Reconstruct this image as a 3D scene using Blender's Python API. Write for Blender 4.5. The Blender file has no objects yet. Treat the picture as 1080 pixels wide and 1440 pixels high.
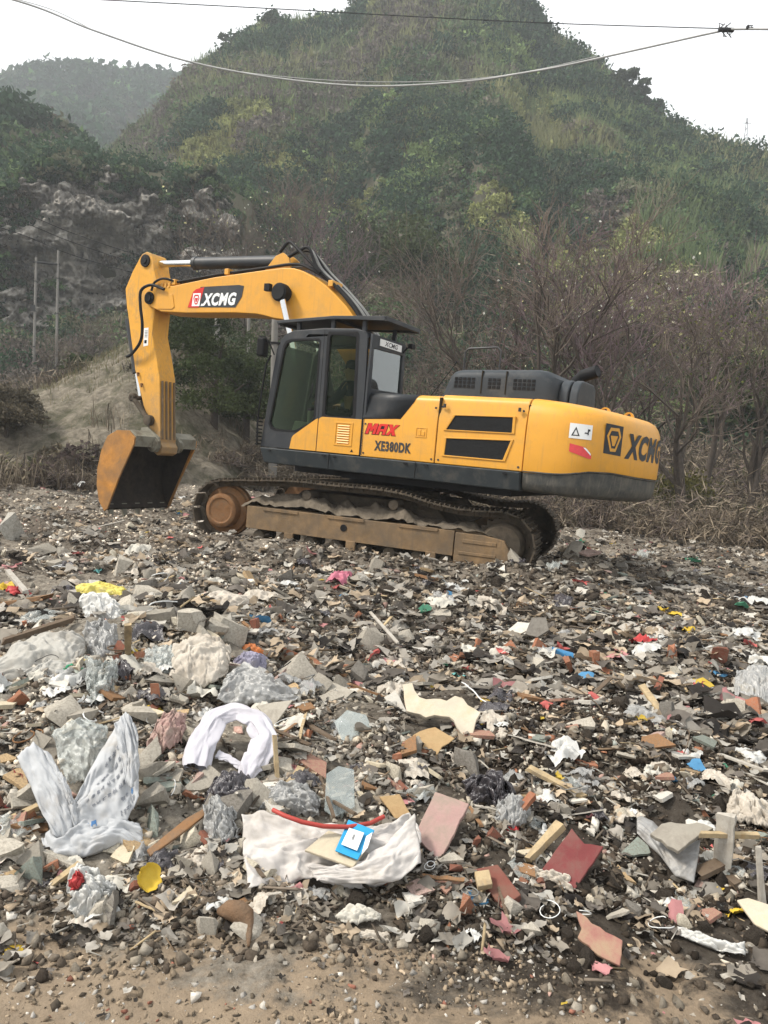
import bpy, bmesh, math, random
import numpy as np
from mathutils import Vector, Matrix, geometry
sc = bpy.context.scene
COL = sc.collection
R_ = math.radians
rng = np.random.default_rng(7)
random.seed(7)

# ------------------------------------------------------------------ camera
CAM_H, PITCH, ROLL, FPX = 1.6, 5.5, 2.0, 1060.0
cam_d = bpy.data.cameras.new('camera'); cam = bpy.data.objects.new('camera', cam_d); COL.objects.link(cam)
_p, _r = R_(PITCH), R_(ROLL)
cf = np.array([0, math.cos(_p), -math.sin(_p)])
_u = np.array([0, math.sin(_p), math.cos(_p)]); _x = np.array([1.0, 0, 0])
cx = _x * math.cos(_r) + _u * math.sin(_r); cu = -_x * math.sin(_r) + _u * math.cos(_r)
cam.matrix_world = Matrix(((cx[0], cu[0], -cf[0], 0), (cx[1], cu[1], -cf[1], 0), (cx[2], cu[2], -cf[2], CAM_H), (0, 0, 0, 1)))
cam_d.sensor_fit = 'VERTICAL'; cam_d.sensor_height = 36; cam_d.sensor_width = 27
cam_d.lens = 36 * FPX / 1440; cam_d.clip_end = 3000; cam_d.clip_start = 0.05
sc.camera = cam
sc.render.resolution_x, sc.render.resolution_y = 768, 1024
sc.view_settings.view_transform = 'Standard'; sc.view_settings.look = 'None'
sc.view_settings.exposure = 0.95; sc.view_settings.gamma = 1.0

# ------------------------------------------------------------------ sky and sun
SUN_EL, SUN_AZ = 50, -98          # azimuth measured from +Y towards +X
world = bpy.data.worlds.new('World'); sc.world = world; world.use_nodes = True
wn = world.node_tree.nodes; wl = world.node_tree.links
bg = wn['Background']
sky = wn.new('ShaderNodeTexSky'); sky.sky_type = 'NISHITA'; sky.sun_disc = False
sky.sun_elevation = R_(SUN_EL); sky.sun_rotation = R_(SUN_AZ); sky.dust_density = 4; sky.air_density = 1.2
tc = wn.new('ShaderNodeTexCoord'); nz = wn.new('ShaderNodeTexNoise'); nz.inputs['Scale'].default_value = 1.6; nz.inputs['Detail'].default_value = 4
cr = wn.new('ShaderNodeValToRGB'); cr.color_ramp.elements[0].position = .3; cr.color_ramp.elements[1].position = .75
cr.color_ramp.elements[0].color = (5.9, 5.95, 5.95, 1); cr.color_ramp.elements[1].color = (7.4, 7.4, 7.35, 1)
mx = wn.new('ShaderNodeMix'); mx.data_type = 'RGBA'; mx.inputs[0].default_value = .86
wl.new(tc.outputs['Generated'], nz.inputs['Vector']); wl.new(nz.outputs['Fac'], cr.inputs[0])
wl.new(sky.outputs[0], mx.inputs[6]); wl.new(cr.outputs[0], mx.inputs[7]); wl.new(mx.outputs[2], bg.inputs[0])
bg.inputs[1].default_value = 0.115
sun_d = bpy.data.lights.new('sun', 'SUN'); sun = bpy.data.objects.new('sun', sun_d); COL.objects.link(sun)
sun_d.energy = 2.8; sun_d.angle = R_(11); sun_d.color = (1, .94, .85)
_sd = Vector((math.sin(R_(SUN_AZ)) * math.cos(R_(SUN_EL)), math.cos(R_(SUN_AZ)) * math.cos(R_(SUN_EL)), math.sin(R_(SUN_EL))))
sun.rotation_euler = _sd.to_track_quat('Z', 'Y').to_euler()
sc.cycles.volume_bounces = 1
sc.cycles.max_bounces = 8; sc.cycles.transparent_max_bounces = 12
sc.cycles.use_denoising = True

# ------------------------------------------------------------------ helpers
def ray(px, py):
    d = cf + cx * (px - 540) / FPX - cu * (py - 720) / FPX
    return d / np.linalg.norm(d)
def at_dist(px, py, dist):
    """World point along a pixel direction at horizontal distance dist."""
    d = ray(px, py); t = dist / math.hypot(d[0], d[1])
    return np.array([0, 0, CAM_H]) + d * t

def _hash(ix, iy, seed):
    h = (ix.astype(np.int64) * 374761393 + iy.astype(np.int64) * 668265263 + seed * 1442695041) & 0x7fffffff
    h = ((h ^ (h >> 13)) * 1274126177) & 0x7fffffff
    h = h ^ (h >> 16)
    return (h & 0xffff) / 65535.0
def vn(x, y, seed=0):
    x = np.asarray(x, float); y = np.asarray(y, float)
    ix = np.floor(x); iy = np.floor(y); fx = x - ix; fy = y - iy
    fx = fx * fx * (3 - 2 * fx); fy = fy * fy * (3 - 2 * fy)
    a = _hash(ix, iy, seed); b = _hash(ix + 1, iy, seed); c = _hash(ix, iy + 1, seed); d = _hash(ix + 1, iy + 1, seed)
    return (a * (1 - fx) + b * fx) * (1 - fy) + (c * (1 - fx) + d * fx) * fy - .5
def fbm(x, y, seed=0, octv=4, gain=.5):
    s = 0; a = 1.0; f = 1.0
    for k in range(octv):
        s = s + a * vn(x * f + 17.3 * k, y * f - 9.1 * k, seed + k); a *= gain; f *= 2.03
    return s
def smooth(a, b, x):
    t = np.clip((x - a) / (b - a), 0, 1); return t * t * (3 - 2 * t)

class MB:
    def __init__(s): s.v = []; s.f = []; s.m = []
    def add(s, vs, fs, m=0):
        o = len(s.v); s.v += [tuple(map(float, p)) for p in vs]
        for f in fs: s.f.append(tuple(o + i for i in f)); s.m.append(m)
    def box(s, c, size, rot=None, m=0):
        hx, hy, hz = [k / 2 for k in size]
        vs = [Vector((x * hx, y * hy, z * hz)) for x in (-1, 1) for y in (-1, 1) for z in (-1, 1)]
        if rot is not None: vs = [rot @ p for p in vs]
        vs = [p + Vector(c) for p in vs]
        s.add(vs, [(0, 1, 3, 2), (4, 6, 7, 5), (0, 4, 5, 1), (2, 3, 7, 6), (0, 2, 6, 4), (1, 5, 7, 3)], m)
    def prism(s, prof, a, b, axis='y', m=0):
        """profile (u,v) extruded a..b along axis: y -> (u,.,v), x -> (.,u,v), z -> (u,v,.)"""
        def P(u, v, w): return (u, w, v) if axis == 'y' else (w, u, v) if axis == 'x' else (u, v, w)
        n = len(prof); vs = [P(u, v, a) for u, v in prof] + [P(u, v, b) for u, v in prof]
        fs = [tuple(range(n)), tuple(range(2 * n - 1, n - 1, -1))] + [(i, i + n, (i + 1) % n + n, (i + 1) % n) for i in range(n)]
        s.add(vs, fs, m)
    def tube(s, path, r, n=10, m=0, caps=True):
        path = [Vector(p) for p in path]; k = len(path); rs = r if hasattr(r, '__len__') else [r] * k
        vs = []; up = None
        for i, p in enumerate(path):
            t = (path[min(i + 1, k - 1)] - path[max(i - 1, 0)]).normalized()
            if up is None:
                up = Vector((0, 0, 1)) if abs(t.z) < .9 else Vector((1, 0, 0))
            a = t.cross(up); a = a.normalized() if a.length > 1e-6 else t.orthogonal().normalized()
            b = a.cross(t).normalized(); up = b
            for j in range(n):
                w = 2 * math.pi * j / n; vs.append(p + (a * math.cos(w) + b * math.sin(w)) * rs[i])
        fs = [(i * n + j, i * n + (j + 1) % n, (i + 1) * n + (j + 1) % n, (i + 1) * n + j) for i in range(k - 1) for j in range(n)]
        if caps: fs += [tuple(range(n - 1, -1, -1)), tuple(range((k - 1) * n, k * n))]
        s.add(vs, fs, m)
    def cyl(s, p0, p1, r, n=20, m=0): s.tube([p0, p1], r, n, m)
    def lathe(s, c, axis, prof, n=28, m=0):
        """prof: (offset along axis, radius) closed by caps"""
        path = [Vector(c) + Vector(axis) * o for o, _ in prof]; ax = Vector(axis).normalized()
        a = ax.orthogonal().normalized(); b = ax.cross(a); vs = []
        for (o, r), p in zip(prof, path):
            for j in range(n):
                w = 2 * math.pi * j / n; vs.append(p + (a * math.cos(w) + b * math.sin(w)) * r)
        k = len(prof)
        fs = [(i * n + j, i * n + (j + 1) % n, (i + 1) * n + (j + 1) % n, (i + 1) * n + j) for i in range(k - 1) for j in range(n)]
        fs += [tuple(range(n - 1, -1, -1)), tuple(range((k - 1) * n, k * n))]
        s.add(vs, fs, m)
    def plate(s, loops, to3, thick, m=0):
        """flat plate with holes: loops of (u,v); to3(u,v,w) maps to 3D; w from 0 to -thick"""
        flat = [p for l in loops for p in l]
        tris = geometry.tessellate_polygon([[Vector((u, v, 0)) for u, v in l] for l in loops])
        n = len(flat); vs = [to3(u, v, 0) for u, v in flat] + [to3(u, v, -thick) for u, v in flat]
        fs = [tuple(t) for t in tris] + [tuple(i + n for i in reversed(t)) for t in tris]
        o = 0
        for l in loops:
            k = len(l)
            fs += [(o + i, o + (i + 1) % k, o + (i + 1) % k + n, o + i + n) for i in range(k)]; o += k
        s.add(vs, fs, m)
    def build(s, name, mats, parent=None, smooth_deg=35, bevel=0, seg=2, recalc=True):
        me = bpy.data.meshes.new(name); me.from_pydata(s.v, [], s.f)
        return finish(me, name, mats, parent, s.m, smooth_deg, bevel, seg, recalc)
def finish(me, name, mats, parent=None, mi=None, smooth_deg=35, bevel=0, seg=2, recalc=True):
    if not isinstance(mats, (list, tuple)): mats = [mats]
    for m in mats: me.materials.append(m)
    if mi is not None and len(mats) > 1: me.polygons.foreach_set('material_index', np.array(mi, dtype=np.int32))
    if recalc:
        b = bmesh.new(); b.from_mesh(me); bmesh.ops.recalc_face_normals(b, faces=b.faces); b.to_mesh(me); b.free()
    if smooth_deg:
        me.polygons.foreach_set('use_smooth', np.ones(len(me.polygons), dtype=bool))
        if smooth_deg < 180: me.set_sharp_from_angle(angle=R_(smooth_deg))
    me.update()
    o = bpy.data.objects.new(name, me); COL.objects.link(o)
    if parent is not None: o.parent = parent
    if bevel:
        md = o.modifiers.new('bevel', 'BEVEL'); md.width = bevel; md.segments = seg; md.limit_method = 'ANGLE'; md.angle_limit = R_(32); md.harden_normals = True
    return o
def raw_mesh(name, V, F, mats, col=None, smooth_=False, parent=None):
    """V (n,3), F (m,k) equal sized faces -> object, fast path"""
    V = np.ascontiguousarray(V, dtype=np.float32); F = np.ascontiguousarray(F, dtype=np.int32); m, k = F.shape
    me = bpy.data.meshes.new(name); me.vertices.add(len(V)); me.vertices.foreach_set('co', V.ravel())
    me.loops.add(m * k); me.loops.foreach_set('vertex_index', F.ravel())
    me.polygons.add(m); me.polygons.foreach_set('loop_start', np.arange(0, m * k, k, dtype=np.int32))
    if smooth_: me.polygons.foreach_set('use_smooth', np.ones(m, dtype=bool))
    me.update(calc_edges=True)
    if col is not None:
        a = me.attributes.new('Col', 'FLOAT_COLOR', 'POINT'); c = np.ones((len(V), 4), dtype=np.float32); c[:, :3] = col
        a.data.foreach_set('color', c.ravel())
    for mt in (mats if isinstance(mats, (list, tuple)) else [mats]): me.materials.append(mt)
    o = bpy.data.objects.new(name, me); COL.objects.link(o)
    if parent is not None: o.parent = parent
    return o
def tag(o, label=None, cat=None, group=None, kind=None):
    if label: o['label'] = label
    if cat: o['category'] = cat
    if group: o['group'] = group
    if kind: o['kind'] = kind
    return o
def empty(name, M=None, parent=None):
    o = bpy.data.objects.new(name, None); COL.objects.link(o); o.empty_display_size = .2
    if M is not None: o.matrix_world = M
    if parent is not None: o.parent = parent
    return o

# ------------------------------------------------------------------ materials
def _nt(name):
    m = bpy.data.materials.new(name); m.use_nodes = True
    return m, m.node_tree.nodes, m.node_tree.links, m.node_tree.nodes['Principled BSDF']
def _mixc(n, l, fac, a, b):
    x = n.new('ShaderNodeMix'); x.data_type = 'RGBA'
    for s, v in ((0, fac), (6, a), (7, b)):
        if hasattr(v, 'is_linked') or hasattr(v, 'links'): l.new(v, x.inputs[s])
        else: x.inputs[s].default_value = v if s == 0 else (*v, 1)
    return x.outputs[2]
def _noise(n, l, scale, detail=5, rough=.6, coord=None, dist=0):
    t = n.new('ShaderNodeTexNoise'); t.inputs['Scale'].default_value = scale; t.inputs['Detail'].default_value = detail
    t.inputs['Roughness'].default_value = rough; t.inputs['Distortion'].default_value = dist
    if coord is not None: l.new(coord, t.inputs['Vector'])
    return t.outputs['Fac']
def _ramp(n, l, fac, a, b, ca=(0, 0, 0), cb=(1, 1, 1)):
    r = n.new('ShaderNodeValToRGB'); r.color_ramp.elements[0].position = a; r.color_ramp.elements[1].position = b
    r.color_ramp.elements[0].color = (*ca, 1); r.color_ramp.elements[1].color = (*cb, 1); l.new(fac, r.inputs[0]); return r.outputs[0]
def pmat(name, col, rough=.6, var=.2, scale=6, metal=0, bump=0, bscale=40, dirt=None, dirt_lo=.5, dirt_hi=.7, dscale=3, orand=0, spec=.14, trans=0, zdirt=None, alpha=1, streak=None):
    m, n, l, b = _nt(name)
    t = n.new('ShaderNodeTexCoord'); co = t.outputs['Object']
    c0 = tuple(max(0, k * (1 - var)) for k in col); c1 = tuple(min(1, k * (1 + var)) for k in col)
    c = _mixc(n, l, _ramp(n, l, _noise(n, l, scale, 6, .65, co), .3, .7), c0, c1)
    if orand:
        oi = n.new('ShaderNodeObjectInfo'); h = n.new('ShaderNodeHueSaturation')
        mr = n.new('ShaderNodeMapRange'); l.new(oi.outputs['Random'], mr.inputs[0]); mr.inputs[3].default_value = 1 - orand; mr.inputs[4].default_value = 1 + orand
        l.new(mr.outputs[0], h.inputs['Value']); l.new(c, h.inputs['Color']); c = h.outputs[0]
    if dirt:
        f = _ramp(n, l, _noise(n, l, dscale, 8, .7, co, .3), dirt_lo, dirt_hi)
        if zdirt:      # dried mud that thins out with height on the part
            sp = n.new('ShaderNodeSeparateXYZ'); l.new(co, sp.inputs[0])
            mr = n.new('ShaderNodeMapRange'); l.new(sp.outputs[2], mr.inputs[0]); mr.inputs[1].default_value = zdirt[0]; mr.inputs[2].default_value = zdirt[1]
            mr.inputs[3].default_value = 1; mr.inputs[4].default_value = 0
            ad = n.new('ShaderNodeMath'); ad.operation = 'MULTIPLY_ADD'; l.new(mr.outputs[0], ad.inputs[0]); ad.inputs[1].default_value = zdirt[2]; l.new(f, ad.inputs[2]); ad.use_clamp = True; f = ad.outputs[0]
        c = _mixc(n, l, f, c, dirt)
    if streak:
        mp = n.new('ShaderNodeMapping'); mp.inputs['Scale'].default_value = (9, 9, .5); l.new(co, mp.inputs[0])
        f = _ramp(n, l, _noise(n, l, 3, 5, .6, mp.outputs[0]), .55, .8); c = _mixc(n, l, f, c, streak)
    l.new(c, b.inputs['Base Color']); b.inputs['Roughness'].default_value = rough; b.inputs['Metallic'].default_value = metal
    b.inputs['Specular IOR Level'].default_value = spec
    if trans: b.inputs['Transmission Weight'].default_value = trans
    if alpha < 1: b.inputs['Alpha'].default_value = alpha
    if bump:
        bp = n.new('ShaderNodeBump'); bp.inputs['Strength'].default_value = bump; bp.inputs['Distance'].default_value = .02
        l.new(_noise(n, l, bscale, 8, .7, co), bp.inputs['Height']); l.new(bp.outputs[0], b.inputs['Normal'])
    return m
def amat(name, rough=.85, var=.25, scale=30, bump=.3, bscale=60, transl=0, spec=.08):
    m, n, l, b = _nt(name)
    a = n.new('ShaderNodeAttribute'); a.attribute_name = 'Col'
    t = n.new('ShaderNodeTexCoord'); f = _noise(n, l, scale, 4, .6, t.outputs['Object'])
    mr = n.new('ShaderNodeMapRange'); l.new(f, mr.inputs[0]); mr.inputs[1].default_value = .25; mr.inputs[2].default_value = .75; mr.inputs[3].default_value = 1 - var; mr.inputs[4].default_value = 1 + var
    h = n.new('ShaderNodeHueSaturation'); l.new(a.outputs['Color'], h.inputs['Color']); l.new(mr.outputs[0], h.inputs['Value'])
    l.new(h.outputs[0], b.inputs['Base Color']); b.inputs['Roughness'].default_value = rough; b.inputs['Specular IOR Level'].default_value = spec
    if bump:
        bp = n.new('ShaderNodeBump'); bp.inputs['Strength'].default_value = bump; bp.inputs['Distance'].default_value = .01
        l.new(_noise(n, l, bscale, 6, .7, t.outputs['Object']), bp.inputs['Height']); l.new(bp.outputs[0], b.inputs['Normal'])
    if transl:
        tr = n.new('ShaderNodeBsdfTranslucent'); l.new(h.outputs[0], tr.inputs[0]); ms = n.new('ShaderNodeMixShader'); ms.inputs[0].default_value = transl
        l.new(b.outputs[0], ms.inputs[1]); l.new(tr.outputs[0], ms.inputs[2]); l.new(ms.outputs[0], n['Material Output'].inputs[0])
    return m
def glassmat(name, tint, refl=.12, clear=.9, rough=.02):
    m, n, l, b = _nt(name); n.remove(b)
    tr = n.new('ShaderNodeBsdfTransparent'); tr.inputs[0].default_value = (*[k * clear for k in tint], 1)
    g = n.new('ShaderNodeBsdfGlossy'); g.inputs['Roughness'].default_value = rough; g.inputs[0].default_value = (.9, .95, .95, 1)
    fr = n.new('ShaderNodeFresnel'); fr.inputs[0].default_value = 1.5
    ad = n.new('ShaderNodeMath'); ad.operation = 'ADD'; ad.inputs[1].default_value = refl; ad.use_clamp = True; l.new(fr.outputs[0], ad.inputs[0])
    ms = n.new('ShaderNodeMixShader'); l.new(ad.outputs[0], ms.inputs[0]); l.new(tr.outputs[0], ms.inputs[1]); l.new(g.outputs[0], ms.inputs[2])
    l.new(ms.outputs[0], n['Material Output'].inputs[0]); return m
def filmmat(name, col, alpha=.6, rough=.25):
    return pmat(name, col, rough=rough, var=.15, scale=5, alpha=alpha, bump=.4, bscale=12, spec=.6)

MUD = (.16, .125, .09)
M = {}
M['yellow'] = pmat('yellow_paint', (.62, .295, .030), .42, .06, 2.5, dirt=(.36, .22, .07), dirt_lo=.50, dirt_hi=.88, dscale=2.6, bump=.02, bscale=90, spec=.4, streak=(.47, .24, .05))
M['yellow_worn'] = pmat('worn_yellow_paint', (.66, .33, .05), .5, .12, 3, dirt=(.30, .20, .105), dirt_lo=.5, dirt_hi=.75, dscale=3, zdirt=(1.2, 2.7, .85), bump=.06, bscale=50, streak=(.33, .21, .10))
M['bucket_out'] = pmat('bucket_orange_brown', (.44, .195, .04), .6, .3, 5, dirt=(.17, .115, .07), dirt_lo=.36, dirt_hi=.72, dscale=1.5, bump=.1, bscale=40, zdirt=(0, 1.3, .12))
M['bucket_in'] = pmat('bucket_inner_steel', (.026, .021, .017), .75, .4, 6, dirt=(.06, .044, .032), dirt_lo=.45, dirt_hi=.75, dscale=4, bump=.2)
M['bucket_lip'] = pmat('bucket_grey_steel', (.20, .19, .15), .55, .25, 6, dirt=(.12, .10, .07), dscale=5, bump=.1)
M['dark'] = pmat('dark_grey_paint', (.022, .025, .029), .5, .15, 3, dirt=(.065, .06, .053), dirt_lo=.5, dirt_hi=.85, dscale=3, spec=.35)
M['skirt'] = pmat('skirt_grey_paint', (.034, .040, .043), .5, .15, 3, dirt=(.10, .092, .08), dirt_lo=.5, dirt_hi=.8, dscale=4)
M['cwgrey'] = pmat('counterweight_grey', (.055, .058, .057), .6, .15, 3, dirt=(.19, .17, .135), dirt_lo=.42, dirt_hi=.8, dscale=2.5, streak=(.17, .155, .13))
M['hood'] = pmat('hood_dark_plastic', (.038, .044, .050), .5, .12, 3, dirt=(.12, .115, .105), dirt_lo=.5, dirt_hi=.85, dscale=2.5)
M['black'] = pmat('black_rubber', (.012, .012, .013), .6, .3, 6)
M['seam'] = pmat('seam_gap', (.02, .014, .006), .9, .1)
M['mesh'] = pmat('black_mesh_grille', (.016, .017, .018), .6, .5, 120, bump=1.0, bscale=150)
M['chrome'] = pmat('chrome_rod', (.62, .63, .63), .16, .05, 4, metal=1, spec=.5)
M['steelhose'] = pmat('hydraulic_pipe', (.20, .20, .19), .4, .2, 4, metal=.3)
M['glass'] = glassmat('cab_glass', (.66, .72, .62), -.045, .97)
M['glass_rear'] = glassmat('rear_glass', (.72, .86, .78), .16, .95, .03)
M['white'] = pmat('white_sticker', (.78, .79, .78), .45, .05, 4, dirt=(.5, .47, .4), dirt_lo=.6, dirt_hi=.9)
M['red'] = pmat('red_sticker', (.55, .035, .03), .4, .1, 4)
M['redref'] = pmat('red_reflector', (.62, .045, .05), .25, .1, 30, spec=.5)
M['track'] = pmat('muddy_track_steel', (.060, .050, .038), .85, .35, 8, dirt=(.105, .083, .06), dirt_lo=.42, dirt_hi=.65, dscale=5, bump=.5, bscale=30)
M['trackframe'] = pmat('rusty_track_frame', (.22, .145, .078), .75, .3, 4, dirt=(.115, .092, .068), dirt_lo=.36, dirt_hi=.7, dscale=3.5, bump=.25, bscale=30, streak=(.13, .10, .07))
M['rust'] = pmat('rusty_idler', (.19, .095, .042), .75, .4, 9, dirt=(.12, .085, .055), dirt_lo=.45, dirt_hi=.7, dscale=9, bump=.3)
M['mudpile'] = pmat('caked_mud', (.135, .112, .085), .95, .35, 9, bump=1.0, bscale=18)
M['seat'] = pmat('seat_cover', (.42, .42, .40), .8, .1, 10)
M['skin'] = pmat('skin', (.42, .26, .18), .55, .08, 20)
M['hair'] = pmat('black_hair', (.012, .010, .009), .55, .2, 60)
M['shirt'] = pmat('dark_blue_jacket', (.028, .04, .075), .85, .2, 20, bump=.2)
M['trousers'] = pmat('dark_trousers', (.03, .03, .035), .9, .2, 20, bump=.2)
M['shoe'] = pmat('black_shoe', (.015, .014, .013), .6, .2, 20)

# ------------------------------------------------------------------ excavator pose (needed by the ground too)
def rotm(yaw, pit, rol):
    cy, sy, cp, sp, c_, s_ = math.cos(yaw), math.sin(yaw), math.cos(pit), math.sin(pit), math.cos(rol), math.sin(rol)
    return np.array([[cy, -sy, 0], [sy, cy, 0], [0, 0, 1]]) @ np.array([[cp, 0, -sp], [0, 1, 0], [sp, 0, cp]]) @ np.array([[1, 0, 0], [0, c_, -s_], [0, s_, c_]])
EX_T = np.array([.04, 11.85, -.16]); EX_R = rotm(R_(150.4), R_(2.3), R_(2.0)); TR_YAW = 11.0
TR_R = rotm(R_(150.4 + TR_YAW), R_(2.3), R_(2.0))

# ------------------------------------------------------------------ ground
def base_z(x, y):
    x = np.asarray(x, float); y = np.asarray(y, float)
    r = np.hypot(x, y); az = np.degrees(np.arctan2(x, y))
    z = -.03 - .052 * np.clip(x, -14, 14) - .011 * np.clip(y, -5, 22)
    z = z + .26 * np.exp(-((x + 1.75) / 1.25) ** 2 - ((y - 5.0) / 1.5) ** 2)
    z = z + .10 * np.exp(-((x - .3) / 2.2) ** 2 - ((y - 4.2) / 1.0) ** 2)
    z = z + .10 * np.exp(-((x + 1.0) / .9) ** 2 - ((y - 3.2) / .5) ** 2)
    u = (x - EX_T[0]) * TR_R[0, 0] + (y - EX_T[1]) * TR_R[1, 0]; v = (x - EX_T[0]) * TR_R[0, 1] + (y - EX_T[1]) * TR_R[1, 1]
    win = smooth(3.0, 2.3, np.abs(u))
    z = z + (.17 + .12 * smooth(-.6, -2.2, u)) * np.exp(-((v - 1.85) / .28) ** 2) * win
    z = z + .40 * np.exp(-((u + 3.05) / .55) ** 2 - ((v - 1.0) / .9) ** 2)
    bw = EX_T + EX_R @ np.array([5.5, 0, 0]); z = z - .16 * np.exp(-((x - bw[0]) / .9) ** 2 - ((y - bw[1]) / .9) ** 2)
    edge = np.interp(az, [-60, -35, -27, -17, -11, -4, 4, 14, 24, 40, 60], [17, 17, 17.6, 21, 27, 27, 21, 20, 19.6, 20, 20])
    z = z - 1.0 * smooth(0, 5, r - edge) + 3.4 * smooth(27, 44, r)
    return z
# places where large pieces of rubbish lie (pixel centre, half extents): the soil is trodden flatter under them
SPOTS = [(465, 1205, 130, 60), (120, 1130, 95, 110), (322, 1055, 72, 65), (620, 1160, 45, 55), (805, 1208, 48, 48), (698, 1240, 38, 40), (843, 1320, 38, 40), (60, 928, 62, 42), (228, 855, 48, 18), (140, 900, 35, 60),
         (600, 1045, 40, 28), (620, 1000, 60, 40), (685, 1115, 40, 34), (940, 1190, 50, 52), (1020, 1185, 20, 50), (1060, 1285, 30, 30), (515, 1303, 48, 30), (1000, 1325, 50, 24), (205, 1240, 22, 18), (125, 1250, 40, 42), (268, 1190, 22, 22), (160, 1190, 22, 22), (478, 1105, 24, 36), (508, 1025, 40, 36), (352, 930, 30, 20), (325, 920, 18, 20), (250, 1170, 50, 40), (312, 1150, 40, 40), (140, 832, 38, 12), (40, 840, 60, 30), (840, 745, 26, 14), (15, 755, 20, 20)]
def _spot_world():
    out = []
    for px, py, rx, ry in SPOTS:
        d = ray(px, py); t = 1.63 / max(.02, -(d[2] + .052 * d[0] + .011 * d[1])); q = d * t
        out.append((q[0], q[1], max(.12, rx / FPX * t * 1.1), max(.15, ry / FPX * t * 1.9)))
    return out
SPOTW = _spot_world()
def calm(x, y):
    k = np.ones_like(x)
    for a, b, r1, r2 in SPOTW: k = k * (1 - .8 * np.exp(-(((x - a) / r1) ** 2 + ((y - b) / r2) ** 2)))
    return k
def rough_z(x, y):
    r = np.hypot(x, y); near = smooth(2.35, 3.1, y + .25 * fbm(x * 1.7, 0 * x, 5, 2))
    amp = .22 + .78 * near
    u = (x - EX_T[0]) * TR_R[0, 0] + (y - EX_T[1]) * TR_R[1, 0]; v = (x - EX_T[0]) * TR_R[0, 1] + (y - EX_T[1]) * TR_R[1, 1]
    fl = 1 - .6 * smooth(3.2, 2.2, np.abs(u)) * smooth(2.6, 1.9, np.abs(v))
    lump = np.abs(fbm(x * 2.6, y * 2.6, 31, 3)) * .12
    return calm(np.asarray(x, float), np.asarray(y, float)) * amp * fl * (.25 * fbm(x * .75, y * .75, 11, 3) + lump + .05 * fbm(x * 7, y * 7, 21, 3) + .022 * fbm(x * 24, y * 24, 41, 2))
def ground_z(x, y): return base_z(x, y) + rough_z(np.asarray(x, float), np.asarray(y, float))
def ground_hit(px, py, lift=0.0):
    d = ray(px, py); t = np.concatenate([np.linspace(1.2, 8, 500), np.linspace(8, 60, 900)])
    P = np.array([0, 0, CAM_H])[None] + d[None] * t[:, None]
    k = np.argmax(P[:, 2] < base_z(P[:, 0], P[:, 1]) + lift); return P[k].copy()

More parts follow.
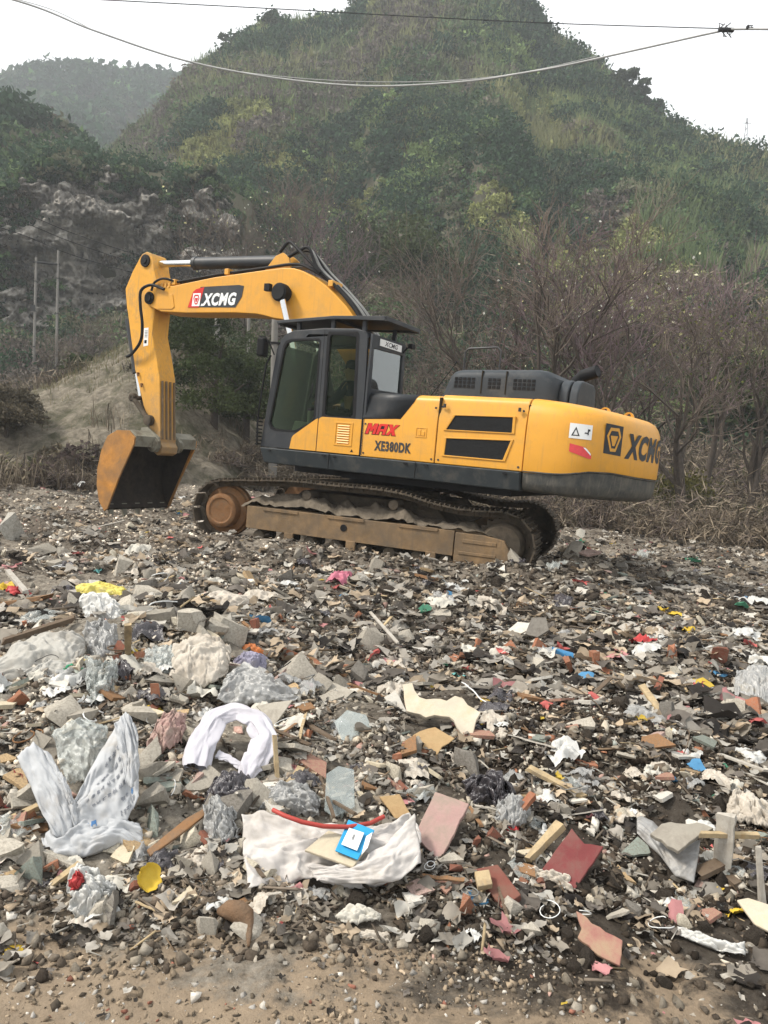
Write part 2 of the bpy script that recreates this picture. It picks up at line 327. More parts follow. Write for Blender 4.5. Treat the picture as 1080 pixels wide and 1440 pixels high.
def ground_material():
    m, n, l, b = _nt('dump_soil')
    g = n.new('ShaderNodeNewGeometry'); co = g.outputs['Position']
    big = _ramp(n, l, _noise(n, l, .9, 6, .65, co, .6), .38, .62)
    fine = _ramp(n, l, _noise(n, l, 22, 8, .75, co), .35, .68)
    c = _mixc(n, l, fine, (.022, .018, .014), (.140, .116, .092))
    c2 = _mixc(n, l, fine, (.075, .062, .049), (.31, .275, .225))
    c = _mixc(n, l, big, c, c2)
    v = n.new('ShaderNodeTexVoronoi'); v.inputs['Scale'].default_value = 55; l.new(co, v.inputs['Vector'])
    bits = _ramp(n, l, v.outputs['Distance'], .10, .22, (1, 1, 1), (0, 0, 0))
    cellc = _mixc(n, l, _noise(n, l, 9, 3, .6, co), (.05, .045, .04), (.42, .39, .35))
    mm = n.new('ShaderNodeMath'); mm.operation = 'MULTIPLY'; l.new(bits, mm.inputs[0]); mm.inputs[1].default_value = .55
    c = _mixc(n, l, mm.outputs[0], c, cellc)
    # tan wheel-rolled mud in the foreground, broken up by darker soil
    sp = n.new('ShaderNodeSeparateXYZ'); l.new(co, sp.inputs[0])
    mr = n.new('ShaderNodeMapRange'); l.new(sp.outputs[1], mr.inputs[0]); mr.inputs[1].default_value = 2.0; mr.inputs[2].default_value = 2.75; mr.inputs[3].default_value = .85; mr.inputs[4].default_value = -.15; mr.clamp = False
    nn = _noise(n, l, 1.7, 7, .7, co, .5)
    s = n.new('ShaderNodeMath'); s.operation = 'MULTIPLY_ADD'; l.new(nn, s.inputs[0]); s.inputs[1].default_value = 4.2; s.inputs[2].default_value = -2.15
    a = n.new('ShaderNodeMath'); a.operation = 'ADD'; l.new(s.outputs[0], a.inputs[0]); l.new(mr.outputs[0], a.inputs[1]); 
    f = _ramp(n, l, a.outputs[0], .35, .75)
    tan = _mixc(n, l, _noise(n, l, 14, 8, .7, co), (.15, .115, .082), (.40, .31, .215))
    c = _mixc(n, l, f, c, tan)
    dk = n.new('ShaderNodeMapRange'); l.new(sp.outputs[0], dk.inputs[0]); dk.inputs[1].default_value = -.2; dk.inputs[2].default_value = .6; dk.inputs[3].default_value = 0; dk.inputs[4].default_value = .75
    d2 = n.new('ShaderNodeMapRange'); l.new(sp.outputs[1], d2.inputs[0]); d2.inputs[1].default_value = 6.0; d2.inputs[2].default_value = 4.0; d2.inputs[3].default_value = 0; d2.inputs[4].default_value = 1
    d3 = n.new('ShaderNodeMath'); d3.operation = 'MULTIPLY'; l.new(dk.outputs[0], d3.inputs[0]); l.new(d2.outputs[0], d3.inputs[1])
    d4 = n.new('ShaderNodeMath'); d4.operation = 'MULTIPLY_ADD'; l.new(f, d4.inputs[0]); d4.inputs[1].default_value = -.8; d4.inputs[2].default_value = 1; d4.use_clamp = True
    d5 = n.new('ShaderNodeMath'); d5.operation = 'MULTIPLY'; l.new(d3.outputs[0], d5.inputs[0]); l.new(d4.outputs[0], d5.inputs[1])
    pl_ = n.new('ShaderNodeMapRange'); l.new(sp.outputs[0], pl_.inputs[0]); pl_.inputs[1].default_value = .1; pl_.inputs[2].default_value = -.7; pl_.inputs[3].default_value = 0; pl_.inputs[4].default_value = .65
    p2 = n.new('ShaderNodeMapRange'); l.new(sp.outputs[1], p2.inputs[0]); p2.inputs[1].default_value = 8.0; p2.inputs[2].default_value = 5.5; p2.inputs[3].default_value = 0; p2.inputs[4].default_value = 1
    p3 = n.new('ShaderNodeMath'); p3.operation = 'MULTIPLY'; l.new(pl_.outputs[0], p3.inputs[0]); l.new(p2.outputs[0], p3.inputs[1])
    p4 = n.new('ShaderNodeMath'); p4.operation = 'MULTIPLY'; l.new(p3.outputs[0], p4.inputs[0]); l.new(d4.outputs[0], p4.inputs[1])
    c = _mixc(n, l, p4.outputs[0], c, _mixc(n, l, fine, (.13, .115, .092), (.33, .30, .25)))      # pale mortar dust on the left of the heap
    c = _mixc(n, l, d5.outputs[0], c, (.026, .021, .017))      # damp black soil on the right of the heap
    l.new(c, b.inputs['Base Color']); b.inputs['Roughness'].default_value = .93; b.inputs['Specular IOR Level'].default_value = .08
    bp = n.new('ShaderNodeBump'); bp.inputs['Strength'].default_value = .8; bp.inputs['Distance'].default_value = .02
    l.new(_noise(n, l, 45, 9, .75, co), bp.inputs['Height']); l.new(bp.outputs[0], b.inputs['Normal'])
    return m
M['soil'] = ground_material()
def polar_grid(name, az, rr, zf, mat, col=None):
    A, Rr = np.meshgrid(np.radians(az), rr, indexing='ij'); X = np.sin(A) * Rr; Y = np.cos(A) * Rr; Z = zf(X, Y)
    na, nr = A.shape; V = np.stack([X, Y, Z], -1).reshape(-1, 3)
    i = np.arange(na - 1)[:, None] * nr + np.arange(nr - 1)[None]; i = i.ravel()
    F = np.stack([i, i + 1, i + nr + 1, i + nr], -1)
    return raw_mesh(name, V, F[:, ::-1], mat, col, True)
tag(polar_grid('ground', np.linspace(-58, 58, 620), np.geomspace(.5, 46, 640), ground_z, M['soil']), kind='structure')
M['terrain'] = pmat('terrain_soil', (.11, .10, .08), .95, .35, .12, bump=.5, bscale=2)
b_ = MB(); b_.add([(-370, -60, -3), (370, -60, -3), (370, 440, -3), (-370, 440, -3)], [(0, 1, 2, 3)]); tag(b_.build('terrain', M['terrain'], recalc=False), kind='structure')

# ------------------------------------------------------------------ excavator
def m4(R, T): return Matrix([[*R[0], T[0]], [*R[1], T[1]], [*R[2], T[2]], [0, 0, 0, 1]])
ex = empty('excavator', m4(EX_R, EX_T))
tag(ex, 'yellow crawler excavator with dark grey cab, standing on the rubble', 'excavator')
def side(y):        # near side plane: (x,z,w) -> point at y+w
    return lambda u, v, w: (u, y + w, v)

# --- undercarriage
def track_points():
    ic, sc_, r = (2.09, .50), (-2.07, .49), .40; pts = []
    top = [(2.09, .90), (1.5, .955), (.95, 1.0), (.35, 1.0), (-.35, 1.01), (-.72, .985), (-1.1, .90), (-1.45, .86), (-1.75, .865), (-2.07, .89)]
    tx = [p[0] for p in top][::-1]; tz = [p[1] for p in top][::-1]
    for k in range(60): x = -2.07 + 4.16 * k / 60; pts.append((x, .09 + .01 * math.cos(x)))
    for k in range(30): a = -math.pi / 2 + math.pi * k / 30; pts.append((ic[0] + r * math.cos(a), ic[1] + r * math.sin(a)))
    for k in range(60): x = 2.09 - 4.16 * k / 60; pts.append((x, float(np.interp(x, tx, tz))))
    for k in range(30): a = math.pi / 2 + math.pi * k / 30; pts.append((sc_[0] + r * math.cos(a), sc_[1] + r * math.sin(a)))
    return np.array(pts)
def make_track(s):
    """s=+1 the near track, -1 the far one; built in the undercarriage's own axes"""
    yc = 1.3 * s; yo = yc + .30 * s; yi = yc - .30 * s
    f = MB()
    y0, y1 = sorted((yc - .2, yc + .2))
    f.prism([(1.66, .30), (1.66, .625), (.9, .63), (.3, .62), (-1.2, .62), (-1.45, .64), (-2.0, .62), (-2.2, .5), (-2.2, .30), (-2.05, .12), (-1.5, .10), (-1.5, .27), (-.9, .285), (.9, .295)], y0, y1)
    yf0, yf1 = sorted((yc + .2 * s, yc + .285 * s))
    f.prism([(1.64, .30), (1.64, .62), (-1.45, .615), (-1.45, .28)], yf0, yf1)                       # outer web
    f.prism([(-1.47, .10), (-1.47, .60), (-1.85, .60), (-2.12, .56), (-2.22, .40), (-2.12, .14)], yf0, yf1 + .03 * s if s > 0 else yf1)
    for xx in (-.95, .1, 1.1): f.box((xx, yc + .293 * s, .60), (.55, .014, .05))
    f.box((-1.78, yc + .31 * s, .34), (.5, .03, .04)); f.box((-1.8, yc + .31 * s, .5), (.45, .03, .05))
    fo = f.build('track_frame', M['trackframe'], ex, bevel=.012)
    fo.rotation_euler = (0, 0, R_(TR_YAW))
    h = MB(); h.cyl((.12, yc + .28 * s, .47), (.12, yc + .291 * s, .47), .05, 14); h.build('pin_hole', M['black'], fo)
    # belt
    P = track_points(); P = np.vstack([P, P[:1]]); seg = np.linalg.norm(np.diff(P, axis=0), axis=1); L = np.concatenate([[0], np.cumsum(seg)])
    n = 52; b = MB(); step = L[-1] / n
    for k in range(n):
        a0, a1 = (k * step) % L[-1], ((k + .96) * step) % L[-1]
        p = np.array([np.interp(a0, L, P[:, 0]), np.interp(a0, L, P[:, 1])]); q = np.array([np.interp(a1, L, P[:, 0]), np.interp(a1, L, P[:, 1])])
        t = (q - p) / np.linalg.norm(q - p); nrm = np.array([t[1], -t[0]])      # outward (path runs bottom -> front -> top)
        c = (p + q) / 2; ln = np.linalg.norm(q - p)
        rot = Matrix(((t[0], 0, -nrm[0]), (0, 1, 0), (t[1], 0, -nrm[1]))).to_3x3()
        def put(along, out, y, sx, sy, sz): pp = c + t * along + nrm * out; b.box((pp[0], yc + y, pp[1]), (sx, sy, sz), rot)
        jit = random.uniform(-.004, .004)
        put(0, .045 + jit, 0, ln * .98, .60, .022)
        for g in (-.36, 0, .36): put(g * ln, .066 + jit, 0, .018, .58, .030)
        for yy in (-.09, .09): put(0, 0, yy, ln * 1.02, .045, .085)
        put(-.3 * ln, -.0, 0, .05, .25, .04)
    bo = b.build('track_belt', M['track'], ex, smooth_deg=0); bo.rotation_euler = (0, 0, R_(TR_YAW))
    def round_part(name, c, prof, mat, n=28):
        q = MB(); q.lathe(c, (0, s, 0), prof, n); o = q.build(name, mat, fo, bevel=.006); return o
    round_part('idler', (2.09, yc, .50), [(-.14, .2), (-.13, .34), (-.06, .36), (-.05, .39), (.05, .39), (.06, .36), (.10, .35), (.115, .30), (.12, .26), (.25, .25), (.262, .235), (.27, .19), (.255, .17), (.25, .05)], M['rust'])
    q = MB()
    prof = []
    for k in range(42):
        a = 2 * math.pi * k / 42; r = .39 if k % 2 == 0 else .335; prof.append((-2.07 + r * math.cos(a), .49 + r * math.sin(a)))
    q.prism(prof, yc - .04, yc + .04); q.lathe((-2.07, yc, .49), (0, s, 0), [(0, .30), (.18, .29), (.245, .25), (.25, .08)], 28)
    q.build('sprocket', M['track'], fo, bevel=.004)
    for k in range(8):
        x = -1.35 + k * .40; round_part('track_roller', (x, yc, .20), [(-.2, .07), (-.16, .09), (-.08, .10), (-.07, .075), (.07, .075), (.08, .10), (.16, .10), (.24, .085), (.25, .04)], M['track'], 18)
    g = MB()
    for x in (-1.15, .0, .95): g = MB(); g.box((x, yc + .27 * s, .20), (.14, .05, .20)); g.box((x, yc + .27 * s, .105), (.3, .05, .05)); g.build('track_guard', M['trackframe'], fo, bevel=.008)
    
    for x in (-.55, .75): round_part('carrier_roller', (x, yc, .86), [(-.1, .06), (-.05, .075), (.05, .075), (.22, .07), (.225, .03)], M['track'], 16)
    # caked mud lying on the frame
    nx, ny = 90, 14; V = []; 
    X = np.linspace(1.75, -1.95, nx); Yv = np.linspace(-.27, .27, ny)
    XX, YY = np.meshgrid(X, Yv, indexing='ij')
    env = np.clip(1 - (YY / .29) ** 2, 0, 1) ** .5
    lim = np.interp(XX, [-2.0, -1.5, -1.1, -.6, 0, .9, 1.5, 1.75], [.05, .17, .20, .27, .28, .24, .2, .02])
    ZZ = .60 + env * lim * (.62 + .9 * fbm(XX * 3.1 + 5 * s, YY * 5, 77, 4)) + .05 * fbm(XX * 14, YY * 14, 79, 3)
    ZZ = np.minimum(ZZ, .60 + lim * 1.05)
    V = np.stack([XX, YY + yc, ZZ], -1).reshape(-1, 3)
    i = (np.arange(nx - 1)[:, None] * ny + np.arange(ny - 1)[None]).ravel()
    F = np.stack([i, i + 1, i + ny + 1, i + ny], -1)
    mo = raw_mesh('caked_mud', V, F, M['mudpile'], None, True, fo)
    return fo
make_track(1); make_track(-1)
c = MB(); c.prism([(-1.1, .5), (-1.3, .62), (-1.0, .9), (1.0, .9), (1.3, .62), (1.1, .5)], -1.1, 1.1); c.cyl((0, 0, .9), (0, 0, 1.02), .78, 40)
co = c.build('undercarriage', M['track'], ex, bevel=.02); co.rotation_euler = (0, 0, R_(TR_YAW))
c = MB(); c.cyl((0, 0, 1.02), (0, 0, 1.235), .66, 40); c.box((-1.1, 0, 1.19), (2.6, 2.3, .10)); c.box((.5, -.2, 1.19), (1.6, 2.0, .1)); c.build('swing_bearing', M['black'], ex)

# --- house
HX0, HX1, HX2, HX3 = -.265, -1.415, -2.625, -3.95
def skirt(y0, y1):
    k = MB(); k.prism([(1.46, 1.475), (1.40, 1.25), (-2.615, 1.235), (-2.615, 1.475)], y0, y1); return k
sk = skirt(1.18, 1.50); sk.v = [(x, (y - .05 if (y > 1.4 and z < 1.3) else y), z) for x, y, z in sk.v]
so = sk.build('side_skirt', M['skirt'], ex, bevel=.018)
t = MB()
for x in (1.27, .30, .12, -1.02, -1.32, -2.42): t.box((x, 1.502, 1.44), (.055, .012, .022))
for x in (.21, -1.17): t.box((x, 1.5, 1.365), (.008, .012, .21))
t.build('skirt_fastener', M['black'], so)
skirt(-1.50, -1.2).build('side_skirt', M['skirt'], ex, bevel=.018)
h = MB(); h.box((-.6, 0, 1.42), (4.0, 2.3, .1)); h.build('deck', M['dark'], ex)
def flank(x0, x1, ztop, y0, y1, z0=1.48, r=.10):
    """house box between x0>x1, its upper outer edge rounded"""
    s = 1 if y1 > 0 else -1
    prof = [(y0, z0), (y1, z0), (y1, ztop - .34)]
    for k in range(7): a = math.pi / 2 * k / 6; prof.append((y1 - s * (.05 + r - r * math.cos(a)) + s * .05 * (1 - k / 6) * 0, ztop - r + r * math.sin(a) - .0))
    prof += [(y0, ztop + .015)]
    q = MB(); q.prism(prof, x1, x0, 'x'); return q
hb = flank(HX0 - .006, HX1 + .006, 2.365, .2, 1.45).build('engine_house', M['yellow'], ex, bevel=.012)
dv = flank(HX1 - .006, HX2 + .006, 2.385, .2, 1.45)
dr = dv.build('engine_door', M['yellow'], ex, bevel=.012)
flank(HX0 - .006, HX2 + .006, 2.38, -.1, -1.45).build('engine_house', M['yellow'], ex, bevel=.012)
s_ = MB(); s_.box((-1.42, .6, 1.92), (.03, 1.66, .84)); s_.box((-2.625, .0, 1.9), (.03, 2.8, .8)); s_.box((-1.4, 0, 2.3), (2.3, .5, .1)); s_.build('inner_wall', M['seam'], ex)
# seam shadows are real gaps; grille recesses
for loop in ([(-1.55, 1.93), (-1.66, 2.115), (-2.44, 2.135), (-2.445, 1.945)], [(-1.555, 1.60), (-1.565, 1.815), (-2.44, 1.845), (-2.36, 1.60)]):
    cxm = sum(p[0] for p in loop) / 4; czm = sum(p[1] for p in loop) / 4
    rim = [(cxm + (u - cxm) * 1.06 + (.012 if u > cxm else -.012), czm + (v - czm) * 1.16) for u, v in loop]
    g = MB(); g.plate([rim, loop], side(1.463), .03); fr = g.build('grille_frame', M['yellow'], dr, bevel=.006)
    g = MB(); g.plate([loop], side(1.4535), .01); g.build('grille', M['mesh'], fr)
# dark corner cap behind the cab
g = MB()
pr_ = [(1.452, 2.005), (1.452, 2.025)] + [(1.45 - (.15 - .1 * math.cos(math.pi / 2 * k / 6)) + .006, 2.265 + .1 * math.sin(math.pi / 2 * k / 6) + .005) for k in range(7)] + [(.3, 2.386)]
xe = [-.80, -.86] + [-1.02 - .01 * k for k in range(7)] + [-1.10]
vs = [(-.268, y, z - (.012 if k == 0 else 0)) for k, (y, z) in enumerate(pr_)] + [(xe[k], y + .0005, z + (.02 if k == 0 else 0)) for k, (y, z) in enumerate(pr_)]; n_ = len(pr_)
g.add(vs, [(k, k + 1, n_ + k + 1, n_ + k) for k in range(n_ - 1)]); cc_ = g.build('corner_cap', M['dark'], ex, smooth_deg=40, recalc=False)
md = cc_.modifiers.new('solid', 'SOLIDIFY'); md.thickness = .004; md.offset = 1
g = MB()
for x, z in ((-.32, 1.53), (-.32, 1.93), (-1.37, 1.53), (-1.37, 2.2), (-1.47, 1.53), (-1.47, 2.22), (-2.57, 1.53), (-2.57, 2.22)): g.cyl((x, 1.44, z), (x, 1.456, z), .014, 10)
g.build('panel_bolt', M['dark'], ex)
for x in (-1.50, -2.52): g = MB(); g.box((x, 1.462, 2.235), (.03, .03, .05)); g.build('door_hinge', M['dark'], dr, bevel=.004)
# latch, louvre
g = MB(); g.plate([[(-1.10, 1.80), (-1.10, 1.935), (-1.27, 1.935), (-1.27, 1.80)], [(-1.12, 1.815), (-1.12, 1.92), (-1.25, 1.92), (-1.25, 1.815)]], side(1.456), .012)
g.box((-1.16, 1.452, 1.865), (.045, .012, .085)); g.box((-1.215, 1.452, 1.855), (.05, .012, .06)); g.build('door_latch', M['yellow'], hb, bevel=.003)

# --- counterweight
half = [(-2.632, 1.45), (-3.02, 1.445), (-3.22, 1.40), (-3.42, 1.28), (-3.60, 1.08), (-3.76, .80), (-3.87, .48), (-3.935, .18), (-3.95, 0)]
plan = half + [(x, -y) for x, y in half[-2::-1]]
def refine(poly, it=2):
    for _ in range(it):
        q = [poly[0]]
        for a, b in zip(poly[:-1], poly[1:]): q += [(.75 * a[0] + .25 * b[0], .75 * a[1] + .25 * b[1]), (.25 * a[0] + .75 * b[0], .25 * a[1] + .75 * b[1])]
        poly = q + [poly[-1]]
    return poly
PL = np.array(refine(plan)); _sg = np.concatenate([[0], np.cumsum(np.linalg.norm(np.diff(PL, axis=0), axis=1))])
_tan = np.gradient(PL, axis=0); _nrm = np.stack([-_tan[:, 1], _tan[:, 0]], -1); _nrm /= np.linalg.norm(_nrm, axis=1)[:, None]
if (_nrm[len(PL) // 2] @ np.array([-1, 0])) < 0: _nrm = -_nrm
def bound(s):       # height of the yellow/grey boundary along the perimeter
    s = np.minimum(s, _sg[-1] - s); return np.interp(s, [0, .35, .55, .8, 1.1, 1.6, 2.6], [1.475, 1.475, 1.50, 1.555, 1.565, 1.53, 1.50])
def zdrop(P): return .15 * np.clip((-2.63 - P[:, 0]) / 1.32, 0, 1) ** 1.3
def cw_rows(levels, fz):
    rows = []
    for z, ins in levels:
        P = PL - _nrm * ins; rows.append(np.stack([np.minimum(P[:, 0], -2.632), P[:, 1], fz(z, P)], -1))
    return rows
def loft(rows, name, mat, parent, captop=True, bevel=0):
    q = MB(); n = len(rows[0])
    vs = [p for r in rows for p in r]; fs = [(i * n + j, i * n + j + 1, (i + 1) * n + j + 1, (i + 1) * n + j) for i in range(len(rows) - 1) for j in range(n - 1)]
    k = len(rows)
    fs += [tuple(range(n)), tuple(range((k - 1) * n, k * n))]
    fs += [(i * n, (i + 1) * n, (i + 1) * n + n - 1, i * n + n - 1) for i in range(k - 1)]
    q.add(vs, fs); return q.build(name, mat, parent, smooth_deg=50)
B = bound(_sg)
up = [(0, .0), (.02, -.004), (.25, -.006), (.6, -.002), (.78, .018), (.88, .05), (.95, .10), (.985, .17), (1.0, .28)]
cw = loft(cw_rows(up, lambda z, P: B + (2.40 - zdrop(P) - B) * z), 'counterweight', M['yellow'], ex)
lo = [(0, .16), (.06, .10), (.18, .045), (.5, .02), (.93, .008), (.97, -.012), (1.0, -.012)]
loft(cw_rows(lo, lambda z, P: 1.235 - .03 * np.clip((-2.63 - P[:, 0]) / 1.3, 0, 1) + (B + .004 - 1.22) * z), 'lower_guard', M['cwgrey'], cw)
def cwpt(s, z, off):
    i = np.interp(s, _sg, np.arange(len(PL))); k = int(min(i, len(PL) - 2)); f = i - k
    p = PL[k] * (1 - f) + PL[k + 1] * f; nn = _nrm[k] * (1 - f) + _nrm[k + 1] * f; nn = nn / np.linalg.norm(nn)
    p = p + nn * (off + .006); return (p[0], p[1], z)
for x, y in ((-3.30, .42), (-3.46, -.25)):
    g = MB(); a = [( .075 * math.cos(math.pi * k / 10), .085 * math.sin(math.pi * k / 10)) for k in range(11)]
    g.plate([[(u * .95, v * .9 + .0) for u, v in a], [(u * .4, v * .4 + .02) for u, v in a]], lambda u, v, w, x=x, y=y: (x + u, y + w, 2.32 + v), .05)
    g.build('lifting_lug', M['yellow'], cw, bevel=.005)

# --- engine hood
g = MB()
pr = [(-1.20, 2.38), (-1.30, 2.67), (-1.36, 2.735), (-1.48, 2.765), (-2.55, 2.79), (-2.68, 2.77), (-2.76, 2.70), (-2.79, 2.60), (-2.80, 2.38)]
ring = lambda y, d: [(x + (.0 if abs(x + 2) < .6 else (d if x < -2 else -d)), y, z - (d if z > 2.45 else 0)) for x, z in pr]
rows = [ring(1.03, .12), ring(1.02, .06), ring(.99, .025), ring(.92, 0), ring(-.55, 0), ring(-.62, .03), ring(-.64, .1)]
n = len(pr); vs = [p for r in rows for p in r]
fs = [(i * n + j, i * n + (j + 1) % n, (i + 1) * n + (j + 1) % n, (i + 1) * n + j) for i in range(len(rows) - 1) for j in range(n)] + [tuple(range(n)), tuple(range((len(rows) - 1) * n, len(rows) * n))]
g.add(vs, fs); hd = g.build('engine_hood', M['hood'], ex, smooth_deg=40, bevel=.01)
g = MB()
for a, b in ((-2.80, -2.93), (-2.945, -3.06)):
    zt = 2.70 if a > -3 else 2.61
    g.prism([(.90, 2.30), (.88, zt - .18), (.83, zt - .08), (.75, zt - .025), (.64, zt), (.15, zt), (.04, zt - .06), (.0, 2.30)], b, a, 'x')
g.build('hood_segment', M['hood'], hd, bevel=.03, seg=4)
g = MB()
for x0, cols in ((-1.40, 5), (-1.885, 3), (-2.235, 5)):
    for i in range(cols):
        for j in range(3):
            if cols == 5 and i == 4 and False: continue
            g.box((x0 - .03 - i * .062, 1.031, 2.535 + j * .05), (.044, .012, .036))
g.build('hood_vent', M['black'], hd)
g = MB()
for x in (-1.80, -2.14): g.box((x, 1.0, 2.6), (.012, .075, .30))
g.build('hood_seam', M['seam'], hd)
g = MB(); p0 = Vector((-2.72, -.05, 2.62)); g.tube([p0, (-2.77, -.04, 2.78), (-2.84, -.02, 2.84), (-3.05, .03, 2.905)], [.085, .085, .085, .085], 16, caps=False)
g.tube([(-3.05, .03, 2.905), (-2.85, -.02, 2.845)], [.078, .078], 16, caps=True); g.build('exhaust_pipe', M['black'], ex)
g = MB(); g.tube([(-.56, -1.15, 2.4), (-.54, -1.15, 3.30), (-.60, -1.15, 3.36), (-1.1, -1.15, 3.385), (-1.16, -1.15, 3.33), (-1.17, -1.15, 2.4)], .018, 8); g.build('handrail', M['dark'], ex)
g = MB(); g.tube([(-1.03, 1.0, 2.36), (-1.08, .95, 2.46), (-1.32, .9, 2.82), (-1.35, .9, 2.88)], [.006, .006, .006, .012], 6); g.build('antenna', M['black'], ex)

# --- cab
CY0, CY1 = .45, 1.45
outline = [(1.49, 1.485), (1.455, 1.75), (1.31, 2.93), (1.25, 3.06), (1.16, 3.15), (1.03, 3.195), (.5, 3.225), (-.05, 3.22), (-.17, 3.19), (-.235, 3.11), (-.26, 2.5), (-.262, 1.485)]
w1 = [(1.335, 1.86), (1.29, 1.785), (1.2, 1.76), (.87, 1.765), (.59, 1.90), (.56, 1.97), (.56, 3.03), (.60, 3.06), (1.02, 3.05), (1.12, 3.02), (1.17, 2.94)]
w2 = [(.37, 2.03), (.385, 3.10), (.36, 3.14), (-.03, 3.14), (-.055, 3.10), (-.10, 2.04), (-.07, 2.01), (.33, 2.005)]
g = MB(); g.plate([outline, w1, w2], side(CY1), .045)
cab = g.build('cab', M['dark'], ex, bevel=.008)
g = MB(); g.plate([outline, [(1.3, 1.9), (.1, 1.9), (-.12, 2.1), (-.1, 3.1), (1.12, 3.08), (1.18, 2.9)]], side(CY0 + .045), .045)
# rear wall with window, roof, front frame, floor
RW = [(.53, 2.44), (1.36, 2.42), (1.37, 2.97), (.54, 2.99)]
g.plate([[(.45, 1.49), (1.45, 1.49), (1.45, 2.5), (1.425, 3.16), (.475, 3.16), (.45, 2.5)], RW], lambda u, v, w: (-.264 - w - .045, u, v), .04)
g.prism([(1.1, 3.16), (1.03, 3.20), (.5, 3.235), (-.05, 3.23), (-.2, 3.185), (-.25, 3.10), (-.2, 3.10), (.5, 3.15), (1.0, 3.13)], CY0 + .01, CY1 - .01)
for y in (CY0 + .04, CY1 - .075): g.tube([(1.455, y, 1.5), (1.44, y, 1.75), (1.295, y, 2.93), (1.2, y, 3.08), (1.02, y, 3.16)], .035, 8)
g.box((1.44, .95, 1.6), (.06, .95, .23)); g.box((.6, .95, 1.50), (1.7, .96, .03)); g.box((1.15, .95, 3.10), (.08, .9, .06))
g.build('cab_shell', M['dark'], cab, bevel=.01)
def pane(name, loop, y, mat): q = MB(); q.plate([loop], side(y), .006); return q.build(name, mat, cab, recalc=True)
pane('door_window', w1, CY1 - .02, M['glass']); pane('side_window', w2, CY1 - .02, M['glass'])
g = MB(); g.plate([RW], lambda u, v, w: (-.285 - w, u, v), .006); g.build('rear_window', M['glass_rear'], cab)
g = MB(); g.plate([[(.53, 1.72), (1.4, 1.72), (1.4, 3.0), (.53, 3.0)]], lambda u, v, w: (1.475 - (v - 1.6) * .118 + w, u, v), .006); g.build('windshield', M['glass'], cab)
# door seam, window frames, trims
g = MB(); g.plate([[(.475, 1.49), (.475, 3.205), (.485, 3.205), (.485, 1.49)]], side(CY1 + .0012), .004); g.plate([[(-.05, 1.985), (.44, 1.985), (.44, 1.993), (-.05, 1.993)]], side(CY1 + .0012), .004); g.build('door_seam', M['black'], cab)
def ringof(loop, k):
    cx_ = sum(p[0] for p in loop) / len(loop); cz_ = sum(p[1] for p in loop) / len(loop)
    return [(u + (k if u > cx_ else -k), v + (k if v > cz_ else -k)) for u, v in loop]
for w_, k in ((w1, .03), (w2, .045)):
    g = MB(); g.plate([ringof(w_, k), w_], side(CY1 + .004), .012); g.build('window_seal', M['black'], cab)
g = MB(); g.tube([(.64, 1.462, 2.25), (.62, 1.475, 2.27), (.60, 1.475, 2.42), (.61, 1.462, 2.44)], .012, 6); g.box((.63, 1.46, 2.08), (.07, .02, .04)); g.build('door_handle', M['black'], cab)
# yellow lower panels
g = MB(); g.plate([[(.475, 1.49), (.475, 1.96), (.52, 1.94), (.89, 1.69), (.915, 1.655), (.945, 1.49)]], side(CY1 + .008), .02); g.build('door_panel', M['yellow'], cab, bevel=.004)
g = MB(); g.plate([[(-.255, 1.49), (-.255, 1.985), (.40, 1.985), (.44, 1.97), (.462, 1.95), (.462, 1.49)]], side(CY1 + .008), .02)
lp = g.build('lower_panel', M['yellow'], cab, bevel=.004)
g = MB(); g.plate([[(.175, 1.60), (.175, 1.93), (-.125, 1.93), (-.125, 1.60)], [(.15, 1.62), (.15, 1.91), (-.10, 1.91), (-.10, 1.62)]], side(CY1 + .016), .012)
for k in range(8): g.box((.025, CY1 + .01, 1.642 + k * .034), (.2, .012, .018), Matrix.Rotation(R_(30), 3, 'X'))
g.build('louvre', M['yellow'], lp, bevel=.003)
g = MB(); g.plate([[(-.11, 1.525), (-.16, 1.525), (-.135, 1.565)]], side(CY1 + .0105), .004); g.build('warning_triangle', M['black'], lp)
# roof guard
g = MB()
gz = lambda x: 3.40 if x < .4 else 3.40 - (x - .4) * .06
for y in (.42, 1.42): g.prism([(1.34, 3.30), (1.36, 3.345), (.35, 3.405), (-.47, 3.395), (-.49, 3.33), (.35, 3.36)], y - .03, y + .03)
for x in (1.32, .38, -.46): g.box((x, .92, gz(x) - .03), (.06, 1.0, .06))
g.prism([(1.33, 3.325), (1.34, 3.348), (.36, 3.404), (-.45, 3.396), (-.45, 3.37), (.36, 3.378)], .45, 1.39)
for x, y in ((1.0, .5), (1.0, 1.36), (-.12, .5), (-.12, 1.36), (.4, 1.36)): g.box((x, y, 3.27), (.06, .05, .2))
g.build('roof_guard', M['dark'], cab, bevel=.006)
g = MB(); g.tube([(-.30, .55, 3.02), (-.36, .53, 3.10), (-.40, .5, 3.12)], .015, 6); g.box((-.42, .5, 3.13), (.07, .1, .07)); g.build('work_light', M['black'], cab, bevel=.008)
g = MB(); g.box((-.318, .93, 3.075), (.012, .62, .095)); sg = g.build('name_sign', M['white'], cab)
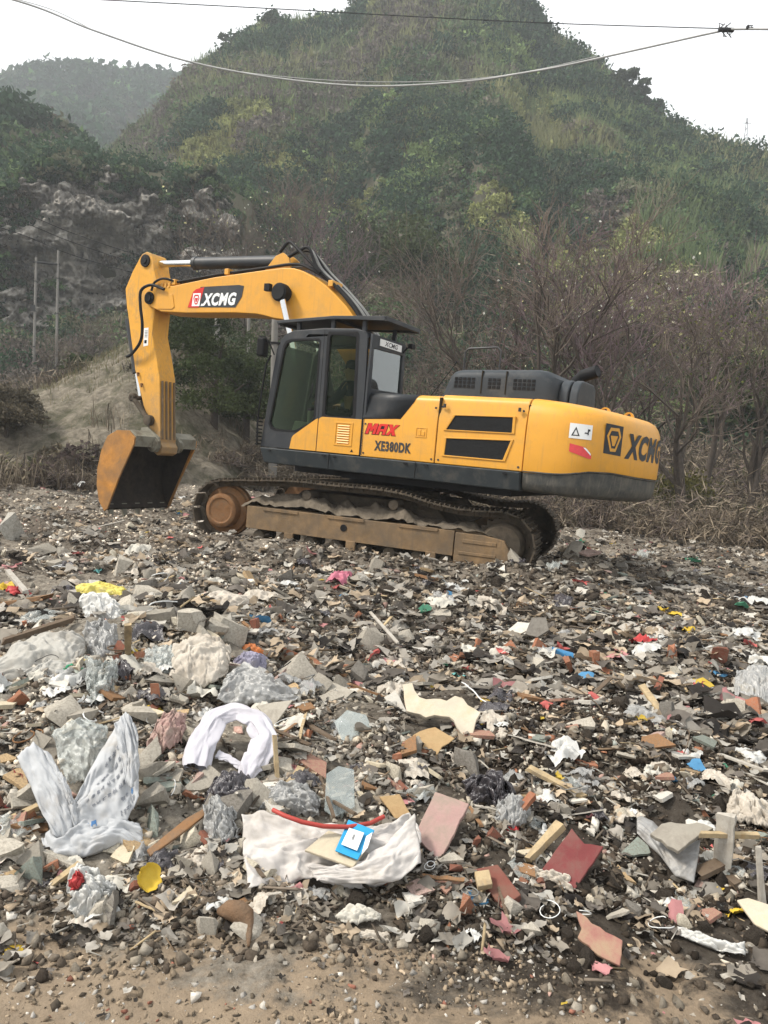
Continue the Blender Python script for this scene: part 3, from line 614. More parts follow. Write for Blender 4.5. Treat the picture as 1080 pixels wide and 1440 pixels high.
# mirror and front rails
g = MB(); g.tube([(1.25, 1.44, 3.02), (1.38, 1.5, 3.02), (1.53, 1.53, 3.05), (1.56, 1.53, 3.10)], .012, 6); g.tube([(1.34, 1.46, 2.84), (1.38, 1.52, 2.98), (1.46, 1.55, 3.09), (1.58, 1.55, 3.1)], .01, 6); mb = g.build('mirror_bracket', M['black'], cab)
g = MB(); g.box((1.52, 1.52, 2.94), (.12, .19, .27), Matrix.Rotation(R_(15), 3, 'Z')); g.build('mirror', M['black'], cab, bevel=.03, seg=3)
g = MB(); g.tube([(1.37, 1.50, 2.83), (1.42, 1.53, 2.70), (1.50, 1.53, 2.05), (1.53, 1.50, 1.80), (1.53, 1.48, 1.5)], .014, 7)
for k in range(8): g.box((1.515, 1.47, 1.52 + k * .055), (.04, .10, .02))
g.build('grab_rail', M['black'], cab)
# interior
g = MB(); g.box((.30, .95, 1.86), (.5, .5, .16)); g.box((.05, .95, 2.22), (.14, .48, .6), Matrix.Rotation(R_(-10), 3, 'Y')); g.box((-.01, .95, 2.62), (.1, .28, .2)); st = g.build('driver_seat', M['black'], cab, bevel=.04, seg=3)
g = MB(); g.box((.3, 1.27, 2.0), (.5, .12, .14)); g.box((.3, .63, 2.0), (.5, .12, .14)); g.box((.95, .72, 2.1), (.3, .12, .5)); g.box((.3, .95, 1.7), (.5, .5, .25)); g.build('console', M['black'], cab, bevel=.02)
g = MB(); g.box((.98, .98, 1.70), (.34, .42, .36), Matrix.Rotation(R_(-16), 3, 'Y')); g.box((.84, .98, 1.96), (.06, .42, .25)); g.build('seat_box', M['seat'], cab, bevel=.04, seg=3)
for s in (1, -1):
    g = MB(); g.tube([(.58, .95 + s * .3, 2.02), (.62, .95 + s * .3, 2.2)], [.012, .022], 8); g.build('control_lever', M['black'], cab)

# --- boom, stick, bucket
boom_pr = [(5.46, 4.02), (5.42, 4.13), (5.32, 4.19), (5.16, 4.20), (4.7, 4.215), (3.77, 4.33), (2.67, 4.41), (2.25, 4.435), (2.03, 4.42), (1.85, 4.37), (1.62, 4.27), (1.38, 4.13), (1.18, 3.98), (.95, 3.79), (.74, 3.57), (.3, 2.9), (-.02, 2.2), (-.07, 2.0), (0, 1.85), (.15, 1.8), (.28, 1.88), (.5, 2.25), (.85, 2.85), (1.2, 3.28), (1.5, 3.46), (1.9, 3.57), (2.15, 3.585), (2.37, 3.61), (2.6, 3.66), (2.75, 3.685), (3.2, 3.71), (4.4, 3.72), (5.0, 3.75), (5.3, 3.85), (5.42, 3.93)]
g = MB(); g.prism(boom_pr, -.25, .25); boom = g.build('boom', M['yellow'], ex, bevel=.018)
stick_pr = [(5.36, 4.76), (5.30, 4.55), (5.22, 4.35), (5.20, 4.2), (5.24, 3.35), (5.10, 2.95), (4.98, 2.55), (4.86, 1.35), (4.80, 1.28), (4.82, 1.16), (4.92, 1.11), (5.02, 1.16), (5.07, 1.3), (5.20, 1.75), (5.36, 2.02), (5.64, 2.68), (5.93, 3.76), (5.96, 3.84), (6.03, 4.2), (5.86, 4.52), (5.72, 4.72), (5.63, 4.83), (5.52, 4.87), (5.42, 4.84)]
stick_pr2 = [(x + (0.0), z) for x, z in stick_pr]
g = MB(); g.prism(stick_pr2, -.2, .2); stick = g.build('stick', M['yellow_worn'], ex, bevel=.015)
# boom tip plates and pins
for s in (1, -1):
    g = MB(); g.cyl((5.30, s * .252, 4.0), (5.30, s * .285, 4.0), .115, 22); g.cyl((5.30, s * .285, 4.0), (5.30, s * .31, 4.0), .07, 18); g.build('boom_pin', M['black'], boom, bevel=.006)
    g = MB(); g.plate([[(5.08, 3.80), (5.12, 4.08), (4.72, 4.06), (4.66, 3.83), (4.72, 3.79)]], lambda u, v, w, s=s: (u, s * (.262 + w), v), .014); g.build('tip_plate', M['yellow'], boom, bevel=.006)
    g = MB(); g.lathe((5.52, s * .2, 4.70), (0, s, 0), [(0, .115), (.03, .115), (.032, .06), (.05, .05)], 20); g.build('cylinder_pin', M['black'], stick)
for s in (1, -1):
    g = MB(); g.cyl((2.16, s * .25, 4.0), (2.16, s * .46, 4.0), .13, 20); g.cyl((2.16, s * .30, 4.0), (2.16, s * .44, 4.0), .15, 20); g.build('cylinder_boss', M['black'], boom, bevel=.01)
def cylinder(p0, p1, split, rr, rb, parent, barrel='black', name='hydraulic_cylinder', rod_first=True):
    p0, p1 = Vector(p0), Vector(p1); mid = p0.lerp(p1, split); q = MB(); d = (p1 - p0).normalized()
    q.tube([mid - d * .0, mid + d * .08, mid + d * .081, p1], [rb * 1.12, rb * 1.12, rb, rb], 20); o = q.build(name, M[barrel], parent, bevel=.004)
    q = MB(); q.tube([p0, mid + d * .05], rr, 18); q.build('piston_rod', M['chrome'], o); return o
for s in (1, -1): cylinder((2.14, s * .38, 3.96), (1.30, s * .38, 1.75), .52, .055, .095, ex)
sc1 = cylinder((5.50, 0, 4.69), (2.42, 0, 4.60), .33, .062, .105, boom, 'dark')
g = MB()
for s in (1, -1): g.prism([(2.15, 4.40), (2.22, 4.62), (2.35, 4.71), (2.5, 4.66), (2.75, 4.39)], s * .12, s * .16)
g.build('cylinder_bracket', M['yellow'], boom, bevel=.008)
cylinder((5.66, 0, 2.20), (6.10, 0, 3.66), .30, .05, .08, stick, 'dark')
g = MB()
for s in (1, -1):
    g.tube([(5.60, s * .25, 2.16), (5.40, s * .25, 1.98), (5.16, s * .25, 1.76)], .05, 10); g.lathe((5.60, s * .21, 2.16), (0, s, 0), [(0, .085), (.07, .085), (.09, .06)], 16); g.lathe((5.14, s * .2, 1.75), (0, s, 0), [(0, .10), (.1, .10), (.11, .06)], 18)
g.tube([(5.58, 0, 2.12), (5.42, 0, 1.75), (5.14, 0, 1.42)], [.07, .06, .08], 10); g.cyl((5.60, -.3, 2.16), (5.60, .3, 2.16), .04, 12)
g.build('bucket_linkage', M['track'], stick, bevel=.006)
# hoses
def hose(name, pts, r, parent, mat='black', n=8):
    q = MB()
    P = [Vector(p) for p in pts]; out = []
    for i in range(len(P) - 1):
        a, b, c_, d = P[max(i - 1, 0)], P[i], P[i + 1], P[min(i + 2, len(P) - 1)]
        for k in range(6):
            t_ = k / 6; out.append(.5 * ((2 * b) + (c_ - a) * t_ + (2 * a - 5 * b + 4 * c_ - d) * t_ ** 2 + (3 * b - a - 3 * c_ + d) * t_ ** 3))
    out.append(P[-1]); q.tube(out, r, n); return q.build(name, M[mat], parent)
hose('hose', [(4.9, .30, 4.14), (5.2, .33, 4.22), (5.42, .36, 4.12), (5.42, .36, 3.85), (5.34, .36, 3.5), (5.38, .34, 3.2), (5.62, .30, 2.98), (5.83, .24, 2.92)], .028, stick)
for k, (y, dz) in enumerate(((.17, .055), (.09, .07), (-.05, .06), (-.14, .06))):
    hose('hydraulic_pipe', [(4.85 - .1 * k, y, 4.225 + dz), (3.77, y, 4.335 + dz), (2.67, y, 4.415 + dz), (2.15, y, 4.45 + dz), (1.85, y, 4.40 + dz), (1.4, y, 4.17 + dz), (1.0, y, 3.86 + dz), (.7, y, 3.53 + dz), (.4, y, 3.1 + dz)], .024, boom, 'black' if k < 2 else 'steelhose')
for k in range(4):
    y = -.2 + .13 * k; hose('hose', [(2.6 - .1 * k, y * .6, 4.62), (2.3 - .1 * k, y, 4.80 - .03 * k), (1.95 - .05 * k, y, 4.74), (1.6, y, 4.42), (1.2, y, 4.10), (.8, y, 3.72), (.55, y, 3.35)], .026, boom, 'black' if k % 2 else 'steelhose')
hose('hose', [(2.45, .1, 4.74), (2.2, .2, 4.86), (1.95, .25, 4.70), (1.7, .27, 4.50), (1.5, .24, 4.33)], .026, boom)
g = MB()
for x, z in ((4.75, 4.225), (3.5, 4.365), (1.3, 4.10)): g.box((x, .08, z + .06), (.09, .3, .10))
for k in range(4): g.box((5.1 - .09 * k, .2, 4.22), (.05, .12, .09))
g.build('pipe_clamp', M['yellow'], boom, bevel=.008)
hose('hose', [(4.75, .22, 4.3), (4.95, .28, 4.34), (5.15, .30, 4.27), (5.22, .30, 4.12)], .022, boom)
g = MB(); g.box((2.47, .33, 4.10), (.11, .09, .12)); g.tube([(2.42, .27, 3.98), (2.33, .28, 3.95), (2.25, .28, 4.0)], .012, 6); g.build('work_light', M['black'], boom, bevel=.012)
# bucket
opn = [(4.92, 1.44), (5.55, .03)]
shell = [(4.90, 1.42), (5.05, 1.52), (5.36, 1.50), (5.58, 1.38), (5.72, 1.12), (5.80, .78), (5.79, .45), (5.72, .2), (5.58, .02)]
inner = [(5.53, .06), (5.66, .24), (5.73, .46), (5.74, .77), (5.66, 1.09), (5.54, 1.32), (5.34, 1.43), (5.08, 1.45), (4.96, 1.36)]
g = MB(); g.prism(shell + inner, -.76, .76); bk = g.build('bucket', M['bucket_in'], ex, bevel=.006)
for s in (1, -1):
    g = MB(); g.plate([[(4.89, 1.42), (5.05, 1.535), (5.36, 1.52), (5.60, 1.40), (5.745, 1.13), (5.83, .78), (5.82, .45), (5.74, .18), (5.58, .0), (5.50, .06), (5.24, .66), (4.90, 1.30)]], lambda u, v, w, s=s: (u, s * (.79 + w), v), .035); g.build('bucket_side', M['bucket_out'], bk, bevel=.006)
for s in (1, -1): g = MB(); g.plate([[(4.93, 1.40), (5.06, 1.50), (5.36, 1.48), (5.57, 1.37), (5.71, 1.11), (5.79, .78), (5.78, .45), (5.71, .2), (5.57, .03), (5.27, .66)]], lambda u, v, w, s=s: (u, s * (.757 + w), v), .006); g.build('bucket_liner', M['bucket_in'], bk)
g = MB(); g.prism([(4.885, 1.255), (4.875, 1.45), (5.04, 1.55), (5.10, 1.54), (5.10, 1.49), (5.02, 1.46), (4.95, 1.40), (4.93, 1.255)], -.76, .76); g.build('bucket_lip', M['bucket_lip'], bk, bevel=.01)
g = MB()
for s in (1, -1): g.prism([(4.80, 1.26), (4.80, 1.38), (4.9, 1.48), (5.12, 1.62), (5.28, 1.60), (5.30, 1.50), (5.0, 1.47), (4.95, 1.2), (4.86, 1.17)], s * .24, s * .30); g.lathe((4.92, s * .30, 1.30), (0, s, 0), [(0, .13), (.04, .13), (.045, .08), (.07, .07)], 20)
g.build('bucket_ear', M['bucket_lip'], bk, bevel=.008)
for k in range(5):
    y = -.64 + .32 * k; q = MB(); w = .065
    q.add([(5.66, y - w, .16), (5.66, y + w, .16), (5.58, y - w, .14), (5.58, y + w, .14), (5.56, y - w * .55, -.13), (5.56, y + w * .55, -.13), (5.53, y - w * .55, -.12), (5.53, y + w * .55, -.12)], [(0, 1, 5, 4), (2, 6, 7, 3), (0, 2, 3, 1), (4, 5, 7, 6), (0, 4, 6, 2), (1, 3, 7, 5)]); q.build('bucket_tooth', M['bucket_lip'], bk, bevel=.006)
g = MB()
for k in range(3): g.tube([(4.975 - .02 * 0 + (.10 * 0), -.12 + .12 * k, 1.55), (4.965, -.12 + .12 * k, 2.5)], .022, 6)
g = MB()
for k in range(4): y = -.15 + .10 * k; g.tube([(4.955, y, 2.5), (4.862, y, 1.42)], .022, 6)
g.build('wear_bar', M['trackframe'], stick)
g = MB(); g.plate([[(5.33, 3.14), (5.45, 3.12), (5.46, 3.46), (5.345, 3.47)]], side(.2035), .004); stk = g.build('sticker', M['white'], stick)
g = MB()
for k in range(5): g.box((5.395, .205, 3.41 - k * .028), (.07, .003, .008))
g.box((5.40, .205, 3.21), (.06, .003, .06)); g.build('sticker_print', M['black'], stk)
for x, z in ((5.53, 2.62), (5.42, 2.42)): g = MB(); g.tube([(x, .2, z), (x, .235, z), (x - .02, .235, z - .06)], .018, 6); g.build('grease_fitting', M['rust'], stick)

# ------------------------------------------------------------------ lettering
def text_geo(body, size=1, shear=0, offset=0, space=1):
    c = bpy.data.curves.new('lettering', 'FONT'); c.body = body; c.size = size; c.shear = shear; c.offset = offset; c.space_character = space; c.resolution_u = 3
    o = bpy.data.objects.new('lettering', c); COL.objects.link(o)
    bpy.context.view_layer.update()
    me = o.evaluated_get(bpy.context.evaluated_depsgraph_get()).to_mesh()
    V = [tuple(v.co) for v in me.vertices]; F = [tuple(p.vertices) for p in me.polygons]
    bpy.data.objects.remove(o); bpy.data.curves.remove(c)
    a = np.array(V) if V else np.zeros((1, 3)); lo_, hi = a.min(0), a.max(0)
    return a, F, lo_, hi
def lettering(body, box, to3, mat, parent, shear=0, offset=0, name='lettering', space=1):
    """fit the text into box=(u0,v0,u1,v1) and map it with to3(u,v)"""
    a, F, lo_, hi = text_geo(body, 1, shear, offset, space); u0, v0, u1, v1 = box
    U = u0 + (a[:, 0] - lo_[0]) / (hi[0] - lo_[0]) * (u1 - u0); W = v0 + (a[:, 1] - lo_[1]) / (hi[1] - lo_[1]) * (v1 - v0)
    q = MB(); q.add([to3(u, w) for u, w in zip(U, W)], F); return q.build(name, M[mat] if isinstance(mat, str) else mat, parent, smooth_deg=0, recalc=False)
def flatpoly(name, loops, to3, mat, parent):
    q = MB(); q.plate(loops, lambda u, v, w: to3(u, v, w), .003); return q.build(name, M[mat], parent, smooth_deg=0)
def emblem_parts(cu0, cv0, w, h, to3, ring, inner, parent):
    """elongated hexagon ring with an inverted triangle"""
    X = lambda u, v: (cu0 + u * w, cv0 + v * h)
    hexo = [X(-.25, .42), X(.25, .42), X(.42, .12), X(.16, -.42), X(-.16, -.42), X(-.42, .12)]
    hexi = [X(-.20, .31), X(.20, .31), X(.31, .11), X(.11, -.31), X(-.11, -.31), X(-.31, .11)]
    flatpoly('emblem', [hexo, hexi], to3, ring, parent)
    flatpoly('emblem', [[X(-.22, .14), X(.22, .14), X(.06, -.22), X(-.06, -.22)]], to3, inner, parent)
# boom logo
def on_boom(o): return lambda u, v, w=0: (4.33 - u, .2515 + o + w, v)          # u grows to the rear (right in view)
plate_ = flatpoly('logo_plate', [[(.10, 3.82), (1.11, 3.80), (1.24, 3.98), (1.27, 4.16), (1.16, 4.18), (.28, 4.17)]], on_boom(.004), 'dark', boom)
flatpoly('logo_plate_red', [[(0, 3.815), (.26, 3.81), (.37, 4.165), (.18, 4.135), (.11, 4.09)]], on_boom(.0065), 'red', boom)
wp = flatpoly('logo_plate_white', [[(.10, 3.835), (.285, 3.835), (.30, 4.06), (.12, 4.06)]], on_boom(.010), 'white', boom)
emblem_parts(.202, 3.95, .17, .20, on_boom(.0135), 'red', 'red', wp)
lettering('XCMG', (.335, 3.835, 1.125, 4.055), lambda u, v: on_boom(.0085)(u, v), 'white', boom, shear=.25, offset=.045, space=1.12)
flatpoly('logo_slash', [[(.31, 3.835), (.335, 3.835), (.36, 3.875), (.33, 3.875)]], on_boom(.0085), 'white', boom)
# side lettering
onh = lambda o: (lambda u, v, w=0: (-u, 1.4515 + o + w, v))
def max_letters(du, dv, grow, off, mat):
    sh = lambda u, v: (.33 + du + u * .47 + v * .045, 1.797 + dv + v * .148); g_ = grow
    Lm = [[(0 - g_, 0 - g_), (0 - g_, 1 + g_), (.10 + g_, 1 + g_), (.16, .62), (.22 - g_, 1 + g_), (.33 + g_, 1 + g_), (.33 + g_, 0 - g_), (.235 - g_, 0 - g_), (.235 - g_, .55), (.19, .25), (.14, .25), (.095 + g_, .55), (.095 + g_, 0 - g_)],
          [(.355 - g_, 0 - g_), (.355 - g_, .8), (.40, 1 + g_), (.66 + g_, 1 + g_), (.66 + g_, 0 - g_), (.565 - g_, 0 - g_), (.565 - g_, .3), (.45 + g_, .3), (.45 + g_, 0 - g_)],
          [(.66 - g_ + .02, 0 - g_), (.785, .5), (.68 - g_, 1 + g_), (.80 + g_, 1 + g_), (.85, .70), (.92 - g_, 1 + g_), (1.03 + g_, 1 + g_), (.905, .5), (1.01 + g_, 0 - g_), (.89 - g_, 0 - g_), (.845, .30), (.79 + g_, 0 - g_)]]
    holes = {1: [(.45 + g_, .52), (.565 - g_, .52), (.565 - g_, .80), (.45 + g_, .80)]}; q = MB()
    for k, l in enumerate(Lm):
        loops = [[sh(*p) for p in l]] + ([[sh(*p) for p in holes[k]]] if k in holes and grow < .01 else []); q.plate(loops, lambda u, v, w: onh(off)(u, v, w), .0015)
    q.build('lettering', M[mat], hb, smooth_deg=0)
max_letters(0, 0, 0, .0042, 'red'); max_letters(-.004, -.004, .018, .0022, 'black')
lettering('XE380DK', (.49, 1.575, 1.06, 1.715), lambda u, v: onh(.003)(u, v), 'dark', hb, offset=.045, space=1.12)
lettering('XCMG', (.12, -.033, .50, .033), lambda u, v: (-.3255, .93 + .31 - u, 3.075 + v), 'dark', sg, offset=.02, shear=.2)
# counterweight badge
def s_at(px, z):     # perimeter position on the counterweight seen at that pixel column
    best = None
    for s in np.linspace(.2, 2.7, 300):
        P = EX_R @ np.array(cwpt(s, z, 0)) + EX_T - np.array([0, 0, CAM_H]); x = 540 + FPX * (P @ cx) / (P @ cf)
        if best is None or abs(x - px) < best[0]: best = (abs(x - px), s)
    return best[1]
cwm = lambda o: (lambda u, v, w=0: cwpt(u, v, o + w))
def curved(name, loop, off, mat, parent, nsub=8):
    """polygon laid on the curved counterweight, cut into strips so it follows the curve"""
    us = [p[0] for p in loop]; q = MB(); f = cwm(off); cuts = np.linspace(min(us), max(us), nsub + 1)
    def span(u):
        zs = []
        for (a, za), (b, zb) in zip(loop, loop[1:] + loop[:1]):
            if abs(a - b) < 1e-9:
                if abs(u - a) < 1e-9: zs += [za, zb]
                continue
            if min(a, b) - 1e-9 <= u <= max(a, b) + 1e-9: zs.append(za + (zb - za) * (u - a) / (b - a))
        return min(zs), max(zs)
    for a, b in zip(cuts[:-1], cuts[1:]):
        (l0, h0), (l1, h1) = span(a), span(b); q.add([f(a, l0), f(b, l1), f(b, h1), f(a, h0)], [(0, 1, 2, 3)])
    return q.build(name, M[mat], parent, smooth_deg=60, recalc=False)
bdg = curved('badge', [(.962, 1.79), (1.235, 1.77), (1.235, 2.13), (.962, 2.15)], .002, 'dark', cw)
emblem_parts(1.10, 1.96, .26, .34, cwm(.0045), 'yellow', 'yellow', bdg)
lettering('XCMG', (1.30, 1.745, 2.30, 2.065), lambda u, v: cwpt(u, v - .03 * (u - 1.3), .0025), 'dark', cw, shear=.2, offset=.055, space=1.16)
stc = curved('warning_sticker', [(.52, 1.935), (.79, 1.93), (.79, 2.105), (.52, 2.115)], .002, 'white', cw)
flatpoly('warning_mark', [[(.545, 1.965), (.645, 1.965), (.595, 2.075)], [(.566, 1.978), (.624, 1.978), (.595, 2.045)]], cwm(.004), 'dark', stc)
flatpoly('warning_mark', [[(.70, 2.0), (.735, 2.0), (.735, 1.985), (.75, 1.985), (.75, 2.03), (.765, 2.03), (.765, 2.055), (.735, 2.055), (.735, 2.015), (.70, 2.015)]], cwm(.004), 'dark', stc)
curved('reflector_rim', [(.525, 1.765), (.525, 1.885), (.74, 1.85), (.825, 1.77), (.825, 1.695), (.80, 1.69)], .001, 'yellow', cw)
rf = curved('reflector', [(.54, 1.775), (.54, 1.872), (.73, 1.838), (.81, 1.755), (.81, 1.705), (.795, 1.70)], .004, 'redref', cw)
curved('reflector_light', [(.70, 1.835), (.735, 1.832), (.80, 1.765), (.80, 1.745)], .0055, 'white', rf, 4)

# ------------------------------------------------------------------ operator
def skinned(name, joints, bones, mat, parent=None, sub=2):
    me = bpy.data.meshes.new(name); me.from_pydata([j[0] for j in joints], bones, [])
    o = bpy.data.objects.new(name, me); COL.objects.link(o)
    md = o.modifiers.new('skin', 'SKIN'); md.use_smooth_shade = True
    sv = me.skin_vertices
    if not sv: me.attributes.new  # layer is made by the modifier below
    b = bmesh.new(); b.from_mesh(me); ly = b.verts.layers.skin.verify(); b.verts.ensure_lookup_table()
    for v, j in zip(b.verts, joints):
        v[ly].radius = (j[1], j[1] if len(j) < 3 else j[2]); v[ly].use_root = (v.index == 0)
    b.to_mesh(me); b.free()
    sd = o.modifiers.new('sub', 'SUBSURF'); sd.levels = sd.render_levels = sub
    me.materials.append(mat)
    if parent is not None: o.parent = parent
    return o
def make_person():
    J = []; Bn = []
    def j(p, r, r2=None): J.append((p, r, r2 or r)); return len(J) - 1
    def b(*ix):
        for a, c in zip(ix[:-1], ix[1:]): Bn.append((a, c))
    # seated, facing +X, origin at the seat surface
    pel = j((0, 0, .10), .15, .12); sp = j((.02, 0, .28), .14, .11); ch = j((.06, 0, .46), .16, .11); nk = j((.09, 0, .60), .06); hd0 = j((.12, 0, .68), .07, .075); hd1 = j((.13, 0, .77), .078, .09); hd2 = j((.12, 0, .85), .06, .07)
    b(pel, sp, ch, nk, hd0, hd1, hd2)
    for s in (1, -1):
        sh = j((.06, s * .18, .52), .065); el = j((.20, s * .25, .28), .045); wr = j((.42, s * .27, .26), .028); pm = j((.48, s * .27, .265), .032, .018)
        b(ch, sh, el, wr, pm)
        for k, ln in enumerate((.05, .058, .054, .042)):
            y = s * (.27 + (k - 1.5) * .018); f0 = j((.51, y, .262), .009); f1 = j((.51 + ln * .6, y, .245), .0085); f2 = j((.50 + ln * .7, y, .215), .0075); b(pm, f0, f1, f2)
        t0 = j((.46, s * .24, .262), .011); t1 = j((.495, s * .225, .25), .009); b(pm, t0, t1)
        hp = j((.06, s * .1, .07), .095); kn = j((.46, s * .13, .08), .065); an = j((.52, s * .13, -.32), .042); to = j((.66, s * .13, -.36), .04, .03)
        b(pel, hp, kn, an, to)
    return J, Bn
per = empty('person', m4(EX_R, EX_T + EX_R @ np.array([.20, .95, 1.94])))
tag(per, 'operator in a dark jacket sitting inside the excavator cab', 'person')
J, Bn = make_person()
body = skinned('body', J, Bn, M['skin'], per)
# clothes are a second skin over trunk and limbs
def cloth(name, sel, grow, mat):
    idx = [i for i, jj in enumerate(J) if sel(jj)]; mp = {a: k for k, a in enumerate(idx)}
    return skinned(name, [(J[i][0], J[i][1] + grow, J[i][2] + grow) for i in idx], [(mp[a], mp[c]) for a, c in Bn if a in mp and c in mp], mat, per)
cloth('jacket', lambda q: .2 < q[0][2] < .62 and q[0][0] < .44 and q[1] > .02, .022, M['shirt'])
cloth('trousers', lambda q: q[0][2] < .15 and q[0][0] < .55 and q[1] > .03, .018, M['trousers'])
g = MB(); g.lathe((.115, 0, .80), (0, 0, 1), [(-.02, .098), (.04, .10), (.09, .085), (.115, .05), (.12, .01)], 18); g.v = [(x - .02, y * .92, z) for x, y, z in g.v]; g.build('hair', M['hair'], per, smooth_deg=180)
g = MB()
g.prism([(.205, .73), (.235, .725), (.20, .79)], -.014, .014)
for s in (1, -1): g.lathe((.10, s * .082, .765), (0, s, 0), [(0, .03), (.012, .028), (.016, .012)], 10)
g.build('face', M['skin'], per, smooth_deg=180)
g = MB()
for s in (1, -1): g.lathe((.196, s * .032, .785), (1, 0, 0), [(0, .012), (.008, .01), (.011, .004)], 10)
g.box((.200, 0, .695), (.014, .045, .008)); g.build('eyes_and_mouth', M['hair'], per, smooth_deg=180)

# ------------------------------------------------------------------ hills
def sky_pts(pts, drop=0):
    out = []
    for px, py in pts:
        d = ray(px, py + drop); out.append((math.degrees(math.atan2(d[0], d[1])), d[2] / math.hypot(d[0], d[1])))
    out.sort(); return np.array(out)
M['hill'] = pmat('hill_earth', (.060, .060, .036), .95, .5, .09, dirt=(.105, .095, .072), dirt_lo=.45, dirt_hi=.7, dscale=.05, bump=.6, bscale=1.2)
S_MAIN = sky_pts([(-900, 420), (-400, 400), (-150, 350), (0, 300), (60, 282), (110, 250), (150, 212), (190, 172), (230, 143), (250, 112), (266, 88), (320, 62), (350, 40), (372, 26), (400, 22), (440, 20), (480, 20), (496, 4), (520, -30), (560, -62), (620, -80), (680, -70), (720, -34), (746, 0), (768, 34), (800, 56), (832, 74), (880, 122), (940, 160), (1000, 190), (1080, 212), (1200, 235), (1500, 290), (1900, 380)], 15)
S_NEAR = sky_pts([(-900, 160), (-400, 120), (-120, 118), (0, 140), (40, 152), (70, 166), (100, 184), (125, 212), (140, 236), (170, 280), (215, 330), (300, 400), (500, 470)], 12)
S_FAR = sky_pts([(-900, 200), (-400, 150), (-100, 118), (0, 108), (30, 98), (60, 88), (130, 84), (165, 90), (200, 94), (250, 106), (300, 140), (400, 230), (560, 330)], 12)
def hill_fn(S, D0, D1, d_base, z_base, prof, seed, amp, cliff=False):
    def D(az): return np.interp(az, [-40, -22, 4, 26, 45], [D0, D0, (D0 + D1) / 2 + 10, D1, D1])
    def z(X, Y):
        r = np.hypot(X, Y); az = np.degrees(np.arctan2(X, Y)); Dr = D(az); E = np.interp(az, S[:, 0], S[:, 1])
        zr = CAM_H + E * Dr; t = np.clip((r - d_base) / (Dr - d_base), 0, 1.6)
        s = np.where(t < 1, prof(t), 1 - .9 * (t - 1))
        zz = z_base + (zr - z_base) * s
        bump = (fbm(X * .035, Y * .035, seed, 4) * amp + np.abs(fbm(X * .09, Y * .09, seed + 9, 3)) * amp * .4) - amp * 1.1 * np.clip(.22 - np.abs(fbm(az * .16 + .4 * fbm(az * .3, r * .03, seed + 4, 2), r * .008, seed + 2, 3)), 0, 1) * 3
        zz = zz + bump * np.clip(t * (1 - t) * 4, 0, 1)
        if cliff:
            wgt = np.interp(az, [-29, -26, -24, -13, -10.5, -9], [.2, .8, 1, 1, .8, 0])
            lowz = CAM_H + .145 * r; hi = CAM_H + .312 * r
            st = smooth(72, 74.5, r)
            tgt = np.where(r < 73, np.minimum(zz, lowz * .0 + z_base + (CAM_H + .15 * 72 - z_base) * np.clip((r - d_base) / (72 - d_base), 0, 1)), np.maximum(zz, CAM_H + .312 * 74 + (r - 74) * .12))
            tgt = np.where(r < 72, np.minimum(zz, z_base + (CAM_H + .15 * 72 - z_base) * np.clip((r - d_base) / (72 - d_base), 0, 1)), tgt)
            zz = zz * (1 - wgt) + tgt * wgt
        return zz
    return z, D
prof_main = lambda t: .35 * t + .65 * t ** 1.55
z_main, D_main = hill_fn(S_MAIN, 125, 120, 40, .6, prof_main, 201, 7, True)
z_near, D_near = hill_fn(S_NEAR, 100, 100, 76, 16, lambda t: t ** .9, 221, 4)
z_far, D_far = hill_fn(S_FAR, 300, 300, 150, 26, lambda t: t ** 1.0, 241, 14)
tag(polar_grid('hill', np.linspace(-46, 46, 330), np.concatenate([np.linspace(38, 71, 40), np.linspace(71.5, 76, 12), np.linspace(77, 215, 120)]), z_main, M['hill']), kind='structure')
tag(polar_grid('hill', np.linspace(-46, -8, 120), np.linspace(76, 150, 70), z_near, M['hill']), kind='structure')
tag(polar_grid('hill', np.linspace(-48, -2, 120), np.linspace(140, 400, 80), z_far, M['hill']), kind='structure')

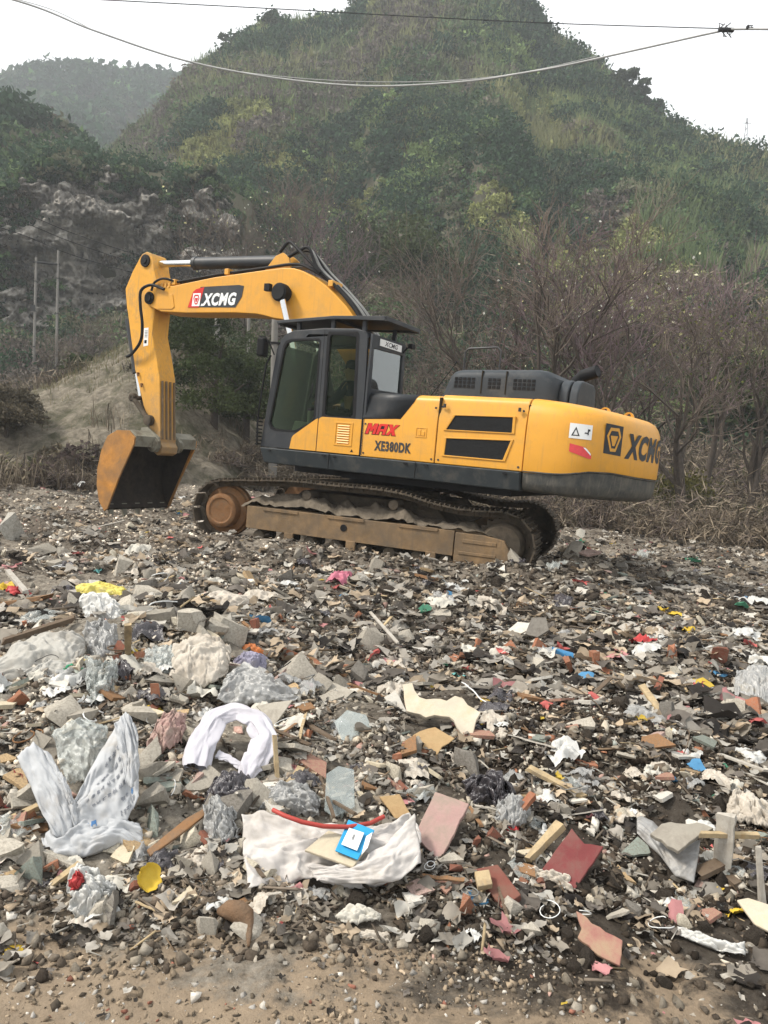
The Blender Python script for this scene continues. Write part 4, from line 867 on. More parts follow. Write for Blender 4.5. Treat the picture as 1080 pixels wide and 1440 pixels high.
# limestone cliff standing in the cut foot of the hill
def cliff():
    na, nh = 420, 230; az = np.linspace(-28.6, -11.2, na)[:, None] * np.ones((1, nh)); h = np.linspace(0, 1, nh)[None] * np.ones((na, 1))
    top = CAM_H + 71 * np.interp(az, [-29, -27, -25.5, -24, -22, -20, -18, -16.5, -15, -13.5, -12.5, -11], [.245, .26, .285, .298, .306, .302, .298, .285, .312, .318, .29, .25]) + 1.1 * fbm(az * 1.3, 0 * az, 301, 4)
    bot = 7.0; zz = bot + (top - bot) * h
    s = az * 1.25
    strat = .55 * np.abs(((zz * .55 + .6 * fbm(s * .35, zz * .12, 305, 3)) % 1.0) - .5)
    q_ = fbm(s * .28 + .5 * fbm(s * .2, zz * .3, 306, 2), zz * .42, 307, 3) * 3.0
    blk = np.floor(q_ * 2.6 + .8 * fbm(s * .9, zz * 1.1, 309, 2)); led = ((zz + 1.5 * fbm(s * .15, 0 * s, 303, 3)) * .42) % 1.0
    dep = .75 * blk + .8 * np.where(led > .78, (led - .78) * 4, 0) + 1.6 * np.abs(fbm(s * .8, zz * .8, 311, 4)) + .5 * fbm(s * 3.2, zz * 2.6, 315, 3) + strat * .6
    dep += 2.2 * np.exp(-((az + 15.6) / .35) ** 2)       # dark vertical cleft
    dep += 1.2 * smooth(.9, 1.0, h) + .8 * (1 - h) * -1
    r = 70.3 + dep; A = np.radians(az)
    V = np.stack([np.sin(A) * r, np.cos(A) * r, zz], -1)
    # back and cap close the block against the hill
    back = V.copy(); rb = 77.0; back[..., 0] = np.sin(A) * rb; back[..., 1] = np.cos(A) * rb
    cap = np.stack([V[:, -1], back[:, -1]], 1)
    allV = np.concatenate([V.reshape(-1, 3), cap[:, 1]]); i = (np.arange(na - 1)[:, None] * nh + np.arange(nh - 1)[None]).ravel()
    F = np.stack([i, i + nh, i + nh + 1, i + 1], -1)
    k = np.arange(na - 1); t_ = k * nh + nh - 1; o = na * nh
    F2 = np.stack([t_, t_ + nh, o + k + 1, o + k], -1)
    return raw_mesh('cliff', allV, np.concatenate([F, F2]), M['rock'], None, False)
M['rock'] = pmat('limestone', (.42, .39, .345), .9, .35, .5, dirt=(.13, .12, .105), dirt_lo=.46, dirt_hi=.62, dscale=.3, bump=1.0, bscale=1.6)
M['rock'].node_tree.nodes['Bump'].inputs['Distance'].default_value = .5
tag(cliff(), kind='structure')
# gravel mound beyond the dump
gm_c = at_dist(225, 560, 30)
def z_mound(X, Y):
    dx = X - gm_c[0]; dy = Y - gm_c[1]
    return 5.5 - np.sqrt((np.where(dx < 0, .60, 1.0) * dx) ** 2 + (.55 * dy) ** 2 + .25) + .55 * fbm(X * .5, Y * .5, 337, 3) + .22 * fbm(X * 2.2, Y * 2.2, 331, 3)
M['gravel'] = pmat('gravel', (.185, .162, .125), .95, .5, 5, dirt=(.07, .068, .042), dirt_lo=.46, dirt_hi=.62, dscale=.8, bump=1.0, bscale=7)
M['gravel'].node_tree.nodes['Bump'].inputs['Distance'].default_value = .12
xs = np.linspace(gm_c[0] - 12, gm_c[0] + 8, 160); ys = np.linspace(gm_c[1] - 12, gm_c[1] + 12, 160)
XX, YY = np.meshgrid(xs, ys, indexing='ij'); V = np.stack([XX, YY, z_mound(XX, YY)], -1).reshape(-1, 3)
i = (np.arange(159)[:, None] * 160 + np.arange(159)[None]).ravel()
o = raw_mesh('gravel_mound', V, np.stack([i, i + 160, i + 161, i + 1], -1), M['gravel'], None, True); tag(o, kind='structure')

# ------------------------------------------------------------------ leaf and twig clouds
def leaf_quads(C, N, size, col, flat=.0, elong=1.6, droop=0.0):
    """diamond leaves at C (n,3); size (n,), colour (n,3)"""
    n = len(C); a = rng.normal(size=(n, 3)); a[:, 2] += droop; a /= np.linalg.norm(a, axis=1)[:, None]
    b = rng.normal(size=(n, 3)); b -= a * (a * b).sum(1)[:, None]; b /= np.linalg.norm(b, axis=1)[:, None]
    s = size[:, None]; nn = np.cross(a, b) * s * .18
    V = np.stack([C - a * s * elong * .5, C + b * s * .5 + nn, C + a * s * elong * .5, C - b * s * .5 + nn], 1).reshape(-1, 3)
    F = np.arange(n * 4).reshape(n, 4); return V, F, np.repeat(col, 4, 0)
def blob_points(centers, radii, per):
    n = len(centers); k = n * per; idx = np.repeat(np.arange(n), per)
    d = rng.normal(size=(k, 3)); d /= np.linalg.norm(d, axis=1)[:, None]; d[:, 2] = np.abs(d[:, 2]) * 1.0 - .15
    rr = rng.uniform(.45, 1.05, k) ** .6
    # break the outline into lobes
    lob = 1 + .35 * np.sin(d[:, 0] * 5 + idx * 1.7) * np.cos(d[:, 1] * 6 + idx * 2.3)
    return centers[idx] + d * radii[idx] * (rr * lob)[:, None], idx
M['leaf'] = amat('foliage', .7, .25, .8, 0, transl=.25)
M['twig'] = amat('twigs', .9, .2, 2, 0)
PAL = {'green': (.080, .128, .054), 'dgreen': (.032, .062, .033), 'lgreen': (.135, .19, .07), 'yellow': (.21, .225, .088), 'brown': (.118, .122, .076), 'purple': (.125, .108, .092), 'grey': (.13, .125, .105)}
def hill_cover(name, zf, Df, n, az_rng, d0, d1, rad, per, lsize, seed, tint=(1, 1, 1), skip_cliff=False, grassf=.35):
    az = rng.uniform(*az_rng, n); r = d0 + (np.interp(az, [-90, 90], [1, 1]) * (np.minimum(d1, Df(az) + 6) - d0)) * rng.uniform(0, 1, n) ** .8
    A = np.radians(az); X = np.sin(A) * r; Y = np.cos(A) * r
    if skip_cliff:
        k = ~((az > -29) & (az < -10.5) & (r > 66) & (r < 75)); X, Y, az, r = X[k], Y[k], az[k], r[k]; n = len(X)
    Z = zf(X, Y)
    t = fbm(X * .06, Y * .06, seed, 3) + .35 * rng.normal(size=n) * .4; u = fbm(X * .045 + 40, Y * .045, seed + 5, 3)
    names = np.where(t < -.28, 'purple', np.where(t < -.10, 'brown', np.where(t < .12, 'green', np.where(t < .30, 'dgreen', 'lgreen'))))
    names = np.where(u > .34, 'yellow', names); names = np.where((fbm(X * .16, Y * .16, seed + 8, 2) > .17), 'dgreen', names)
    base = np.array([PAL[k] for k in names]) * np.array(tint) * rng.uniform(.7, 1.3, (n, 1))
    R0 = rng.uniform(*rad, n) * np.where(names == 'yellow', .6, np.where(names == 'dgreen', 1.35, .9)); radii = np.stack([R0, R0, R0 * rng.uniform(.6, 1.25, n)], -1)
    C = np.stack([X, Y, Z + R0 * .15], -1)
    P, idx = blob_points(C, radii, per)
    col = base[idx] * rng.uniform(.7, 1.35, (len(P), 1)); sz = rng.uniform(.55, 1.2, len(P)) * lsize * np.clip(r[idx] / 105, .30, 1.25)
    V, F, cc = leaf_quads(P, None, sz, col, elong=1.9, droop=.4)
    return tag(raw_mesh(name, V, F, M['leaf'], cc), kind='stuff')
hill_cover('hillside_foliage', z_main, D_main, 15000, (-38, 36), 40, 200, (.6, 1.9), 90, .34, 401, skip_cliff=True)
hill_cover('hillside_foliage', z_near, D_near, 1300, (-36, -12), 74, 112, (.8, 2.2), 60, .55, 421)
hill_cover('hillside_foliage', z_far, D_far, 1500, (-36, -10), 170, 320, (2.2, 4.6), 60, 1.25, 441, tint=(.45, .72, .52))
def cliff_top_cover(n=520, per=90):
    az = rng.uniform(-28.6, -11, n); r = rng.uniform(69.5, 78, n); A = np.radians(az); X, Y = np.sin(A) * r, np.cos(A) * r
    top = CAM_H + 71 * np.interp(az, [-29, -27, -25.5, -24, -22, -20, -18, -16.5, -15, -13.5, -12.5, -11], [.245, .26, .285, .298, .306, .302, .298, .285, .312, .318, .29, .25])
    R0 = rng.uniform(.5, 1.3, n); C = np.stack([X, Y, top + .1 + rng.normal(size=n) * .4 - (r < 71) * rng.uniform(0, 1.6, n)], -1); P, idx = blob_points(C, np.stack([R0, R0, R0 * .8], -1), per); pal = np.array([PAL['green'], PAL['dgreen'], PAL['brown'], PAL['dgreen']]); col = pal[rng.integers(0, 4, n)][idx] * rng.uniform(.6, 1.3, (len(P), 1))
    V, F, cc = leaf_quads(P, None, rng.uniform(.5, 1.2, len(P)) * .28, col, elong=1.8, droop=-.5); tag(raw_mesh('hillside_foliage', V, F, M['leaf'], cc), kind='stuff')
cliff_top_cover()
def cliff_cover(n=330, per=110):
    az = np.concatenate([rng.uniform(-29, -25.4, n // 2), rng.uniform(-25.4, -11, n // 2)]); zz = rng.uniform(7, 20, n); k = (az < -25.4) | (fbm(az * .6, zz * .35, 351, 3) > .02); az, zz = az[k], zz[k]; n = len(az); A = np.radians(az); r = 69.6 + rng.uniform(-.5, .8, n); R0 = rng.uniform(.5, 1.4, n)
    P, idx = blob_points(np.stack([np.sin(A) * r, np.cos(A) * r, zz], -1), np.stack([R0, R0 * .8, R0 * .9], -1), per); pal = np.array([PAL['dgreen'], PAL['green'], (.10, .085, .065), (.12, .105, .085)]); col = pal[rng.integers(0, 4, n)][idx] * rng.uniform(.55, 1.3, (len(P), 1)); V, F, cc = leaf_quads(P, None, rng.uniform(.5, 1.2, len(P)) * .2, col, elong=2.2, droop=-.4); tag(raw_mesh('cliff_plants', V, F, M['leaf'], cc), kind='stuff')
cliff_cover()
# tall pale grass on the ledges
def grass_patch(pts, d, n, h, col, spread, zf=None):
    Vs, Fs, Cs = [], [], []; o = 0
    for (px, py, w) in pts:
        c0 = at_dist(px, py, d)
        x = c0[0] + rng.normal(size=n) * w * 1.2; y = c0[1] + rng.normal(size=n) * w
        z = (zf or z_main)(x, y); hh = h * rng.uniform(.5, 1.2, n); lean = rng.normal(size=(n, 2)) * .25 * hh[:, None]; wd = rng.uniform(.02, .05, n) * h * 1.2
        th = rng.uniform(0, math.pi, n); dx, dy = np.cos(th) * wd, np.sin(th) * wd
        V = np.stack([np.stack([x - dx, y - dy, z], -1), np.stack([x + dx, y + dy, z], -1), np.stack([x + lean[:, 0] * .5 + dx * .6, y + lean[:, 1] * .5, z + hh * .6], -1), np.stack([x + lean[:, 0], y + lean[:, 1], z + hh], -1)], 1).reshape(-1, 3)
        Vs.append(V); Fs.append(np.arange(n * 4).reshape(n, 4) + o); o += n * 4; Cs.append(np.repeat(np.array(col)[None] * rng.uniform(.6, 1.4, (n, 1)), 4, 0))
    return np.concatenate(Vs), np.concatenate(Fs), np.concatenate(Cs)
def hit_hill(px, py, zf, lo=42, hi=240):
    d = ray(px, py); t = np.linspace(lo, hi, 900); P = np.array([0, 0, CAM_H])[None] + d[None] * t[:, None]
    k = P[:, 2] < zf(P[:, 0], P[:, 1]); return math.hypot(*P[np.argmax(k), :2]) if k.any() else None
Vs, Fs, Cs, o = [], [], [], 0
for px, py, w, col in ((270, 205, 3.2, (.17, .17, .055)), (310, 212, 3.0, (.17, .165, .06)), (240, 215, 2, (.15, .16, .05)), (390, 215, 2.6, (.15, .15, .055)), (350, 225, 2.4, (.15, .15, .06)), (600, 180, 3, (.17, .155, .07)), (560, 190, 2.6, (.16, .15, .07)), (740, 170, 3, (.12, .14, .05)), (770, 200, 3, (.15, .15, .06)), (870, 215, 3, (.18, .16, .07)), (890, 235, 2.5, (.18, .16, .07)), (470, 60, 3, (.10, .115, .06)), (500, 30, 3.5, (.10, .11, .06)), (420, 45, 3, (.09, .11, .05)), (640, 130, 4, (.09, .115, .05)), (690, 140, 3.5, (.085, .11, .045)), (930, 210, 3, (.13, .13, .055)), (60, 165, 3, (.14, .16, .06)), (110, 200, 2.6, (.14, .16, .06)), (200, 235, 2.4, (.11, .12, .05))):
    zf = z_near if px < 130 and py < 230 else z_main
    dd = hit_hill(px, py, zf, 84 if zf is z_near else 78)
    if dd is None: continue
    V, F, C_ = grass_patch([(px, py, w)], dd, 420, 1.7, col, w, zf); Vs.append(V); Fs.append(F + o); Cs.append(C_); o += len(V)
nb_ = 110000; az_ = rng.uniform(-27, 34, nb_); D_ = D_main(az_); r_ = 60 + (D_ - 58) * rng.uniform(.12, 1, nb_); A_ = np.radians(az_); X_, Y_ = np.sin(A_) * r_, np.cos(A_) * r_
kk = (fbm(X_ * .05, Y_ * .05, 611, 3) > -.12) & ~((az_ < -10.5) & (r_ < 77)); X_, Y_, r_ = X_[kk], Y_[kk], r_[kk]; nb_ = len(X_); hh = rng.uniform(.9, 2.3, nb_); th = rng.uniform(0, 3.14, nb_); wd = hh * rng.uniform(.02, .05, nb_); Z_ = z_main(X_, Y_) + .5; ln = rng.normal(size=(nb_, 2)) * .22 * hh[:, None]; dx, dy = np.cos(th) * wd, np.sin(th) * wd
V = np.stack([np.stack([X_ - dx, Y_ - dy, Z_], -1), np.stack([X_ + dx, Y_ + dy, Z_], -1), np.stack([X_ + ln[:, 0] * .5 + dx * .6, Y_ + ln[:, 1] * .5, Z_ + hh * .6], -1), np.stack([X_ + ln[:, 0], Y_ + ln[:, 1], Z_ + hh], -1)], 1).reshape(-1, 3); gp = np.array([(.15, .19, .08), (.13, .17, .075), (.20, .205, .10), (.105, .145, .065), (.165, .17, .095)])[np.clip(((fbm(X_ * .06, Y_ * .06, 615, 2) + .5) * 5).astype(int), 0, 4)] * rng.uniform(.7, 1.3, (nb_, 1))
Vs.append(V); Fs.append(np.arange(nb_ * 4).reshape(nb_, 4) + o); Cs.append(np.repeat(gp, 4, 0)); o += len(V)
tag(raw_mesh('tall_grass', np.concatenate(Vs), np.concatenate(Fs), M['leaf'], np.concatenate(Cs)), kind='stuff')

Vs, Fs, Cs, o = [], [], [], 0
for px, py, w, col, n_ in ((60, 560, 1.6, (.19, .165, .10), 900), (110, 530, 1.6, (.17, .15, .09), 800), (150, 510, 1.2, (.11, .12, .055), 600), (90, 590, 2.0, (.16, .135, .085), 1000), (170, 560, 1.4, (.18, .155, .10), 500), (130, 585, 1.6, (.12, .12, .06), 500)):
    V, F, C_ = grass_patch([(px, py, w)], 29, n_ // 2, .26, col, w, lambda x, y: np.maximum(z_mound(x, y), base_z(x, y))); Vs.append(V); Fs.append(F + o); Cs.append(C_); o += len(V)
tag(raw_mesh('mound_grass', np.concatenate(Vs), np.concatenate(Fs), M['leaf'], np.concatenate(Cs)), kind='stuff')
# brown undergrowth between the dump and the hill
def stems(X, Y, Z, h, w, col, lean=.45, bend=.3):
    n = len(X); th = rng.uniform(0, 2 * math.pi, n); ln = np.abs(rng.normal(size=n)) * lean * h
    lx, ly = np.cos(th) * ln, np.sin(th) * ln; pt = rng.uniform(0, math.pi, n); dx, dy = np.cos(pt) * w, np.sin(pt) * w
    mid = np.stack([X + lx * .4, Y + ly * .4, Z + h * .55], -1); tip = np.stack([X + lx, Y + ly, Z + h * (1 - bend * rng.uniform(0, 1, n))], -1); base = np.stack([X, Y, Z - .1], -1); dd = np.stack([dx, dy, 0 * dx], -1)
    V = np.stack([base - dd, base + dd, mid + dd * .8, tip + dd * .15, mid - dd * .8], 1).reshape(-1, 3)
    F = np.arange(n * 5).reshape(n, 5); return V, F, np.repeat(col, 5, 0)
def terrain_z(X, Y):
    r = np.hypot(X, Y); return np.where(r < 42, np.maximum(base_z(X, Y), z_mound(X, Y)), np.maximum(z_main(X, Y), base_z(X, Y)))
def edge_r(az): return np.interp(az, [-60, -35, -27, -17, -11, -4, 4, 14, 24, 40, 60], [17, 17, 17.6, 21, 27, 27, 21, 20, 19.6, 20, 20])
def undergrowth(ncl, per, r1, hrange, pal, seed, name, azr=(-40, 40), pw=1.4, offs=.3, wd=(.006, .014)):
    az = rng.uniform(*azr, ncl); r0 = edge_r(az) + offs; r = r0 + (r1 - r0) * rng.uniform(0, 1, ncl) ** pw
    A = np.radians(az); X = np.sin(A) * r; Y = np.cos(A) * r
    keep = (z_mound(X, Y) < base_z(X, Y) + .9) | (rng.uniform(size=ncl) < .04); X, Y, r, az = X[keep], Y[keep], r[keep], az[keep]; ncl = len(X)
    idx = np.repeat(np.arange(ncl), per); n = len(idx)
    x = X[idx] + rng.normal(size=n) * .35; y = Y[idx] + rng.normal(size=n) * .35; z = terrain_z(x, y)
    H = (rng.uniform(*hrange, ncl) * (1 + .6 * fbm(X * .25, Y * .25, seed, 2)))[idx] * rng.uniform(.4, 1.15, n)
    pc = np.array(pal); c = pc[rng.integers(0, len(pc), ncl)][idx] * rng.uniform(.6, 1.4, (n, 1))
    V, F, cc = stems(x, y, z, H, rng.uniform(*wd, n) * (r[idx] / 20), c)
    return tag(raw_mesh(name, V, F, M['twig'], cc), kind='stuff')
BR = [(.15, .122, .092), (.105, .086, .068), (.21, .175, .13), (.13, .112, .082), (.10, .08, .07), (.185, .15, .11)]
undergrowth(1500, 34, 44, (.45, 1.25), BR, 501, 'dry_undergrowth')
def tangle(n, per, r1, rad, pal, pw=1.2, offs=.2, ls=(.016, .03), el=17):
    az = rng.uniform(-40, 40, n); r0 = edge_r(az) + offs; r = r0 + (r1 - r0) * rng.uniform(0, 1, n) ** pw; A = np.radians(az); X, Y = np.sin(A) * r, np.cos(A) * r; k = (z_mound(X, Y) < base_z(X, Y) + .9) | (rng.uniform(size=n) < .02); X, Y, r, az = X[k], Y[k], r[k], az[k]; n = len(X)
    R0 = rng.uniform(*rad, n) * (1 + .9 * fbm(X * .2, Y * .2, 541, 2)) * np.where(az < -17, .6, 1); C = np.stack([X, Y, terrain_z(X, Y) + R0 * .25], -1); P, idx = blob_points(C, np.stack([R0 * 1.2, R0 * 1.2, R0], -1), per)
    pc = np.array(pal); col = pc[rng.integers(0, len(pc), n)][idx] * rng.uniform(.55, 1.5, (len(P), 1)); V, F, cc = leaf_quads(P, None, rng.uniform(*ls, len(P)) * (r[idx] / 20), col, elong=el, droop=.25); tag(raw_mesh('tangled_scrub', V, F, M['twig'], cc), kind='stuff')
tangle(2600, 75, 46, (.5, 1.25), BR + [(.07, .055, .05), (.06, .05, .04)]); tangle(900, 80, 23, (.3, .7), BR, offs=-.2); tangle(1500, 70, 66, (.9, 1.9), BR + [(.12, .09, .088), (.09, .085, .055)], pw=.8, offs=14, ls=(.014, .026), el=20)
undergrowth(500, 40, 70, (.9, 1.9), BR + [(.10, .075, .07), (.08, .08, .05)], 507, 'dry_undergrowth', pw=.8, offs=14, wd=(.008, .016))

# low leafy cover among the stems
def low_leaves(ncl, per, r1, pal, name, rad=(.35, .9), ls=.10, azr=(-40, 40), offs=.6):
    az = rng.uniform(*azr, ncl); r0 = edge_r(az) + offs; r = r0 + (r1 - r0) * rng.uniform(0, 1, ncl) ** 1.1
    A = np.radians(az); X, Y = np.sin(A) * r, np.cos(A) * r; keep = (z_mound(X, Y) < base_z(X, Y) + .8) | (rng.uniform(size=ncl) < .10); X, Y, r = X[keep], Y[keep], r[keep]; n = len(X)
    R0 = rng.uniform(*rad, n); C = np.stack([X, Y, terrain_z(X, Y) + R0 * .3], -1); P, idx = blob_points(C, np.stack([R0, R0, R0 * .9], -1), per)
    pc = np.array(pal); col = pc[rng.integers(0, len(pc), n)][idx] * rng.uniform(.6, 1.4, (len(P), 1))
    V, F, cc = leaf_quads(P, None, rng.uniform(.6, 1.3, len(P)) * ls * (r[idx] / 22) ** .8, col)
    return tag(raw_mesh(name, V, F, M['leaf'], cc), kind='stuff')
low_leaves(1300, 90, 60, [(.095, .08, .055), (.06, .052, .04), (.05, .062, .03), (.13, .11, .075), (.085, .065, .06), (.14, .14, .05)], 'low_scrub', ls=.11)

# ------------------------------------------------------------------ bare trees
M['bark'] = pmat('bark', (.070, .058, .048), .9, .3, 12, bump=.5, bscale=30, orand=.25)
M['twigs_brown'] = pmat('fine_twigs', (.125, .10, .082), .9, .3, 3, orand=.25)
M['twigs_purple'] = pmat('purplish_twigs', (.155, .112, .118), .9, .3, 3, orand=.2)
def tree_meshes(seed, h=7.0, limbs=4, spread=.55, lean=0, dens=1.0):
    r_ = random.Random(seed); T = MB(); segs = []
    def grow(p, d, ln, rad, lv):
        n = 5 if lv < 2 else 3; path = [p]; q = p; dd = d.normalized()
        for k in range(n):
            dd = (dd + Vector((r_.gauss(0, .13 + .05 * lv), r_.gauss(0, .13 + .05 * lv), r_.gauss(.05, .08)))).normalized(); q = q + dd * ln / n; path.append(q)
        rr = [rad * (1 - .6 * k / n) for k in range(n + 1)]
        if lv <= 2: T.tube(path, rr, 7 if lv == 0 else 5 if lv == 1 else 4, caps=False)
        else: segs.append((path, rr))
        if lv >= 4: return
        cnt = [limbs, 5, 5, 4][lv]; cnt = max(2, round(cnt * (dens if lv > 0 else 1)))
        for k in range(cnt):
            t_ = r_.uniform(.35 if lv else .45, 1.0) if k < cnt - 1 else 1.0; i = min(int(t_ * n), n - 1); pp = path[i].lerp(path[i + 1], t_ * n - i)
            ang = r_.uniform(.3, 1.0) * (spread + .25); az = r_.uniform(0, 6.28); ax = dd.orthogonal().normalized(); ax.rotate(Matrix.Rotation(az, 3, dd).to_quaternion())
            nd = (dd * math.cos(ang) + ax * math.sin(ang) + Vector((0, 0, .12))).normalized()
            grow(pp, nd, ln * r_.uniform(.55, .8), rr[i] * r_.uniform(.5, .72), lv + 1)
    grow(Vector((0, 0, -.2)), Vector((lean, r_.gauss(0, .06), 1)), h * .34, h * .018, 0)
    Vs = []; Fs = []; o = 0; tips = []
    for path, rr in segs:
        tips.append(path[-1])
        for a, b, ra, rb in zip(path[:-1], path[1:], rr[:-1], rr[1:]):
            d = (b - a).normalized(); s1 = d.orthogonal().normalized(); s2 = d.cross(s1); ra = max(ra, .006); rb = max(rb, .0045)
            for k in range(3): w = 2.094 * k; Vs.append(a + (s1 * math.cos(w) + s2 * math.sin(w)) * ra)
            for k in range(3): w = 2.094 * k; Vs.append(b + (s1 * math.cos(w) + s2 * math.sin(w)) * rb)
            for k in range(3): Fs.append((o + k, o + (k + 1) % 3, o + 3 + (k + 1) % 3, o + 3 + k))
            o += 6
    return T, np.array([tuple(v) for v in Vs]), np.array(Fs), np.array([tuple(t) for t in tips])
protos = {}
def bare_tree(key, loc, rz, s, label, purple=False, leaves=None, nl=0, group='bare trees behind the excavator', **kw):
    if key not in protos:
        T, V, F, tips = tree_meshes(key, **kw); tr = T.build('trunk', M['bark'], smooth_deg=60, recalc=False); cr_ = raw_mesh('crown', V, F, M['twigs_brown'])
        protos[key] = (tr.data, cr_.data, tips); bpy.data.objects.remove(tr); bpy.data.objects.remove(cr_)
    td, cd, tips = protos[key]
    root = empty('bare_tree', Matrix.Translation(loc) @ Matrix.Rotation(rz, 4, 'Z') @ Matrix.Scale(s * 1.55, 4)); tag(root, label, 'tree', group)
    a = bpy.data.objects.new('trunk', td); COL.objects.link(a); a.parent = root
    c_ = bpy.data.objects.new('crown', cd if not purple else cd); COL.objects.link(c_); c_.parent = root
    if purple:
        c_.material_slots[0].link = 'OBJECT'; c_.material_slots[0].material = M['twigs_purple']
    if leaves:
        nl = int(nl * .6); k = rng.integers(0, len(tips), nl); P = tips[k] + rng.normal(size=(nl, 3)) * .10; hi = tips[:, 2].max(); P = P[P[:, 2] > hi * rng.uniform(.35, .8, len(P))]
        pal = np.array(leaves); V, F, cc = leaf_quads(P, None, rng.uniform(.03, .065, len(P)), pal[rng.integers(0, len(pal), len(P))], elong=1.3); raw_mesh('leaves', V, F, M['leaf'], cc, parent=root)
    return root
WL = [(.62, .60, .42), (.55, .52, .25), (.66, .66, .60), (.20, .22, .08)]
OL = [(.10, .12, .03), (.15, .14, .04), (.07, .09, .03)]
def tz(px, dist):
    d = ray(px, 640); h_ = math.hypot(d[0], d[1]); x, y = d[0] / h_ * dist, d[1] / h_ * dist; return (x, y, float(terrain_z(np.array([x]), np.array([y]))[0]))
for (px, dist, key, rz, s, lab, kw) in [
    (742, 22.5, 11, .4, 1.02, 'dark bare tree with forked trunk behind the engine hood', dict(limbs=5, h=8)),
    (812, 24.5, 12, 1.9, 1.08, 'bare tree with pale yellow leaves at its top, beyond the exhaust pipe', dict(limbs=4, h=8, leaves=WL, nl=420)),
    (885, 22.5, 13, 3.0, .98, 'purplish bare tree behind the counterweight', dict(limbs=5, h=8, purple=True)),
    (862, 27.5, 12, 4.0, 1.12, 'bare tree dotted with white leaves behind the purplish tree', dict(h=8, limbs=4, purple=True, leaves=WL, nl=380)),
    (960, 23.5, 11, 2.6, .88, 'bare tree with olive leaves, right of the counterweight', dict(limbs=5, h=8, leaves=OL, nl=500)),
    (1050, 22.5, 13, .9, .80, 'small bare tree with yellowish leaves at the edge of the photo', dict(limbs=5, h=8, leaves=OL, nl=520)),
    (668, 24.5, 14, 1.2, .98, 'slender bare tree standing just right of the cab roof', dict(limbs=4, h=8, spread=.4)),
    (1000, 31, 14, 2.2, 1.02, 'tall thin bare tree far behind the counterweight lettering', dict(limbs=4, h=8, spread=.4, purple=True)),
    (610, 30, 12, 3.6, .86, 'bare tree rising behind the cab rear window', dict(h=8, limbs=4)),
    (450, 44, 13, 2.0, 1.45, 'broad pinkish grey bare tree above the boom elbow', dict(limbs=5, h=8, purple=True, leaves=WL, nl=150)),
    (350, 46, 11, 4.7, 1.35, 'bare tree with white leaf tufts in front of the cliff', dict(limbs=5, h=8, leaves=WL, nl=260)),
    (405, 50, 14, 3.1, 1.3, 'thin bare tree behind the boom lettering', dict(limbs=4, h=8, spread=.4)),
    (60, 52, 13, 1.0, .5, 'low bare tree below the cliff near the paired poles', dict(limbs=5, h=8)),
    (130, 55, 11, 2.2, .5, 'low bare tree at the foot of the cliff behind the gravel mound', dict(limbs=5, h=8, leaves=WL, nl=60)),
]:
    p = tz(px, dist); pu = kw.pop('purple', False); lv = kw.pop('leaves', None); nl = kw.pop('nl', 0)
    bare_tree(key, p, rz, s, lab, pu, lv, nl, group='bare trees beyond the dump', **kw)
# trees that stand out on the skyline
def leafy(name, px, py, dist, h, w, label, cat, pal, per=260, ls=.3, group=None, trunk=True, zbase=None):
    c = at_dist(px, py, dist); root = empty(name, Matrix.Translation(c)); tag(root, label, cat, group)
    n = 9; cs = np.stack([rng.normal(size=n) * w * .28, rng.normal(size=n) * w * .28, h * (.45 + .45 * rng.uniform(-.6, 1, n))], -1); R0 = rng.uniform(.22, .42, n) * w
    P, idx = blob_points(cs, np.stack([R0, R0, R0 * .9], -1), per // 2); pc = np.array(pal); col = pc[rng.integers(0, len(pc), n)][idx] * rng.uniform(.6, 1.4, (len(P), 1))
    V, F, cc = leaf_quads(P, None, rng.uniform(.6, 1.3, len(P)) * ls, col, elong=1.8); raw_mesh('crown', V, F, M['leaf'], cc, parent=root)
    q = MB(); q.tube([(0, 0, -.8), (.02, .02, h * .3), (.05 * w, 0, h * .7)], [.05 * w, .035 * w, .012 * w], 7)
    for k in range(5): a = k * 1.3; q.tube([(.02, .02, h * (.2 + .08 * k)), (math.cos(a) * w * .3, math.sin(a) * w * .3, h * (.45 + .09 * k))], [.02 * w, .008 * w], 5)
    q.build('trunk' if trunk else 'stem', M['bark'], root, smooth_deg=60); return root
GR = [(.028, .040, .018), (.04, .055, .022), (.055, .07, .028)]
for px, py, d, h, w, lab in ((884, 118, 128, 5, 3.4, 'round dark tree standing out on the right skyline'), (866, 108, 130, 3.2, 2.2, 'smaller round bush beside the skyline tree'), (906, 138, 126, 2.6, 1.8, 'low pointed bush downhill of the skyline tree'), (925, 150, 124, 3.6, 1.6, 'slim tree lower on the right skyline'), (385, 22, 130, 3.4, 2.6, 'bush on the left shoulder of the peak'), (330, 60, 128, 3.0, 2.6, 'round bush on the left ridge below the shoulder')):
    rt_ = leafy('hill_tree', px, py, d, h, w, lab, 'tree', [(.045, .06, .035), (.055, .07, .04)], 300, .34, 'trees on the skyline'); p_ = rt_.matrix_world.translation; az_ = math.degrees(math.atan2(p_.x, p_.y)); D_ = float(D_main(az_)) - 1.5; x_, y_ = math.sin(R_(az_)) * D_, math.cos(R_(az_)) * D_; rt_.matrix_world = Matrix.Translation((x_, y_, float(z_main(np.array([x_]), np.array([y_]))[0]) - .2))
